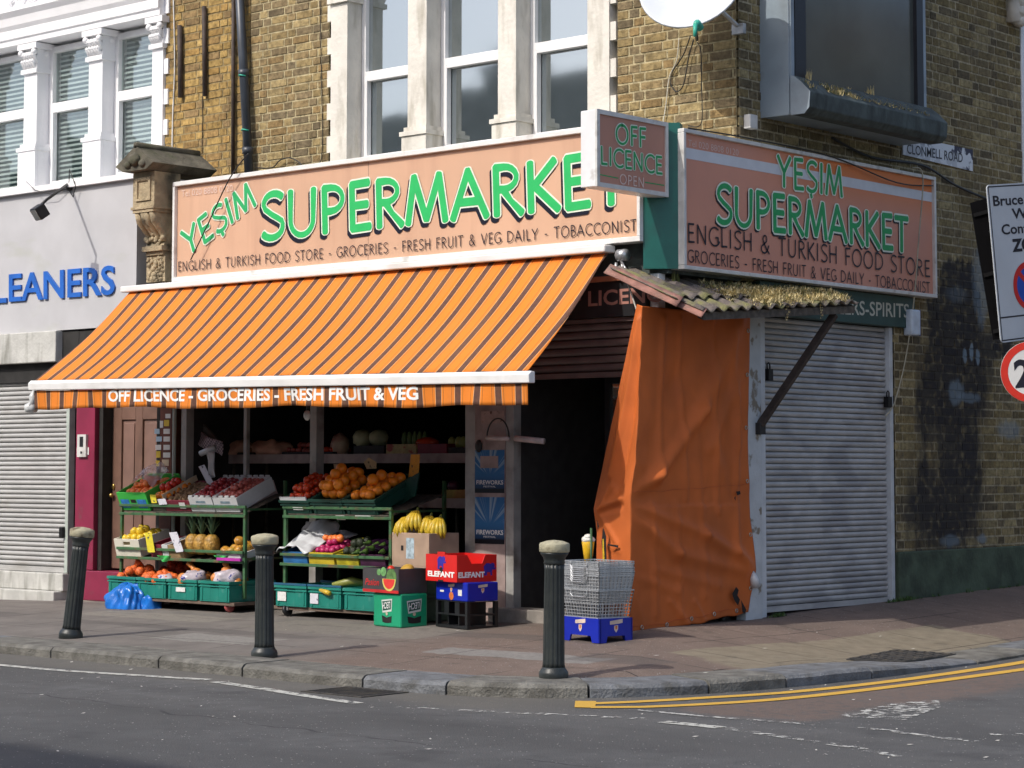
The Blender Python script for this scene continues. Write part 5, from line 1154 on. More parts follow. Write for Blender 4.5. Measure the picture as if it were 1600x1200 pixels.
# ================================================================== BOLLARDS
BOLP = mat('black_bollard_paint', (.022, .027, .027), .42, .2, 10, .1, 50, dirt=(.05, .055, .05), dscale=7)
BOLC = mat('flaking_cream_paint', (.42, .39, .27), .7, .15, 9, .3, 40, dirt=(.12, .09, .05), dscale=9, dlo=.5, dhi=.62)
def bollard(px, py, lean, label, topmat=BOLC):
    p = pZ(px, py, .0); z = pave(p.x, p.y); p = pZ(px, py, z)
    bo = thing('bollard', label, 'bollard', (p.x, p.y, z-.01), (0, 0, 0), 'fluted bollards along the kerb', world=False)
    bo.rotation_euler = (Matrix.Rotation(R(lean), 3, VF) @ Matrix.Rotation(px*.013, 3, 'Z')).to_euler()
    mb = MB(); mb.smooth = True
    mb.lathe([(.088, -.03), (.09, .035), (.086, .05), (.074, .065), (.07, .075)], n=32); mb.build('base', BOLP, bo, local=True)
    mb = MB(); mb.smooth = True
    fl_ = lambda j, r: 1-.075*max(0, math.cos(2*math.pi*j/64*14))
    mb.lathe([(.069, .075), (.066, .1), (.06, .66), (.062, .69)], n=64*2, fl=lambda j, r: 1-.085*max(0, math.cos(2*math.pi*j/128*14))); mb.build('shaft', BOLP, bo, local=True)
    mb = MB(); mb.smooth = True
    mb.lathe([(.06, .69), (.066, .7), (.062, .71), (.07, .735), (.084, .752), (.086, .762)], n=32); mb.build('neck', BOLP, bo, local=True)
    mb = MB(); mb.smooth = True
    mb.lathe([(.086, .763), (.092, .768), (.093, .81), (.088, .82), (.05, .833), (.005, .838)], n=32, fl=lambda j, r: 1+.012*mnoise.noise(Vector((j*.7, r*30, px)))); mb.build('cap', topmat, bo, local=True)
    return bo
bollard(110, 996, 5.5, 'black fluted bollard leaning to the right beside the blue bag')
bollard(413, 1026, -.3, 'upright black fluted bollard standing between the two fruit stands')
bollard(865, 1059, .4, 'black fluted bollard with cream cap nearest the stack of wire baskets')

# ================================================================== ROAD SIGNS ON A LEANING POST
sp = Vector((1.4, 1.93, 0)); zg = ktop(1.4, 1.93)
yawq = YAW; 
def road_sign_root(name, label, cat, c, roll, yaw):
    o = thing(name, label, cat, c, (0, 0, 0), None, world=False)
    o.rotation_euler = (Matrix.Rotation(roll, 3, VF) @ Matrix.Rotation(yaw, 3, 'Z')).to_euler(); return o
S_ = 3420.79/17.2
def on_depth(px, py, D):
    d = ray(px, py); return CAM+d*(D/d.dot(VF))
# local axes: x right, z up, -y to the viewer
PSW = mat('road_sign_white', (.52, .56, .6), .3, .05, 3); PSK = mat('road_sign_black', (.01, .01, .02), .4, .1); PSR = mat('road_sign_red', (.55, .02, .02), .3, .05); PSB = mat('road_sign_blue', (.015, .07, .42), .3, .05); SGREY = mat('sign_back_grey', (.012, .012, .013), .8, .2, spec=.2)
tl, bl_ = on_depth(1541, 289, 17.2), on_depth(1563, 536, 17.2); roll = math.atan2(22, 247); 
up2 = (tl-bl_).normalized(); rt20 = VF.cross(up2).normalized(); up20 = up2; Hs = (tl-bl_).length; Ws = .95
rt2 = Vector((.182, .983, .12)).normalized(); nz2 = rt2.cross(Vector((0, 0, 1))).normalized(); up2 = nz2.cross(rt2).normalized() if nz2.cross(rt2).z > 0 else rt2.cross(nz2).normalized()
NV = -nz2 if nz2.x < 0 else nz2
cz_ = bl_+up2*(Hs/2)+rt2*(Ws/2)
zs = thing('parking_sign', 'white controlled parking zone sign cut off by the right edge of the photo', 'road sign', tuple(cz_))
def P2(u, v, d=0.): return cz_+rt2*u+up2*v+NV*d       # u right, v up from the middle, d towards the viewer
def plate(mb, u0, u1, v0, v1, d0, d1, r=.03):
    pts = []
    for (cu, cv, a0) in ((u1-r, v1-r, 0), (u0+r, v1-r, 90), (u0+r, v0+r, 180), (u1-r, v0+r, 270)):
        for k in range(5): a = R(a0+90*k/4); pts.append(P2(cu+r*math.cos(a), cv+r*math.sin(a), d0))
    mb.prism(pts, NV*(d1-d0))
mb = MB(); plate(mb, -Ws/2, Ws/2, -Hs/2, Hs/2, 0, .008, .035); mb.build('plate', PSW, zs)
def ring(mb, cu, cv, r0, r1, d, a0=0, a1=360, n=40, f=None):
    f = f or P2
    vs = []
    for k in range(n+1):
        a = R(lerp(a0, a1, k/n)); vs += [f(cu+r0*math.cos(a), cv+r0*math.sin(a), d), f(cu+r1*math.cos(a), cv+r1*math.sin(a), d)]
    mb.add(vs, [(2*k, 2*k+1, 2*k+3, 2*k+2) for k in range(n)])
mb = MB()
for (u0, u1, v0, v1) in ((-Ws/2+.01, Ws/2-.01, Hs/2-.022, Hs/2-.012), (-Ws/2+.01, Ws/2-.01, -Hs/2+.012, -Hs/2+.022), (-Ws/2+.012, -Ws/2+.022, -Hs/2+.022, Hs/2-.022), (Ws/2-.022, Ws/2-.012, -Hs/2+.022, Hs/2-.022), (-Ws/2+.022, Ws/2-.022, -Hs/2+.19, -Hs/2+.202)):
    mb.add([P2(u0, v0, .0095), P2(u1, v0, .0095), P2(u1, v1, .0095), P2(u0, v1, .0095)], [(0, 1, 2, 3)])
mb.build('border', PSK, zs)
mb = MB()
for txt, wd, v, h, bo_ in (('Bruce Grove', .83, .455, .082, .02), ('West', .4, .345, .082, .02), ('Controlled', .69, .225, .082, .02), ('ZONE', .47, .085, .098, .045)):
    font_text(mb, txt, P2(-wd*.5, v, 0), P2(wd*.5, v, 0), P2(-wd*.5, v+h, 0), .0105, bo_, norm=NV)
mb.build('lettering', PSK, zs)
mb = MB(); ring(mb, -.07, -.2, .0, .16, .0095); mb.build('blue_disc', PSB, zs)
mb = MB(); ring(mb, -.07, -.2, .15, .195, .0105)
d_ = Vector((.707, -.707)); q_ = Vector((.707, .707))*.02
mb.add([P2(-.07+d_.x*-.15-q_.x, -.2+.15*.707-q_.y, .0112), P2(-.07+d_.x*.15-q_.x, -.2-.15*.707-q_.y, .0112), P2(-.07+d_.x*.15+q_.x, -.2-.15*.707+q_.y, .0112), P2(-.07+d_.x*-.15+q_.x, -.2+.15*.707+q_.y, .0112)], [(0, 1, 2, 3)]); mb.build('red_ring', PSR, zs)
c20 = on_depth(1611, 581, 17.2)
s20 = thing('speed_limit_sign', 'round twenty speed limit sign with red ring below the parking sign', 'road sign', tuple(c20))
def P20(u, v, d=0.): return c20+rt20*u+up20*v-VF*d
R20 = 48/S_
mb = MB(); pts = [P20(R20*math.cos(2*math.pi*k/48), R20*math.sin(2*math.pi*k/48), 0) for k in range(48)]; mb.prism(pts, -VF*.008); mb.build('disc', mat('roundel_white', (.7, .7, .68), .3, .04), s20)
mb = MB(); ring(mb, 0, 0, R20*.76, R20-.001, .0095, f=P20, n=48); mb.build('red_ring', PSR if False else mat('roundel_red', (.62, .035, .02), .3, .05), s20)
mb = MB(); font_text(mb, '20', P20(-.135, -.108, 0), P20(.135, -.108, 0), P20(-.135, .108, 0), .0098, .03, norm=-VF); mb.build('numerals', PSK, s20)
pb, pt = Vector((0, 0, 0)), cz_+up2*(Hs/2-.06)-NV*.05
axis = up2; pb = pt-axis*((pt.z-zg)/axis.z)
pl = thing('sign_post', 'leaning grey post carrying the road signs at the right edge', 'post', tuple(pb))
mb = MB(); mb.smooth = True; mb.tube([pb, pt], .035, 14); mb.build('pole', mat('grey_pole_paint', (.2, .21, .21), .45), pl)
mb = MB()
for v in (.3, -.3, -.85): q = cz_+up2*v-NV*.012; mb.prism([q-rt2*.06-up2*.015, q+rt2*.06-up2*.015, q+rt2*.06+up2*.015, q-rt2*.06+up2*.015], -NV*.06)
mb.build('clip', STEEL, pl)
# second plate of the same entry sign, facing away
bsg = thing('road_sign_back', 'black back of a second road sign standing behind the parking sign', 'road sign', tuple(cz_+VF*.4))
q4 = [on_depth(*a, 17.55) for a in ((1516, 317), (1552, 531), (1610, 524), (1576, 300))]
mb = MB(); mb.prism(q4, VF*.012); mb.build('plate', mat('matt_black_back', (.005, .005, .006), .9, .2, spec=.1), bsg)
mb = MB(); v_ = (q4[0]-q4[1]).normalized(); h_ = (q4[3]-q4[0]).normalized()
for f_ in (.08, .52, .93): q = q4[0].lerp(q4[1], f_)+h_*.01-VF*.012; mb.prism([q, q+h_*.28, q+h_*.28-v_*.03, q-v_*.03], VF*.011)
mb.build('channel', SGREY, bsg)
# ================================================================== DRAIN AND MANHOLE
CI = mat('cast_iron', (.05, .047, .043), .6, .3, 20, .3, 80, dirt=(.12, .1, .07), dscale=8)
dr_ = thing('drain_grate', 'slotted iron drain grate in the gutter below the kerb', 'drain', (.2, -4.3, -.08))
mb = MB(); z = -.0795
mb.box((-.02, -4.52, z-.05), (.5, -4.49, z+.006)).box((-.02, -4.15, z-.05), (.5, -4.12, z+.006)).box((-.02, -4.489, z-.05), (.005, -4.151, z+.006)).box((.475, -4.489, z-.05), (.5, -4.151, z+.006))
for k in range(11): x = .03+k*.041; mb.box((x, -4.489, z-.03), (x+.018, -4.151, z+.0055))
mb.build('grate', CI, dr_)
mb = MB(); mb.box((.0055, -4.489, z-.001), (.4745, -4.151, z+.0015)); mb.build('pit', HOLE, dr_)
mh = thing('manhole_cover', 'dark rectangular manhole cover set in the sandy corner paving', 'manhole cover', (1.5, -.15, 0))
mq = [pZ(*a, .0) for a in ((1322, 1027), (1415, 1027), (1494, 1013), (1398, 1012))]
mb = MB(); mq = [Vector((p.x, p.y, pave(p.x, p.y)+.006)) for p in mq]
mb.prism(mq, (0, 0, -.03)); mb.build('cover', CI, mh)
mb = MB(); a0, b0, c0, d0 = mq
for i in range(7):
    for j in range(5):
        u, v = (i+.5)/7, (j+.5)/5; q = a0.lerp(b0, u).lerp(d0.lerp(c0, u), v); du = (b0-a0)*.05; dv = (d0-a0)*.06
        mb.prism([q-du-dv, q+du-dv, q+du+dv, q-du+dv], (0, 0, .004))
mb.build('tread_stud', CI, mh)
# weeds along the wall foot
mb = MB(); random.seed(9)
for k in range(60):
    y = random.choice([random.gauss(2.15, .12), random.gauss(.35, .06), random.uniform(2.2, 4.2)]); tuft(mb, (.08, y, pave(.08, y)), random.uniform(.02, .05), .025, 7, wd=.004)
tag(mb.build('wall_weeds', mat('weed_green', (.05, .1, .025), .8, .4, 30)), 'small green weeds growing along the foot of the side wall', 'weeds', kind='stuff')
mb = MB()
for (px, py) in ((128, 940), (133, 936)): p = pZ(px, py, .02); tuft(mb, (p.x, p.y, .03), .06, .03, 22, wd=.004)
tag(mb.build('weed', mat('weed_green', None)), 'little green weed at the foot of the maroon step', 'weed')

# ================================================================== FRUIT STANDS AND PRODUCE
GPT = mat('green_tube_paint', (.05, .13, .055), .45, .2, 15, dirt=(.14, .1, .05), dscale=10, dlo=.55, dhi=.7)
CRG = mat('green_crate_plastic', (.012, .2, .155), .42, .1, 6, dirt=(.09, .26, .22), dscale=8, dlo=.6, dhi=.75)
CRD = mat('dark_green_crate_plastic', (.01, .055, .04), .45, .15, 6)
CRB = mat('blue_rim_crate_plastic', (.02, .1, .18), .45, .1, 6)
LBL = mat('paper_label', (.7, .7, .68), .6, .08, 40)
WHC = mat('white_card_box', (.62, .63, .64), .7, .06, 10)
def crate(name, label, W, D, H, loc, rot, m, group=None, rim=True, hole=True, sticker=None, t=.012, cat='crate', extra=None, mouth=None):
    """open box, local origin at the middle of its base; front is -y"""
    o = thing(name, label, cat, loc, rot, group, world=False)
    mb = MB(); hw, hd = W/2, D/2
    mb.box((-hw, -hd, 0), (hw, hd, t))
    if hole:
        a, z0, z1 = W*.14, H*.66, H*.84
        mb.box((-hw, -hd, t), (-a, -hd+t, H)).box((a, -hd, t), (hw, -hd+t, H)).box((-a, -hd, t), (a, -hd+t, z0)).box((-a, -hd, z1), (a, -hd+t, H))
    else: mb.box((-hw, -hd, t), (hw, -hd+t, H))
    mb.box((-hw, hd-t, t), (hw, hd, H)).box((-hw, -hd+t, t), (-hw+t, hd-t, H)).box((hw-t, -hd+t, t), (hw, hd-t, H))
    if rim:
        for z0, z1, e in ((H-.022, H+.002, .012), (H-.048, H-.036, .009)):
            mb.box((-hw-e, -hd-e, z0), (hw+e, -hd-.0005, z1)).box((-hw-e, hd+.0005, z0), (hw+e, hd+e, z1)).box((-hw-e, -hd, z0), (-hw-.0005, hd, z1)).box((hw+.0005, -hd, z0), (hw+e, hd, z1))
        for x in (-hw+.02, hw-.04): mb.box((x, -hd-.006, t), (x+.02, -hd-.0005, H-.05))
    mb.build('body', m, o, local=True, bevel=.002)
    if sticker:
        for (u0, u1, v0, v1, sm) in sticker:
            mb = MB(); mb.box((lerp(-hw, hw, u0), -hd-.0085, H*v0), (lerp(-hw, hw, u1), -hd-.0065, H*v1)); mb.build('label', sm, o, local=True)
    return o
def mesh_of(builder, name, mats):
    mb = MB(); mb.smooth = True; builder(mb); ob = mb.build(name, mats); me = ob.data; bpy.data.objects.remove(ob); return me
def fruit_mesh(name, r, m, squash=.9, stalk=None):
    def f(mb):
        nu, nv = 14, 9; vs = []
        for i in range(nv+1):
            ph = math.pi*i/nv
            for j in range(nu):
                th = 2*math.pi*j/nu; dim = 1-.16*math.exp(-(ph/.35)**2)-.22*math.exp(-((math.pi-ph)/.4)**2)
                p = Vector((math.sin(ph)*math.cos(th), math.sin(ph)*math.sin(th), -math.cos(ph)*squash*dim))*r
                vs.append(p)
        mb.add(vs, [(i*nu+j, i*nu+(j+1) % nu, (i+1)*nu+(j+1) % nu, (i+1)*nu+j) for i in range(nv) for j in range(nu)])
        if stalk: mb.m = 1; mb.ball((0, 0, r*squash*.8), (r*.22, r*.22, r*.08), 6, 4)
    return mesh_of(f, name, [m]+([stalk] if stalk else []))
def fm(name, col, **k): return mat(name, col, k.pop('rough', .4), k.pop('var', .18), k.pop('scale', 12), k.pop('bump', .08), k.pop('bscale', 200), **k)
STK = fm('stalk_green', (.06, .12, .02))
def put(me, name, M, label, cat, group, rnd=True, s=1.):
    ob = bpy.data.objects.new(name, me); COL.objects.link(ob)
    rot = Matrix.Rotation(random.uniform(0, 6.28), 4, 'Z') @ Matrix.Rotation(random.uniform(-.7, .7), 4, 'X') if rnd else Matrix.Identity(4)
    sc_ = Matrix.Diagonal((s*random.uniform(.9, 1.08), s*random.uniform(.9, 1.08), s*random.uniform(.9, 1.08), 1)); ob.matrix_world = M @ rot @ sc_; return tag(ob, label, cat, group)
def fill(o_loc, o_rot, W, D, z, r, me, name, label, cat, group, layers=((1., 0),), jit=.25, step=1.85, keep=1.0):
    M = TM(o_loc, o_rot); 
    for f_, dz in layers:
        nx = max(1, int(W*f_/(r*step))); ny = max(1, int(D*f_/(r*step)))
        for i in range(nx):
            for j in range(ny):
                if random.random() > keep: continue
                x = (i-(nx-1)/2)*r*step+random.uniform(-jit, jit)*r; y = (j-(ny-1)/2)*r*step+random.uniform(-jit, jit)*r
                put(me, name, M @ Matrix.Translation((x, y, z+dz+random.uniform(0, .3)*r)), label, cat, group)
random.seed(11)
def castor(parent, x, y, z, m):
    mb = MB(); mb.smooth = True; mb.lathe([(.012, -.014), (.045, -.014), (.05, -.006), (.05, .006), (.045, .014), (.012, .014)], (x, y, z+.05), 18, M=Matrix.Rotation(R(75), 4, 'Y')); w_ = mb.build('castor', m, parent)
    mb = MB(); mb.box((x-.025, y-.02, z+.05), (x+.025, y+.03, z+.12)); mb.build('fork', STEEL, w_)
def stand(label, x0, x1, yb, zt):
    z0 = pave((x0+x1)/2, -1.4)
    o = thing('fruit_stand', label, 'display stand', ((x0+x1)/2, -1.1, z0), group='tiered fruit stands')
    mb = MB(); rr = .013
    for x in (x0, x1):
        mb.box((x-rr, -1.31, z0+.12), (x+rr, -1.285, zt-.005)); mb.box((x-rr, yb, z0+.12), (x+rr, yb+.025, zt+.22))
        mb.box((x-rr+.001, -1.2845, zt-.03), (x+rr-.001, yb-.0005, zt-.012)); mb.box((x-rr+.001, -1.2845, .5), (x+rr-.001, yb-.0005, .518))
    mb.build('post', GPT, o)
    for (z, yf) in ((zt, -1.32), (zt-.075, -1.32), (.565, -1.345), (.485, -1.345)):
        mb = MB(); mb.box((x0-.02, yf, z-.012), (x1+.02, yf+.02, z+.012)); mb.build('front_rail', GPT, o, bevel=.003)
    mb = MB(); mb.prism([(x0, -1.29, zt-.06), (x1, -1.29, zt-.06), (x1, yb, zt+.1), (x0, yb, zt+.1)], (0, 0, .008)); mb.prism([(x0, -1.31, .47), (x1, -1.31, .47), (x1, yb, .56), (x0, yb, .56)], (0, 0, .008)); mb.build('shelf', WOODG, o)
    mb = MB(); mb.box((x0-.02, -1.43, .125), (x1+.02, yb, .15)); mb.build('base_board', mat('brown_base_board', (.14, .1, .075), .8, .2, 12), o)
    return o, z0
s1, zg1 = stand('green tubular fruit stand in front of the brown door and left window', -5.80, -4.16, -.86, .945)
castor(s1, -4.27, -1.37, pave(-4.3, -1.4), mat('pink_castor', (.45, .1, .1), .5)); castor(s1, -5.5, -1.1, pave(-5.5, -1.1), BLACK); castor(s1, -4.25, -.95, pave(-4.3, -1), BLACK)
s2, zg2 = stand('green tubular fruit stand in the middle below the oranges', -3.66, -2.44, -.7, .95)
castor(s2, -3.5, -1.42, pave(-3.5, -1.4), BLACK); castor(s2, -2.6, -1.1, pave(-2.6, -1.1), BLACK)
tilt = R(24)
# --- stand 1, bottom: four green crates with net bags
names1 = [('far left', -5.80), ('second', -5.395), ('third', -4.985), ('right', -4.57)]
lab1 = ['leftmost green crate of the left stand bottom row behind the blue bag', 'second green crate of the left bottom row right of the blue bag', 'green crate with a white sticker on the bottom of the left stand', 'rightmost green crate of the left stand bottom row']
for (nm, x), lb in zip(names1, lab1):
    crate('plastic_crate', lb, .375, .5, .17, (x+.19, -1.19, .152), (0, 0, 0), CRG, 'green crates on the bottom of the left stand', sticker=[(.3, .62, .4, .62, LBL)] if 'sticker' in lb else None)
NETO = fm('orange_net', (.72, .14, .025), rough=.5, scale=60, var=.4, bump=.5, bscale=90); NETR = fm('red_net', (.5, .05, .02), rough=.5, scale=60, var=.4, bump=.5, bscale=90); FILM = mat('printed_white_film', (.55, .5, .55), .25, .25, 14, dirt=(.05, .07, .3), dscale=13, dlo=.6, dhi=.63)
ON = fm('onion_skin', (.62, .22, .05), scale=20)
def net_bag(name, label, c, w, d, h, m, n=16, tail=None, film=False, cat='net bag'):
    o = thing(name, label, cat, c)
    mb = MB(); mb.smooth = True; c = Vector(c)
    mb.grid(lambda u, v: tuple(c+Vector(((u-.5)*w*(1-.25*v), 0, 0)) if False else c+Vector((math.cos(u*6.283)*w*.5*math.sin(math.pi*(.12+.88*(1-v)))**.6*(1-.35*v), math.sin(u*6.283)*d*.5*math.sin(math.pi*(.12+.88*(1-v)))**.6*(1-.35*v), h*v))), 2, 2) if False else None
    for k in range(n):
        a = random.uniform(0, 6.28); rr = math.sqrt(random.random())
        x, y = math.cos(a)*rr*w*.4, math.sin(a)*rr*d*.4; z = .03+(h-.07)*(1-rr*rr)*random.uniform(.4, 1)
        mb.ball(c+Vector((x, y, z)), (random.uniform(.04, .052),)*3, 10, 7, jit=.12)
    if tail: mb.tube([c+Vector((0, 0, h-.05)), c+Vector((tail[0]*.5, 0, h)), c+Vector((tail[0], 0, h+tail[1]))], [.05, .02, .03], 8)
    mb.build('contents', m, o)
    if film:
        mb = MB(); mb.smooth = True; mb.ball(c+Vector((w*.1, -d*.12, h*.45)), (w*.32, d*.36, h*.42), 16, 10, jit=.35); mb.build('printed_film', FILM, o)
    return o
zb = .27
net_bag('net_bag', 'orange net of onions heaped over the leftmost bottom crate', (-5.62, -1.25, zb), .42, .42, .19, NETO, 22, (-.03, .06))
net_bag('net_bag', 'red net bag lying behind the onions under the middle shelf', (-5.35, -1.03, zb+.05), .42, .3, .2, NETR, 18, (.25, -.02))
net_bag('net_bag', 'orange net of onions in the second bottom crate', (-5.27, -1.3, zb), .32, .3, .13, NETO, 14)
net_bag('onion_bag', 'printed plastic bag in front of the second bottom crate onions', (-5.15, -1.33, zb), .3, .22, .1, NETO, 9, None, True, 'bag')
net_bag('onion_bag', 'bag of pale onions in the crate with the white sticker', (-4.8, -1.28, zb), .36, .36, .15, ON, 16, (-.1, .04), True, 'bag')
net_bag('onion_bag', 'printed bag of golden onions in the rightmost bottom crate', (-4.38, -1.28, zb), .4, .36, .17, ON, 14, (-.05, .03), True, 'bag')
# --- stand 1, middle tier
def tier_box(name, label, pxl, pxr, D, H, m, tier, yfront=None, group=None, **k):
    yf = yfront if yfront is not None else (-1.29 if tier == 'top' else -1.31); z = (s_top if tier == 'top' else .49)
    a, b_ = pY(pxl, 800, yf).x, pY(pxr, 800, yf).x; W = abs(b_-a)-.006
    tl_ = tilt if tier == 'top' else R(14)
    loc = Vector(((a+b_)/2, yf, z)) + Matrix.Rotation(tl_, 3, 'X') @ Vector((0, D/2, 0))
    o = crate(name, label, W, D, H, loc, (tl_, 0, 0), m, group, **k); return o, loc, (tl_, 0, 0), W
s_top = .90
CREAM = mat('cream_card', None)
o, l_, r_, W = tier_box('card_box', 'white card box of lemons at the left of the middle shelf', 183, 222, .36, .16, mat('cream_white_card', (.68, .65, .55), .7, .05), 'mid', rim=False)
LEM = fruit_mesh('lemon', .036, fm('lemon_skin', (.75, .52, .03)), 1.15)
fill(l_, r_, W-.04, .3, .14, .036, LEM, 'lemon', 'yellow lemon in the white card box on the middle shelf', 'lemon', 'lemons in the white card box', ((1, 0), (.6, .05)))
M_ = TM(l_, r_); mb = MB(); mb.box((-W/2, .0, .165), (-W/2+.1, .03, .2), M_); 
YCARD = mat('yellow_price_card', (.68, .58, .03), .6, .08, 30, dirt=(.1, .1, .05), dscale=26, dlo=.62, dhi=.66); WCARD = mat('white_price_card', (.62, .62, .68), .6, .06, 30, dirt=(.1, .1, .16), dscale=26, dlo=.62, dhi=.66); OCARD = mat('orange_price_card', (.7, .3, .03), .6, .08, 30, dirt=(.15, .06, .03), dscale=26, dlo=.62, dhi=.66)
def card(label, quad, y, m, dy=.0):
    P = [pY(*a, y) for a in quad]; mb = MB(); mb.prism(P, (0, .003, 0)); return tag(mb.build('price_card', m), label, 'price card')
card('long yellow price card hanging from the middle shelf of the left stand', [(226, 832), (237, 833), (242, 863), (231, 863)], -1.365, YCARD)
card('white price card leaning at the middle of the left middle shelf', [(264, 832), (276, 831), (287, 862), (275, 863)], -1.365, WCARD)
for (a, b_, m, lb) in ((238, 256, mat('maroon_box', (.2, .02, .04), .5), 'small maroon box behind the left middle rail'), (256, 266, WHC, 'narrow white carton on the left middle shelf'), (266, 290, mat('brown_card_box', (.3, .2, .1), .7), 'brown card box behind the white price card')):
    tier_box('card_box', lb, a, b_, .3, .12, m, 'mid', rim=False, hole=False)
PINE = fm('pineapple_skin', (.42, .24, .05), bump=.6, bscale=50, scale=40, var=.35); PLEAF = fm('pineapple_leaf', (.05, .1, .05), rough=.6)
def pineapple(px, label):
    q = pY(px, 858, -1.24); o = thing('pineapple', label, 'pineapple', (q.x, -1.24, .53), group='pineapples on the middle shelf')
    mb = MB(); mb.smooth = True; mb.lathe([(.03, 0), (.06, .02), (.068, .08), (.06, .14), (.035, .17), (.02, .175)], (q.x, -1.24, .53), 26, fl=lambda j, r: 1+.06*(-1)**j); mb.build('fruit', PINE, o)
    mb = MB()
    for k in range(26):
        a = k*2.4; t = k/26; d = Vector((math.cos(a), math.sin(a), 0)); b0 = Vector((q.x, -1.24, .695+.02*t)); ln = lerp(.12, .2, t); sp_ = lerp(.1, .02, t)
        s_ = Vector((-d.y, d.x, 0))*.011; mid = b0+d*sp_*.5+Vector((0, 0, ln*.55)); tip = b0+d*sp_*1.15+Vector((0, 0, ln))
        mb.add([b0-s_, b0+s_, mid+s_*.8, mid-s_*.8, tip], [(0, 1, 2, 3), (3, 2, 4)])
    mb.build('leaf_crown', PLEAF, o)
pineapple(301, 'leftmost pineapple of the three on the left stand'); pineapple(315, 'middle pineapple of the three on the left stand'); pineapple(331, 'rightmost pineapple beside the tray of mangoes')
o, l_, r_, W = tier_box('card_tray', 'shallow white tray of mangoes at the right of the middle shelf', 340, 378, .3, .06, WHC, 'mid', rim=False, hole=False)
MAN = fruit_mesh('mango', .046, fm('mango_skin', (.55, .27, .04), scale=18, var=.4, dirt=(.12, .2, .03), dscale=9), .8)
fill(l_, r_, W-.03, .26, .07, .046, MAN, 'mango', 'orange and green mango in the white tray on the left stand', 'mango', 'mangoes in the white tray', ((1, 0), (.5, .06)))
mb = MB(); q = pY(358, 874, -1.36); mb.box((q.x-.15, -1.37, q.z-.012), (q.x+.15, -1.35, q.z+.012)); tag(mb.build('magenta_strip', mat('magenta_plastic', (.5, .04, .4), .4)), 'magenta plastic strip under the mangoes', 'plastic strip')
for px, lb in ((257, 'left scrap of green plastic hanging under the middle rail'), (346, 'right scrap of green plastic hanging under the middle rail')):
    q = pY(px, 868, -1.35); mb = MB(); mb.smooth = True; mb.grid(lambda u, v: (q.x+(u-.5)*.2*(1-.3*v), -1.352-.01*math.sin(u*9+v*4), q.z-.055*v*math.sin(math.pi*u)**.5 if 0 < u < 1 else q.z), 14, 5); tag(mb.build('plastic_scrap', mat('green_plastic_film', (.04, .4, .08), .4, .1)), lb, 'plastic scrap')
# --- stand 1, top tier
o, l_, r_, W = tier_box('card_box', 'bright green fruit box with blue panels at the left end of the top shelf', 190, 236, .42, .17, mat('bright_green_card', (.05, .5, .07), .5, .06), 'top', rim=False, hole=False)
for u0, u1 in ((.08, .36), (.64, .94)):
    mb = MB(); mb.box((lerp(-W/2, W/2, u0), -.213, .025), (lerp(-W/2, W/2, u1), -.2115, .105)); mb.build('blue_panel', mat('blue_print', (.03, .2, .55), .5, .25, 30), o, local=True)
mb = MB(); mb.box((lerp(-W/2, W/2, .43), -.213, .075), (lerp(-W/2, W/2, .6), -.2115, .105)); mb.build('hand_hole', HOLE, o, local=True)
SHR = fruit_mesh('tangerine', .034, fm('tangerine_skin', (.85, .22, .05)), .9)
fill(l_, r_, W-.05, .34, .13, .034, SHR, 'tangerine', 'coral orange tangerine in the bright green box', 'tangerine', 'tangerines in the bright green box', ((1, 0), (.7, .045)))
mb = MB(); mb.smooth = True; q = pY(222, 765, -1.25)
mb.grid(lambda u, v: (q.x+(u-.5)*.34, -1.28+.2*v+.03*mnoise.noise(Vector((u*4, v*4, 1))), q.z+.02+.16*v+.09*math.sin(math.pi*u)*(1-.4*v)+.035*mnoise.noise(Vector((u*5, v*5, 7)))), 20, 14)
tag(mb.build('plastic_sheet', mat('thin_clear_plastic', (.6, .52, .58), .2, .2, 10, alpha=.42)), 'crumpled clear plastic over the tangerines', 'plastic sheet')
o, l_, r_, W = tier_box('fruit_tray', 'wooden tray of orange peppers next to the bright green box', 240, 262, .4, .1, WOODG, 'top', rim=False, hole=False)
PEP = fruit_mesh('pepper', .033, fm('pepper_skin', (.75, .22, .02), rough=.25), 1.15, STK); PEPR = fruit_mesh('red_pepper', .032, fm('red_pepper_skin', (.55, .03, .015), rough=.25), 1.2, STK)
fill(l_, r_, W, .36, .1, .033, PEP, 'pepper', 'orange pepper between the green box and the maroon box', 'pepper', 'orange peppers on the top shelf', ((1, 0),))
fill(l_, r_, W*.8, .2, .16, .032, PEPR, 'pepper', 'red pepper lying on the orange peppers', 'pepper', 'red peppers on the orange ones', ((1, 0),))
card('yellow price card in front of the orange peppers', [(234, 773), (243, 773), (245, 786), (237, 786)], -1.33, YCARD); card('white price card in front of the orange peppers', [(246, 780), (258, 779), (261, 788), (249, 789)], -1.33, WCARD)
o, l_, r_, W = tier_box('fruit_box', 'maroon box of brown potatoes on the top shelf', 260, 300, .42, .1, mat('maroon_box', None), 'top', rim=False, hole=False, sticker=[(.62, .85, .3, .85, LBL)])
POT = fruit_mesh('potato', .032, fm('potato_skin', (.2, .12, .06), rough=.8), .8); fill(l_, r_, W-.04, .36, .085, .032, POT, 'potato', 'brown potato in the maroon box', 'potato', 'potatoes in the maroon box', ((1, 0),), jit=.4)
mb = MB(); mb.box((-W/2-.008, -.2, .1), (-W/2-.001, .22, .15)); mb.build('cream_side', mat('cream_card', None), o, local=True)
POM = fruit_mesh('plum', .027, fm('plum_skin', (.3, .022, .03), rough=.3), .92); POM2 = fruit_mesh('pale_plum', .027, fm('pale_plum_skin', (.42, .1, .08), rough=.35), .92)
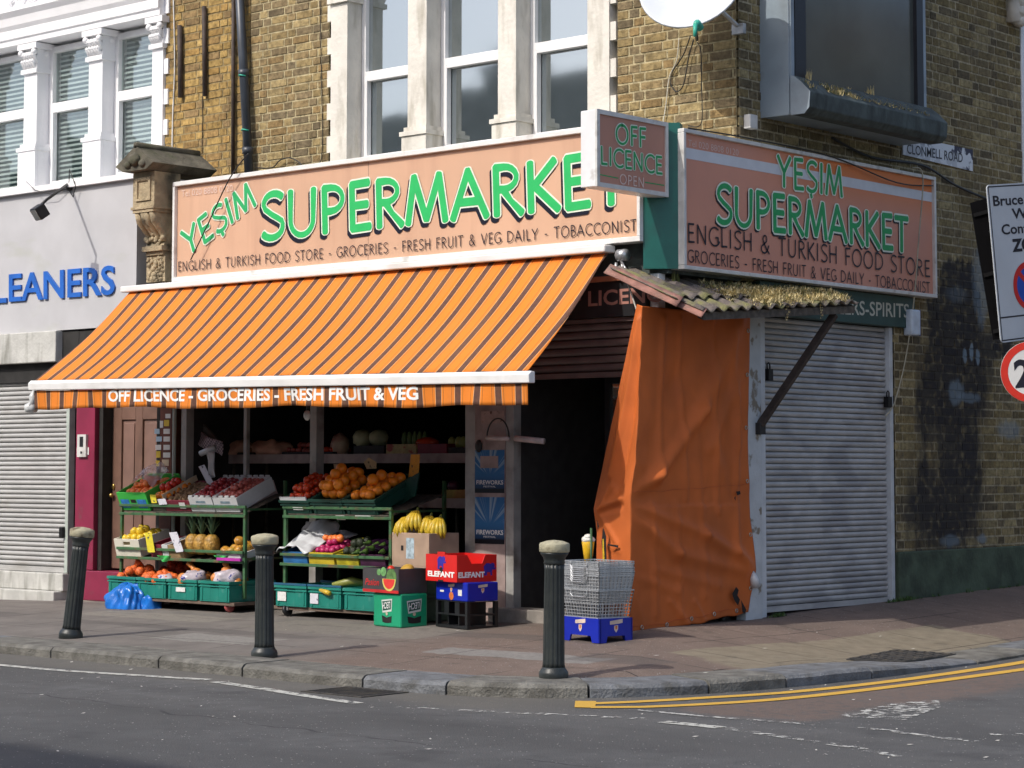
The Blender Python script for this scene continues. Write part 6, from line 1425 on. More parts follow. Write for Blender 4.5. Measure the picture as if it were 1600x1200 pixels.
for a, b_, lb, me_, gl in ((300, 337, 'pale blue printed box of dark red plums on the top shelf', POM, 'dark red plums in the left printed box'), (338, 376, 'pale printed box of red plums at the right end of the top shelf', POM2, 'red plums in the right printed box')):
    o, l_, r_, W = tier_box('card_box', lb, a, b_, .44, .13, WHC, 'top', rim=False, hole=False)
    mb = MB()
    for k in range(4): u = (k+.5)/4; mb.box((lerp(-W/2, W/2, u)-.025, -.2205, .131), (lerp(-W/2, W/2, u)+.022, -.2085, .148)); mb.box((lerp(-W/2, W/2, u)-.025, .2085, .131), (lerp(-W/2, W/2, u)+.022, .2205, .148))
    mb.build('castellated_edge', WHC, o, local=True)
    mb = MB(); mb.box((-W/2+.01, -.222, .055), (W/2-.01, -.2206, .068)); mb.box((-W*.2, -.222, .08), (W*.2, -.2206, .1)); mb.build('printed_band', mat('grey_blue_print', (.2, .28, .33), .6, .3, 40), o, local=True)
    fill(l_, r_, W-.04, .38, .12, .027, me_, 'plum', ('dark red plum in the left pale printed box' if me_ is POM else 'lighter red plum in the right pale printed box'), 'plum', gl, ((1, 0), (.55, .035)), jit=.35)
q = pY(390, 795, -1.1); M_ = TM((q.x+.05, -1.02, .98), (tilt, 0, 0)); mb = MB(); mb.box((-.012, -.2, -.02), (.012, .2, .12), M_); ob_ = mb.build('card_flap', mat('pinkish_card', (.5, .36, .34), .7, .1)); tag(ob_, 'open pinkish card flap leaning at the right end of the left top shelf', 'card flap')
# --- stand 2
for x, lb, m_, stk in ((-3.42, 'bottom crate with a blue rim and a blank white label', CRG, [(.08, .36, .25, .68, LBL)]), (-3.02, 'bottom crate with a printed white label on the middle stand', CRG, [(.04, .3, .2, .68, WCARD)]), (-2.62, 'empty bottom crate at the right of the middle stand', CRG, None)):
    o = crate('plastic_crate', lb, .37, .5, .17, (x, -1.2, .152), (0, 0, R(-1.5)), m_, 'green crates on the bottom of the middle stand', sticker=stk)
    if x < -2.8:
        mb = MB(); mb.box((-.2, -.266, .172), (.2, -.25, .188)); mb.box((-.2, .25, .172), (.2, .266, .188)); mb.build('blue_rim', CRB, o, local=True)
SQ = fruit_mesh('squash', .06, fm('squash_skin', (.5, .3, .05)), .75)
for i, (x, y) in enumerate(((-3.42, -1.28), (-3.32, -1.2))): put(SQ, 'squash', Matrix.Translation((x, y, .27)), 'yellow squash lying in the blue rimmed crate', 'squash', 'squashes in the bottom crate')
mb = MB(); mb.smooth = True; mb.tube([(-3.1, -1.3, .33), (-2.98, -1.2, .36), (-2.85, -1.12, .34)], [.02, .04, .02], 10); tag(mb.build('marrow', fm('marrow_skin', (.25, .27, .06))), 'striped green marrow lying in the middle bottom crate', 'marrow')
mb = MB(); mb.smooth = True; mb.tube([(-3.06, -1.475, .3), (-2.98, -1.48, .285), (-2.94, -1.48, .275)], [.012, .022, .018], 8); tag(mb.build('yellow_pepper', fm('yellow_pepper_skin', (.6, .4, .03))), 'yellow pepper poking out of the printed label crate', 'pepper')
s_top = .90
def tier2(name, label, pxl, pxr, D, H, m, tier, **k): return tier_box(name, label, pxl, pxr, D, H, m, tier, **k)
ORG = fruit_mesh('orange', .047, fm('orange_skin', (.85, .25, .015), bump=.15, bscale=160), .96); TOM = fruit_mesh('tomato', .032, fm('tomato_skin', (.62, .06, .015), rough=.22), .85, STK)
o, l_, r_, W = tier2('plastic_crate', 'dark green crate of vine tomatoes on the middle stand top', 444, 488, .46, .12, CRD, 'top', sticker=[(.4, .75, .3, .5, LBL)])
fill(l_, r_, W-.04, .4, .12, .032, TOM, 'tomato', 'red tomato in the dark green crate beside the oranges', 'tomato', 'tomatoes in the dark green crate', ((1, 0), (.8, .05), (.4, .09)))
mb = MB(); mb.box((-W/2+.01, -.24, .1), (W/2-.01, -.228, .15)); mb.build('paper_liner', WHC, o, local=True)
o, l_, r_, W = tier2('plastic_crate', 'dark green crate of oranges in the middle of the top shelf', 491, 540, .46, .13, CRD, 'top', sticker=[(.7, .98, -.35, -.05, LBL)])
fill(l_, r_, W-.04, .42, .13, .047, ORG, 'orange', 'orange heaped in the middle dark green crate', 'orange', 'oranges in the middle crate', ((1, 0), (.85, .07), (.45, .14)))
put(ORG, 'orange', Matrix.Translation((pY(554, 739, -1.02).x, -1.02, pY(554, 739, -1.02).z)), 'single orange on the very top of the heap', 'orange', None)
o, l_, r_, W = tier2('plastic_crate', 'dark green crate of big oranges at the right of the top shelf', 543, 592, .5, .13, CRD, 'top', sticker=[(.25, .75, -.3, -.02, LBL)])
fill(l_, r_, W-.04, .44, .13, .047, ORG, 'orange', 'orange in the right hand dark green crate', 'orange', 'oranges in the right crate', ((1, 0), (.5, .07)))
mb = MB(); mb.prism([pY(*a, -1.0) for a in ((655, 738), (648, 775), (607, 800), (600, 770))], (0, .015, 0)); tag(mb.build('dark_crate_side', CRD), 'dark upright crate leaning behind the right end of the oranges', 'crate')
card('tan price card above the tomatoes', [(521, 725), (536, 725), (537, 738), (523, 738)], -.93, mat('tan_card', (.4, .28, .17), .7, .1, 20)); card('tilted cream price card above the oranges', [(568, 722), (576, 715), (588, 722), (588, 732), (573, 733)], -.93, mat('cream_price_card', (.55, .4, .2), .7, .1, 20, dirt=(.1, .07, .04), dscale=26, dlo=.6, dhi=.64)); card('orange price card standing at the right end of the oranges', [(642, 710), (656, 710), (654, 738), (638, 748)], -.93, OCARD)
# middle tier of stand 2
BLUT = mat('blue_tray', (.03, .16, .4), .5)
o, l_, r_, W = tier2('fruit_tray', 'blue tray with crumpled white bags on the middle stand', 444, 482, .4, .1, BLUT, 'mid', rim=False, hole=False)
mb = MB(); mb.smooth = True
M_ = TM(l_, r_); mb.grid(lambda u, v: M_ @ Vector(((u-.5)*.36, -.23+.42*v, .1+.06*math.sin(math.pi*u)+.05*mnoise.noise(Vector((u*5, v*5, 3)))+.12*v*v)), 18, 14); tag(mb.build('white_bag', mat('white_plastic_bag', None), solid=.004), 'crumpled white plastic bag in the blue tray', 'plastic bag')
mb = MB(); mb.smooth = True; q0, q1, q2, q3 = [pY(*a, -1.02) for a in ((452, 862), (478, 815), (560, 835), (500, 862))]
mb.grid(lambda u, v: q0.lerp(q1, v).lerp(q3.lerp(q2, v), u)+Vector((0, .08*mnoise.noise(Vector((u*4, v*4, 5))), .02*mnoise.noise(Vector((u*6, v*6, 9))))), 16, 12); tag(mb.build('grey_bag', mat('grey_plastic_bag', (.27, .27, .3), .4, .15), solid=.004), 'large grey plastic bag spread behind the middle tier', 'plastic bag')
o, l_, r_, W = tier2('fruit_box', 'yellow box of pink fruit on the middle stand', 484, 524, .36, .1, mat('yellow_box', (.6, .45, .03), .5, .12, 14), 'mid', rim=False, hole=False)
PNK = fruit_mesh('pink_fruit', .03, fm('pink_skin', (.45, .02, .12)), .95); fill(l_, r_, W-.03, .3, .1, .03, PNK, 'pink_fruit', 'deep pink fruit in the yellow box', 'pink fruit', 'pink fruit in the yellow box', ((1, 0), (.5, .045)))
fill(l_, r_, W-.05, .1, .17, .03, SHR, 'tangerine', 'tangerine on top of the pink fruit', 'tangerine', 'tangerines over the pink fruit')
o, l_, r_, W = tier2('fruit_box', 'yellow and dark box of dark avocados on the middle stand', 527, 562, .36, .09, mat('yellow_dark_box', (.5, .42, .02), .5, .3, 9, dirt=(.03, .04, .02), dscale=7), 'mid', rim=False, hole=False)
AVO = fruit_mesh('avocado', .035, fm('avocado_skin', (.025, .035, .015), bump=.4), 1.2); fill(l_, r_, W-.03, .3, .09, .035, AVO, 'avocado', 'dark avocado in the yellow and dark box', 'avocado', 'avocados in the dark box', ((1, 0), (.6, .05)))
o, l_, r_, W = tier2('fruit_box', 'dark purple box of aubergines at the right of the middle stand', 564, 604, .36, .1, mat('dark_purple_box', (.06, .015, .05), .4), 'mid', rim=False, hole=False)
AUB = mesh_of(lambda m_: (m_.lathe([(.004, -.09), (.03, -.075), (.04, -.03), (.03, .03), (.02, .075), (.012, .09)], n=12), setattr(m_, 'm', 1), m_.lathe([(.024, .07), (.02, .095), (.008, .12), (.006, .14)], n=8)), 'aubergine', [fm('aubergine_skin', (.018, .006, .02), rough=.15), STK])
M_ = TM(l_, r_)
for i in range(7): put(AUB, 'aubergine', M_ @ Matrix.Translation(((i % 4-1.5)*.075, -.1+.12*(i//4), .12+.02*(i//4))) @ Matrix.Rotation(R(80+random.uniform(-15, 15)), 4, 'X') @ Matrix.Rotation(random.uniform(-.4, .4), 4, 'Y'), 'shiny dark aubergine in the purple box', 'aubergine', 'aubergines in the purple box', rnd=False)
card('small yellow tag above the avocados', [(560, 842), (567, 840), (571, 850), (563, 851)], -1.1, YCARD); card('wide yellow tag above the aubergines', [(573, 846), (590, 847), (592, 853), (574, 852)], -1.08, YCARD)
tag(MB().box((-2.78, -.95, .62), (-2.5, -.8, .78)).build('pink_card_box', mat('pinkish_card', None)), 'pinkish printed carton behind the aubergines', 'carton')

# --- crates and boxes by the door
def at_ground(px, py):
    z = .08
    for _ in range(4): p = pZ(px, py, z); z = pave(p.x, p.y)
    return Vector((p.x, p.y, z))
def corner_crate(pxc, pyc, W, D, rot):
    """front right bottom corner at that point of the ground"""
    p = at_ground(pxc, pyc); Mr = Matrix.Rotation(rot, 3, 'Z'); c = p+Mr @ Vector((-W/2, D/2, 0)); return Vector((c.x, c.y, p.z+.002)), (0, 0, rot)
LECG = mat('beer_crate_green', (.01, .3, .15), .35, .08, 4)
loc, rot = corner_crate(626, 982, .36, .25, R(-10))
lc = thing('beer_crate', 'bright green beer crate standing upside down on the pavement', 'crate', tuple(loc), rot, None, world=False)
mb = MB(); W, D, H = .36, .25, .255
mb.box((-W/2, -D/2, 0), (W/2, D/2, H)); mb.build('body', LECG, lc, local=True, bevel=.012)
for side in (0, 1):
    Ml = Matrix.Identity(4) if side == 0 else Matrix.Rotation(R(90), 4, 'Z')
    off = (W if side else D)/2; sp_ = 1.
    def q(u, v, d=0): return Ml @ Vector((u, -off-.0015-d, v))
    mb = MB(); mb.add([q(-.07, .2), q(.07, .215), q(.062, .12), q(-.055, .105)], [(3, 2, 1, 0)]); mb.add([q(-.06, .19, .001), q(.06, .203, .001), q(.055, .135, .001), q(-.05, .12, .001)], [(3, 2, 1, 0)]); mb.mi[-1] = 1
    mb.m = 2; font_text(mb, 'LECH', q(.048, .192, .0), q(-.05, .18, .0), q(.044, .142, .0), .0022, .02, norm=(Ml.to_3x3() @ Vector((0, -1, 0))))
    mb.build('logo', [mat('crate_logo_white', (.6, .64, .6), .5, .05), mat('crate_logo_green', (.01, .07, .05), .4), LBL], lc, local=True)
    mb = MB(); ring_ = [q(.014*math.cos(k*.524), .1+.014*math.sin(k*.524), .001) for k in range(12)]; mb.add(ring_, [tuple(range(12))]); mb.build('badge', mat('badge_tan', (.5, .42, .3), .5), lc, local=True)
    mb = MB(); mb.add([q(-.065, .085, .0005), q(-.03, .078, .0005), q(0, .07, .0005), q(.03, .078, .0005), q(.065, .085, .0005), q(.06, .035, .0005), q(.02, .03, .0005), q(-.02, .03, .0005), q(-.055, .035, .0005)], [tuple(range(8, -1, -1))]); mb.build('hand_hole', HOLE, lc, local=True)
top = loc+Vector((0, 0, H))
px_ = thing('watermelon_box', 'dark fruit box printed with a watermelon slice on the green beer crate', 'box', (loc.x-.06, loc.y+.0, top.z+.002), (0, 0, R(-9)), None, world=False)
W, D, H = .46, .27, .185; PASD = mat('charcoal_card', (.05, .048, .05), .55, .12, 10)
mb = MB(); t_ = .01; mb.box((-W/2, -D/2, 0), (W/2, D/2, t_)).box((-W/2, -D/2, t_), (W/2, -D/2+t_, H)).box((-W/2, D/2-t_, t_), (W/2, D/2, H)).box((-W/2, -D/2+t_, t_), (-W/2+t_, D/2-t_, H)).box((W/2-t_, -D/2+t_, t_), (W/2, D/2-t_, H)); mb.build('body', PASD, px_, local=True)
mb = MB(); y = -D/2-.0015; mb.box((-W/2, y, .0), (W/2, y+.001, .022)); mb.build('red_band', mat('red_print', (.5, .02, .02), .5), px_, local=True)
mb = MB(); font_text(mb, 'Pasion', Vector((-W/2+.03, y, .052)), Vector((-W/2+.215, y, .052)), Vector((-W/2+.03, y, .105)), .001, .012, shear=.3, norm=Vector((0, -1, 0))); mb.build('lettering', mat('red_print', None), px_, local=True)
def disc(mb, cx, cz, r, yy, a0=0, a1=360, n=28): mb.add([(cx+r*math.cos(R(lerp(a0, a1, k/n))), yy, cz+r*math.sin(R(lerp(a0, a1, k/n)))) for k in range(n+1)], [tuple(range(n+1))])
mb = MB(); disc(mb, .11, .1, .085, y-.0004, 175, 365); mb.m = 1; disc(mb, .11, .103, .072, y-.0008, 178, 362); mb.m = 2; disc(mb, .14, .12, .065, y-.0001, 0, 360); mb.m = 3; disc(mb, -.02, .155, .025, y-.0006); disc(mb, .04, .16, .035, y-.0009)
mb.build('watermelon_print', [mat('print_rind', (.55, .5, .12), .5), mat('print_flesh', (.6, .04, .03), .5), mat('print_green', (.1, .2, .06), .5, .3, 40), mat('print_leaf', (.15, .35, .12), .5, .3, 40)], px_, local=True)
for x, y_, m_ in ((-.1, .0, PEPR), (.12, -.05, SQ), (.02, .06, PEP)): put(m_, 'vegetable', Matrix.Translation(Vector((loc.x-.03+x, loc.y+.03+y_, top.z+.17))), {PEPR: 'red vegetable in the watermelon box', SQ: 'pale yellow vegetable at the edge of the watermelon box', PEP: 'orange vegetable in the watermelon box'}[m_], 'vegetable', None)
# red box stack
loc, rot = corner_crate(730, 984, .42, .28, R(-13)); W, D, H = .42, .28, .2
bcr = thing('bottle_crate', 'black open bottle crate at the bottom of the stack by the door', 'crate', tuple(loc), rot, None, world=False)
mb = MB(); t_ = .018
mb.box((-W/2, -D/2, 0), (W/2, D/2, .02)).box((-W/2, -D/2, .0205), (-W/2+.03, -D/2+.03, H)).box((W/2-.03, -D/2, .0205), (W/2, -D/2+.03, H)).box((-W/2, D/2-.03, .0205), (-W/2+.03, D/2, H)).box((W/2-.03, D/2-.03, .0205), (W/2, D/2, H))
for z0, z1 in ((.095, .107), (.195, H)): mb.box((-W/2+.0305, -D/2, z0), (W/2-.0305, -D/2+t_, z1)).box((W/2-t_, -D/2+.0305, z0), (W/2, D/2-.0305, z1)).box((-W/2, -D/2+.0305, z0), (-W/2+t_, D/2-.0305, z1)).box((-W/2+.0305, D/2-t_, z0), (W/2-.0305, D/2, z1))
for k in (1, 2): x = lerp(-W/2, W/2, k/3); mb.box((x-.03, -D/2+.004, .1075), (x+.03, -D/2+.012, .1945)); mb.box((x-.006, -D/2+.0185, .0205), (x+.006, D/2-.0185, .19))
mb.build('body', mat('black_crate_plastic', (.012, .013, .015), .35, .2), bcr, local=True)
BLC = mat('blue_crate_plastic', (.006, .02, .36), .3, .1, 5)
def tee_logo(par, W, D, sc, zc, both=True):
    for side in (0, 1):
        Ml = Matrix.Identity(4) if side == 0 else Matrix.Rotation(R(90), 4, 'Z'); off = (W if side else D)/2+.0015
        def q(u, v, d=0): return Ml @ Vector((u*sc, -off-d, zc+v*sc))
        mb = MB(); mb.add([q(-.07, .04), q(.07, .055), q(.07, .022), q(.025, .015), q(-.02, .012), q(-.07, .01)], [(5, 4, 3, 2, 1, 0)])
        mb.add([q(-.024, .0), q(.02, .004), q(.02, -.03), q(-.002, -.06), q(-.024, -.034)], [(4, 3, 2, 1, 0)]); mb.m = 1; mb.add([q(-.012, -.003, .0006), q(.01, -.002, .0006), q(.008, -.03, .0006), q(-.01, -.032, .0006)], [(3, 2, 1, 0)])
        mb.build('emblem', [mat('emblem_cream', (.62, .5, .42), .5), mat('emblem_orange', (.6, .16, .04), .5)], par, local=True)
c2 = thing('bottle_crate', 'blue crate between the black crate and the red box', 'crate', (loc.x, loc.y, loc.z+H+.002), rot, None, world=False); H2 = .14
mb = MB(); mb.box((-W/2, -D/2, 0), (W/2, D/2, H2)); mb.build('body', BLC, c2, local=True, bevel=.008); tee_logo(c2, W, D, .6, .095)
mb = MB(); mb.box((.09, -D/2-.002, .04), (.14, -D/2-.0005, .085)); mb.box((-.15, -D/2-.002, .06), (-.1, -D/2-.0005, .075)); mb.build('label', LBL, c2, local=True)
mb = MB(); disc(mb, .0, .035, .03, -D/2-.0016); mb.build('orange_badge', mat('emblem_orange', None), c2, local=True)
W3, D3, H3 = .42, .36, .2; RED = mat('red_card', (.62, .015, .012), .4, .05, 5)
rb = thing('card_box', 'bright red card box printed with a blue elephant on top of the stack', 'box', (loc.x-.06, loc.y+.0, loc.z+H+H2+.004), rot, None, world=False)
mb = MB(); t_ = .012; mb.box((-W3/2, -D3/2, 0), (W3/2, D3/2, t_)).box((-W3/2, -D3/2, t_), (W3/2, -D3/2+t_, H3)).box((-W3/2, D3/2-t_, t_), (W3/2, D3/2, H3)).box((-W3/2, -D3/2+t_, t_), (-W3/2+t_, D3/2-t_, H3))
x0, x1 = W3/2-t_, W3/2; y0, y1 = -D3/2+t_, D3/2-t_
mb.prism([(x0, y0, t_), (x0, y1, t_), (x0, y1, H3), (x0, y1-.09, H3), (x0, y1-.12, H3-.065), (x0, y0+.12, H3-.065), (x0, y0+.08, H3), (x0, y0, H3)], (t_, 0, 0)); mb.build('body', RED, rb, local=True)
ELB = mat('blue_elephant_print', (.03, .02, .3), .5)
ele = [(-.05, .0), (-.05, .045), (-.055, .075), (-.03, .1), (.0, .102), (.015, .095), (.03, .105), (.05, .1), (.058, .08), (.052, .062), (.062, .06), (.06, .068), (.068, .066), (.066, .05), (.045, .048), (.035, .05), (.03, .03), (.032, .0), (.014, .0), (.012, .025), (-.018, .028), (-.024, .0)]
for side in (0, 1):
    Ml = Matrix.Identity(4) if side == 0 else Matrix.Rotation(R(90), 4, 'Z'); off = (W3 if side else D3)/2+.0012; nrm_ = Ml.to_3x3() @ Vector((0, -1, 0))
    def q(u, v, d=0): return Ml @ Vector((u, -off-d, v))
    ex, ez, s_ = ((-.0, .09, .95) if side == 0 else (.11, .045, .9))
    mb = MB(); mb.add([q(ex+a*s_, ez+b_*s_) for a, b_ in ele], [tuple(range(len(ele)-1, -1, -1))]); mb.build('elephant_print', ELB, rb, local=True)
    mb = MB(); u0 = -.18 if side == 0 else -.17; u1 = .18 if side == 0 else .07
    font_text(mb, 'ELEFANT', q(u0, .035), q(u1, .035), q(u0, .075), .001, .045, norm=nrm_); mb.build('lettering', mat('white_lettering', None), rb, local=True)
mb = MB(); mb.box((-.04, -D3/2-.0015, .0), (.03, -D3/2-.0005, .012)); disc(mb, .0, .085, .022, -D3/2-.0013); mb.build('hand_slot', HOLE, rb, local=True)
mb = MB(); mb.box((-.05, -D3/2, H3+.0005), (.05, -D3/2+.01, H3+.02)); mb.build('tab', RED, rb, local=True)
# banana box behind
bp_ = pY(688, 905, -1.02); ST = .32
for i in range(2):
    crate('plastic_crate', ('lower' if i == 0 else 'upper')+' dark green crate under the taped banana box', .4, .28, .2, (-2.2, -1.17, .09+i*.202), (0, 0, R(-8)), CRD, None)
TAPE = mat('taped_card', (.42, .3, .22), .28, .1, 8, coat=.4)
zb_ = .09+.404+.004
bb_ = thing('card_box', 'brown taped card box full of bananas behind the red box', 'box', (-2.17, -1.19, zb_), (0, 0, R(-8)), None, world=False)
W, D, H = .47, .3, .27; mb = MB(); t_ = .012; mb.box((-W/2, -D/2, 0), (W/2, D/2, t_)).box((-W/2, -D/2, t_), (W/2, -D/2+t_, H)).box((-W/2, D/2-t_, t_), (W/2, D/2, H)).box((-W/2, -D/2+t_, t_), (-W/2+t_, D/2-t_, H)).box((W/2-t_, -D/2+t_, t_), (W/2, D/2-t_, H)); mb.build('body', TAPE, bb_, local=True, bevel=.004)
mb = MB(); mb.box((-.05, -D/2-.0015, .07), (.05, -D/2-.0005, .23)); mb.build('silver_tape', mat('silver_tape', (.4, .5, .56), .2, .3, 30), bb_, local=True)
mb = MB(); mb.box((-W/2+.12, -D/2-.0015, .13), (-W/2+.15, -D/2-.0005, .17)); mb.build('finger_hole', HOLE, bb_, local=True)
BAN = fm('banana_skin', (.62, .42, .03), scale=14, dirt=(.25, .25, .03), dscale=10); BANT = fm('banana_tip', (.1, .12, .02))
def banana_bunch(c, a0, label):
    o = thing('banana_bunch', label, 'bananas', c, group='bananas in the taped box'); c = Vector(c)
    for k in range(6):
        a = a0+(k-2.5)*.42; d = Vector((math.cos(a), math.sin(a)*.6-.35, 0)).normalized(); P = [c+Vector((0, 0, .13)), c+d*.035+Vector((0, 0, .115)), c+d*.075+Vector((0, 0, .07)), c+d*.095+Vector((0, 0, .02)), c+d*.09+Vector((0, 0, -.03))]
        mb = MB(); mb.smooth = True; mb.tube(P, [.008, .016, .021, .019, .006], 8); mb.build('banana', BAN, o)
    mb = MB(); mb.smooth = True; mb.tube([c+Vector((0, 0, .12)), c+Vector((0, .01, .155))], [.016, .01], 8); mb.build('stem', BANT, o)
for (x, y, z, a, lb) in ((-2.34, -1.22, .26, -1.9, 'left bunch of bananas in the taped box'), (-2.23, -1.22, .31, -1.5, 'tallest bunch of bananas in the taped box'), (-2.12, -1.18, .27, -1.4, 'bunch of bananas just right of the tallest one'), (-2.0, -1.2, .26, -1.3, 'rightmost bunch of bananas in the taped box')): banana_bunch((x, y, zb_+z), a, lb)
# --- blue carrier bag
bgp = at_ground(192, 951); bag = thing('plastic_bag', 'knotted blue plastic bag lying on the pavement by the green crates', 'plastic bag', tuple(bgp))
BAGM = mat('blue_bag_plastic', (.015, .17, .62), .28, .15, 6, .25, 25, transl=.08)
mb = MB(); mb.smooth = True
def bagf(u, v):
    th = u*2*math.pi; ph = v*math.pi*.5
    r = math.cos(ph)**.6 if v < 1 else 0; dirv = Vector((math.cos(th), math.sin(th), 0)); n_ = mnoise.noise(Vector((math.cos(th)*1.6, math.sin(th)*1.6, v*2.2)))
    cr_1 = .014*math.sin(th*9+v*5+3*n_)+.01*math.sin(th*17-v*9)
    h = .21*math.sin(ph)**.9*(1+.15*n_); rad = (.2+.05*n_+cr_1)*r
    return bgp+Vector((dirv.x*rad*1.1-.02*v, .07+dirv.y*rad*.75, h))
mb.grid(bagf, 72, 24)
def bag2(u, v):
    th = u*2*math.pi; ph = v*math.pi*.5; r = math.cos(ph)**.6 if v < 1 else 0; n_ = mnoise.noise(Vector((math.cos(th)*2+5, math.sin(th)*2, v*2)))
    return bgp+Vector((.2+math.cos(th)*(.11+.03*n_)*r, .14+math.sin(th)*(.1+.03*n_)*r, (.13+.02*n_)*math.sin(ph)))
mb.grid(bag2, 40, 14); mb.build('bag', BAGM, bag)
mb = MB(); mb.smooth = True; k0 = bgp+Vector((.1, .05, .14)); mb.tube([k0, k0+Vector((.03, -.01, .02)), k0+Vector((.06, 0, -.01))], [.01, .018, .004], 7); mb.build('knot', BAGM, bag)
# --- basket stack on a blue crate
loc, rot = corner_crate(937, 1006, .42, .29, R(-12)); W, D, H = .42, .29, .165
bc = thing('bottle_crate', 'bright blue crate carrying the wire baskets behind the right bollard', 'crate', tuple(loc), rot, None, world=False)
mb = MB(); t_ = .014
for side in range(4):
    Ml = Matrix.Rotation(R(90*side), 4, 'Z'); w_, d_ = (W, D) if side % 2 == 0 else (D, W)
    mb.prism([Ml @ Vector(p) for p in ((-w_/2, -d_/2, 0), (-w_*.3, -d_/2, 0), (-w_*.26, -d_/2, .045), (w_*.26, -d_/2, .045), (w_*.3, -d_/2, 0), (w_/2, -d_/2, 0), (w_/2, -d_/2, H), (-w_/2, -d_/2, H))], Ml.to_3x3() @ Vector((0, t_+.0003*side, 0)))
mb.box((-W/2+.02, -D/2+.02, .05), (W/2-.02, D/2-.02, .06)); mb.build('body', BLC, bc, local=True); tee_logo(bc, W, D, .8, .115)
CHR = mat('zinc_wire', (.52, .54, .56), .35, .12, 30, metal=.6)
def wire_basket(mb, W, D, H, taper, nz, nv, r=.0022):
    def ringp(z): k = lerp(1-taper, 1, z/H); w_, d_ = W*k/2, D*k/2; return [Vector((-w_, -d_, z)), Vector((w_, -d_, z)), Vector((w_, d_, z)), Vector((-w_, d_, z))]
    for i in range(nz+1):
        q = ringp(H*i/nz); rr = r*1.7 if i in (0, nz) else r
        for a, b_ in zip(q, q[1:]+q[:1]): mb.tube([a, b_], rr, 4, cap=False)
    lo, hi = ringp(0), ringp(H)
    for s_ in range(4):
        n_ = nv if s_ % 2 == 0 else int(nv*D/W)
        for k in range(n_+1):
            t = k/n_; a = lo[s_].lerp(lo[(s_+1) % 4], t); b_ = hi[s_].lerp(hi[(s_+1) % 4], t); mb.tube([a, b_], r, 4, cap=False)
    for k in range(1, nv): t = k/nv; mb.tube([lo[0].lerp(lo[1], t), lo[3].lerp(lo[2], t)], r, 4, cap=False)
def basket(label, z, sx=1.):
    o = thing('wire_basket', label, 'basket', (loc.x, loc.y, z), rot, 'stacked wire baskets', world=False)
    mb = MB(); wire_basket(mb, .43*sx, .31*sx, .185, .14, 8, 13, .0032); mb.build('wire_cage', CHR, o, local=True)
    mb = MB(); 
    for sy_ in (-1, 1): mb.tube([(-.09, sy_*.158*sx, .185), (-.09, sy_*.163*sx, .16), (-.06, sy_*.166*sx, .14), (.06, sy_*.166*sx, .14), (.09, sy_*.163*sx, .16), (.09, sy_*.158*sx, .185)], .004, 6)
    mb.build('handle', CHR, o, local=True); return o
z0b = loc.z+H+.003
b0 = basket('lowest wire basket of the stack standing directly on the blue crate', z0b)
order = ['second', 'third', 'fourth', 'fifth', 'sixth', 'seventh', 'eighth']
for i in range(8):
    lb = 'topmost wire basket of the nested stack' if i == 7 else order[i]+' wire basket from the bottom of the nested stack'
    dup(b0, loc=(loc.x+random.uniform(-.004, .004), loc.y+random.uniform(-.004, .004), z0b+(.1+.0135*i)), rot=(0, 0, rot[2]+R(random.uniform(-.8, .8))), label=lb)
mb = MB(); mb.box((-.18, -.125, .0), (.18, .125, .21)); cl = mb.build('basket_gap_fill', mat('dark_gap_fill', (.07, .09, .11), .5, .3, 25), None); cl.matrix_world = TM((loc.x, loc.y, z0b+.13), rot); tag(cl, 'dark liner box added inside the nested wire baskets to shade their gaps', 'plastic sheet')  # dark box added inside the baskets so the gaps between wires read as shade
pg = thing('pint_glass_sign', 'yellow beer glass shaped display behind the wire baskets', 'display', (loc.x-.1, loc.y+.3, .55))
q = pY(919, 884, loc.y+.33); mb = MB(); mb.smooth = True; mb.lathe([(.02, 0), (.024, .0), (.046, .17), (.044, .172)], q, 20); mb.build('glass', mat('beer_yellow', (.7, .42, .02), .2, .15, 10), pg)
mb = MB(); mb.smooth = True; mb.ball(q+Vector((0, 0, .185)), (.05, .05, .028), 14, 8, jit=.15); mb.ball(q+Vector((.01, -.01, .205)), (.032, .032, .022), 12, 8, jit=.15); mb.build('foam', mat('foam_white', (.7, .68, .62), .8, .05), pg)
mb = MB(); mb.box((q.x-.14, q.y-.08, .1), (q.x+.1, q.y+.12, q.z-.002)); mb.build('plinth', BLACK, pg)
mb = MB(); mb.smooth = True; qq = q+Vector((.045, -.02, 0)); mb.tube([qq+Vector((0, 0, -.2)), qq+Vector((0, 0, .27))], .009, 8); mb.build('green_stake', mat('dark_green_stake', (.03, .09, .03), .5), pg)

# ================================================================== THINGS ON THE POSTER PANEL AND INSIDE THE WINDOW
POS, t, b = newmat('fireworks_poster_print')
g = N(t, 'ShaderNodeTexCoord'); s_ = N(t, 'ShaderNodeSeparateXYZ'); L(t, g.outputs['Generated'], s_.inputs[0]); X_, Z_ = s_.outputs[0], s_.outputs[2]
an = mth(t, 'ARCTAN2', mth(t, 'SUBTRACT', X_, .5), mth(t, 'SUBTRACT', Z_, .35))
nn = N(t, 'ShaderNodeTexNoise', noise_dimensions='1D'); nn.inputs['Scale'].default_value = 5; L(t, an, nn.inputs['W'])
ry = mth(t, 'MULTIPLY', smooth(t, nn.outputs[0], .5, .62), smooth(t, Z_, .42, .6))
c = mixc(t, smooth(t, Z_, .0, .5), (.008, .02, .06, 1), (.03, .14, .33, 1)); c = mixc(t, mth(t, 'MULTIPLY', ry, .75), c, (.35, .45, .52, 1)); c = mixc(t, smooth(t, Z_, .12, .08), c, (.004, .005, .01, 1))
L(t, c, b.inputs['Base Color']); b.inputs['Roughness'].default_value = .35
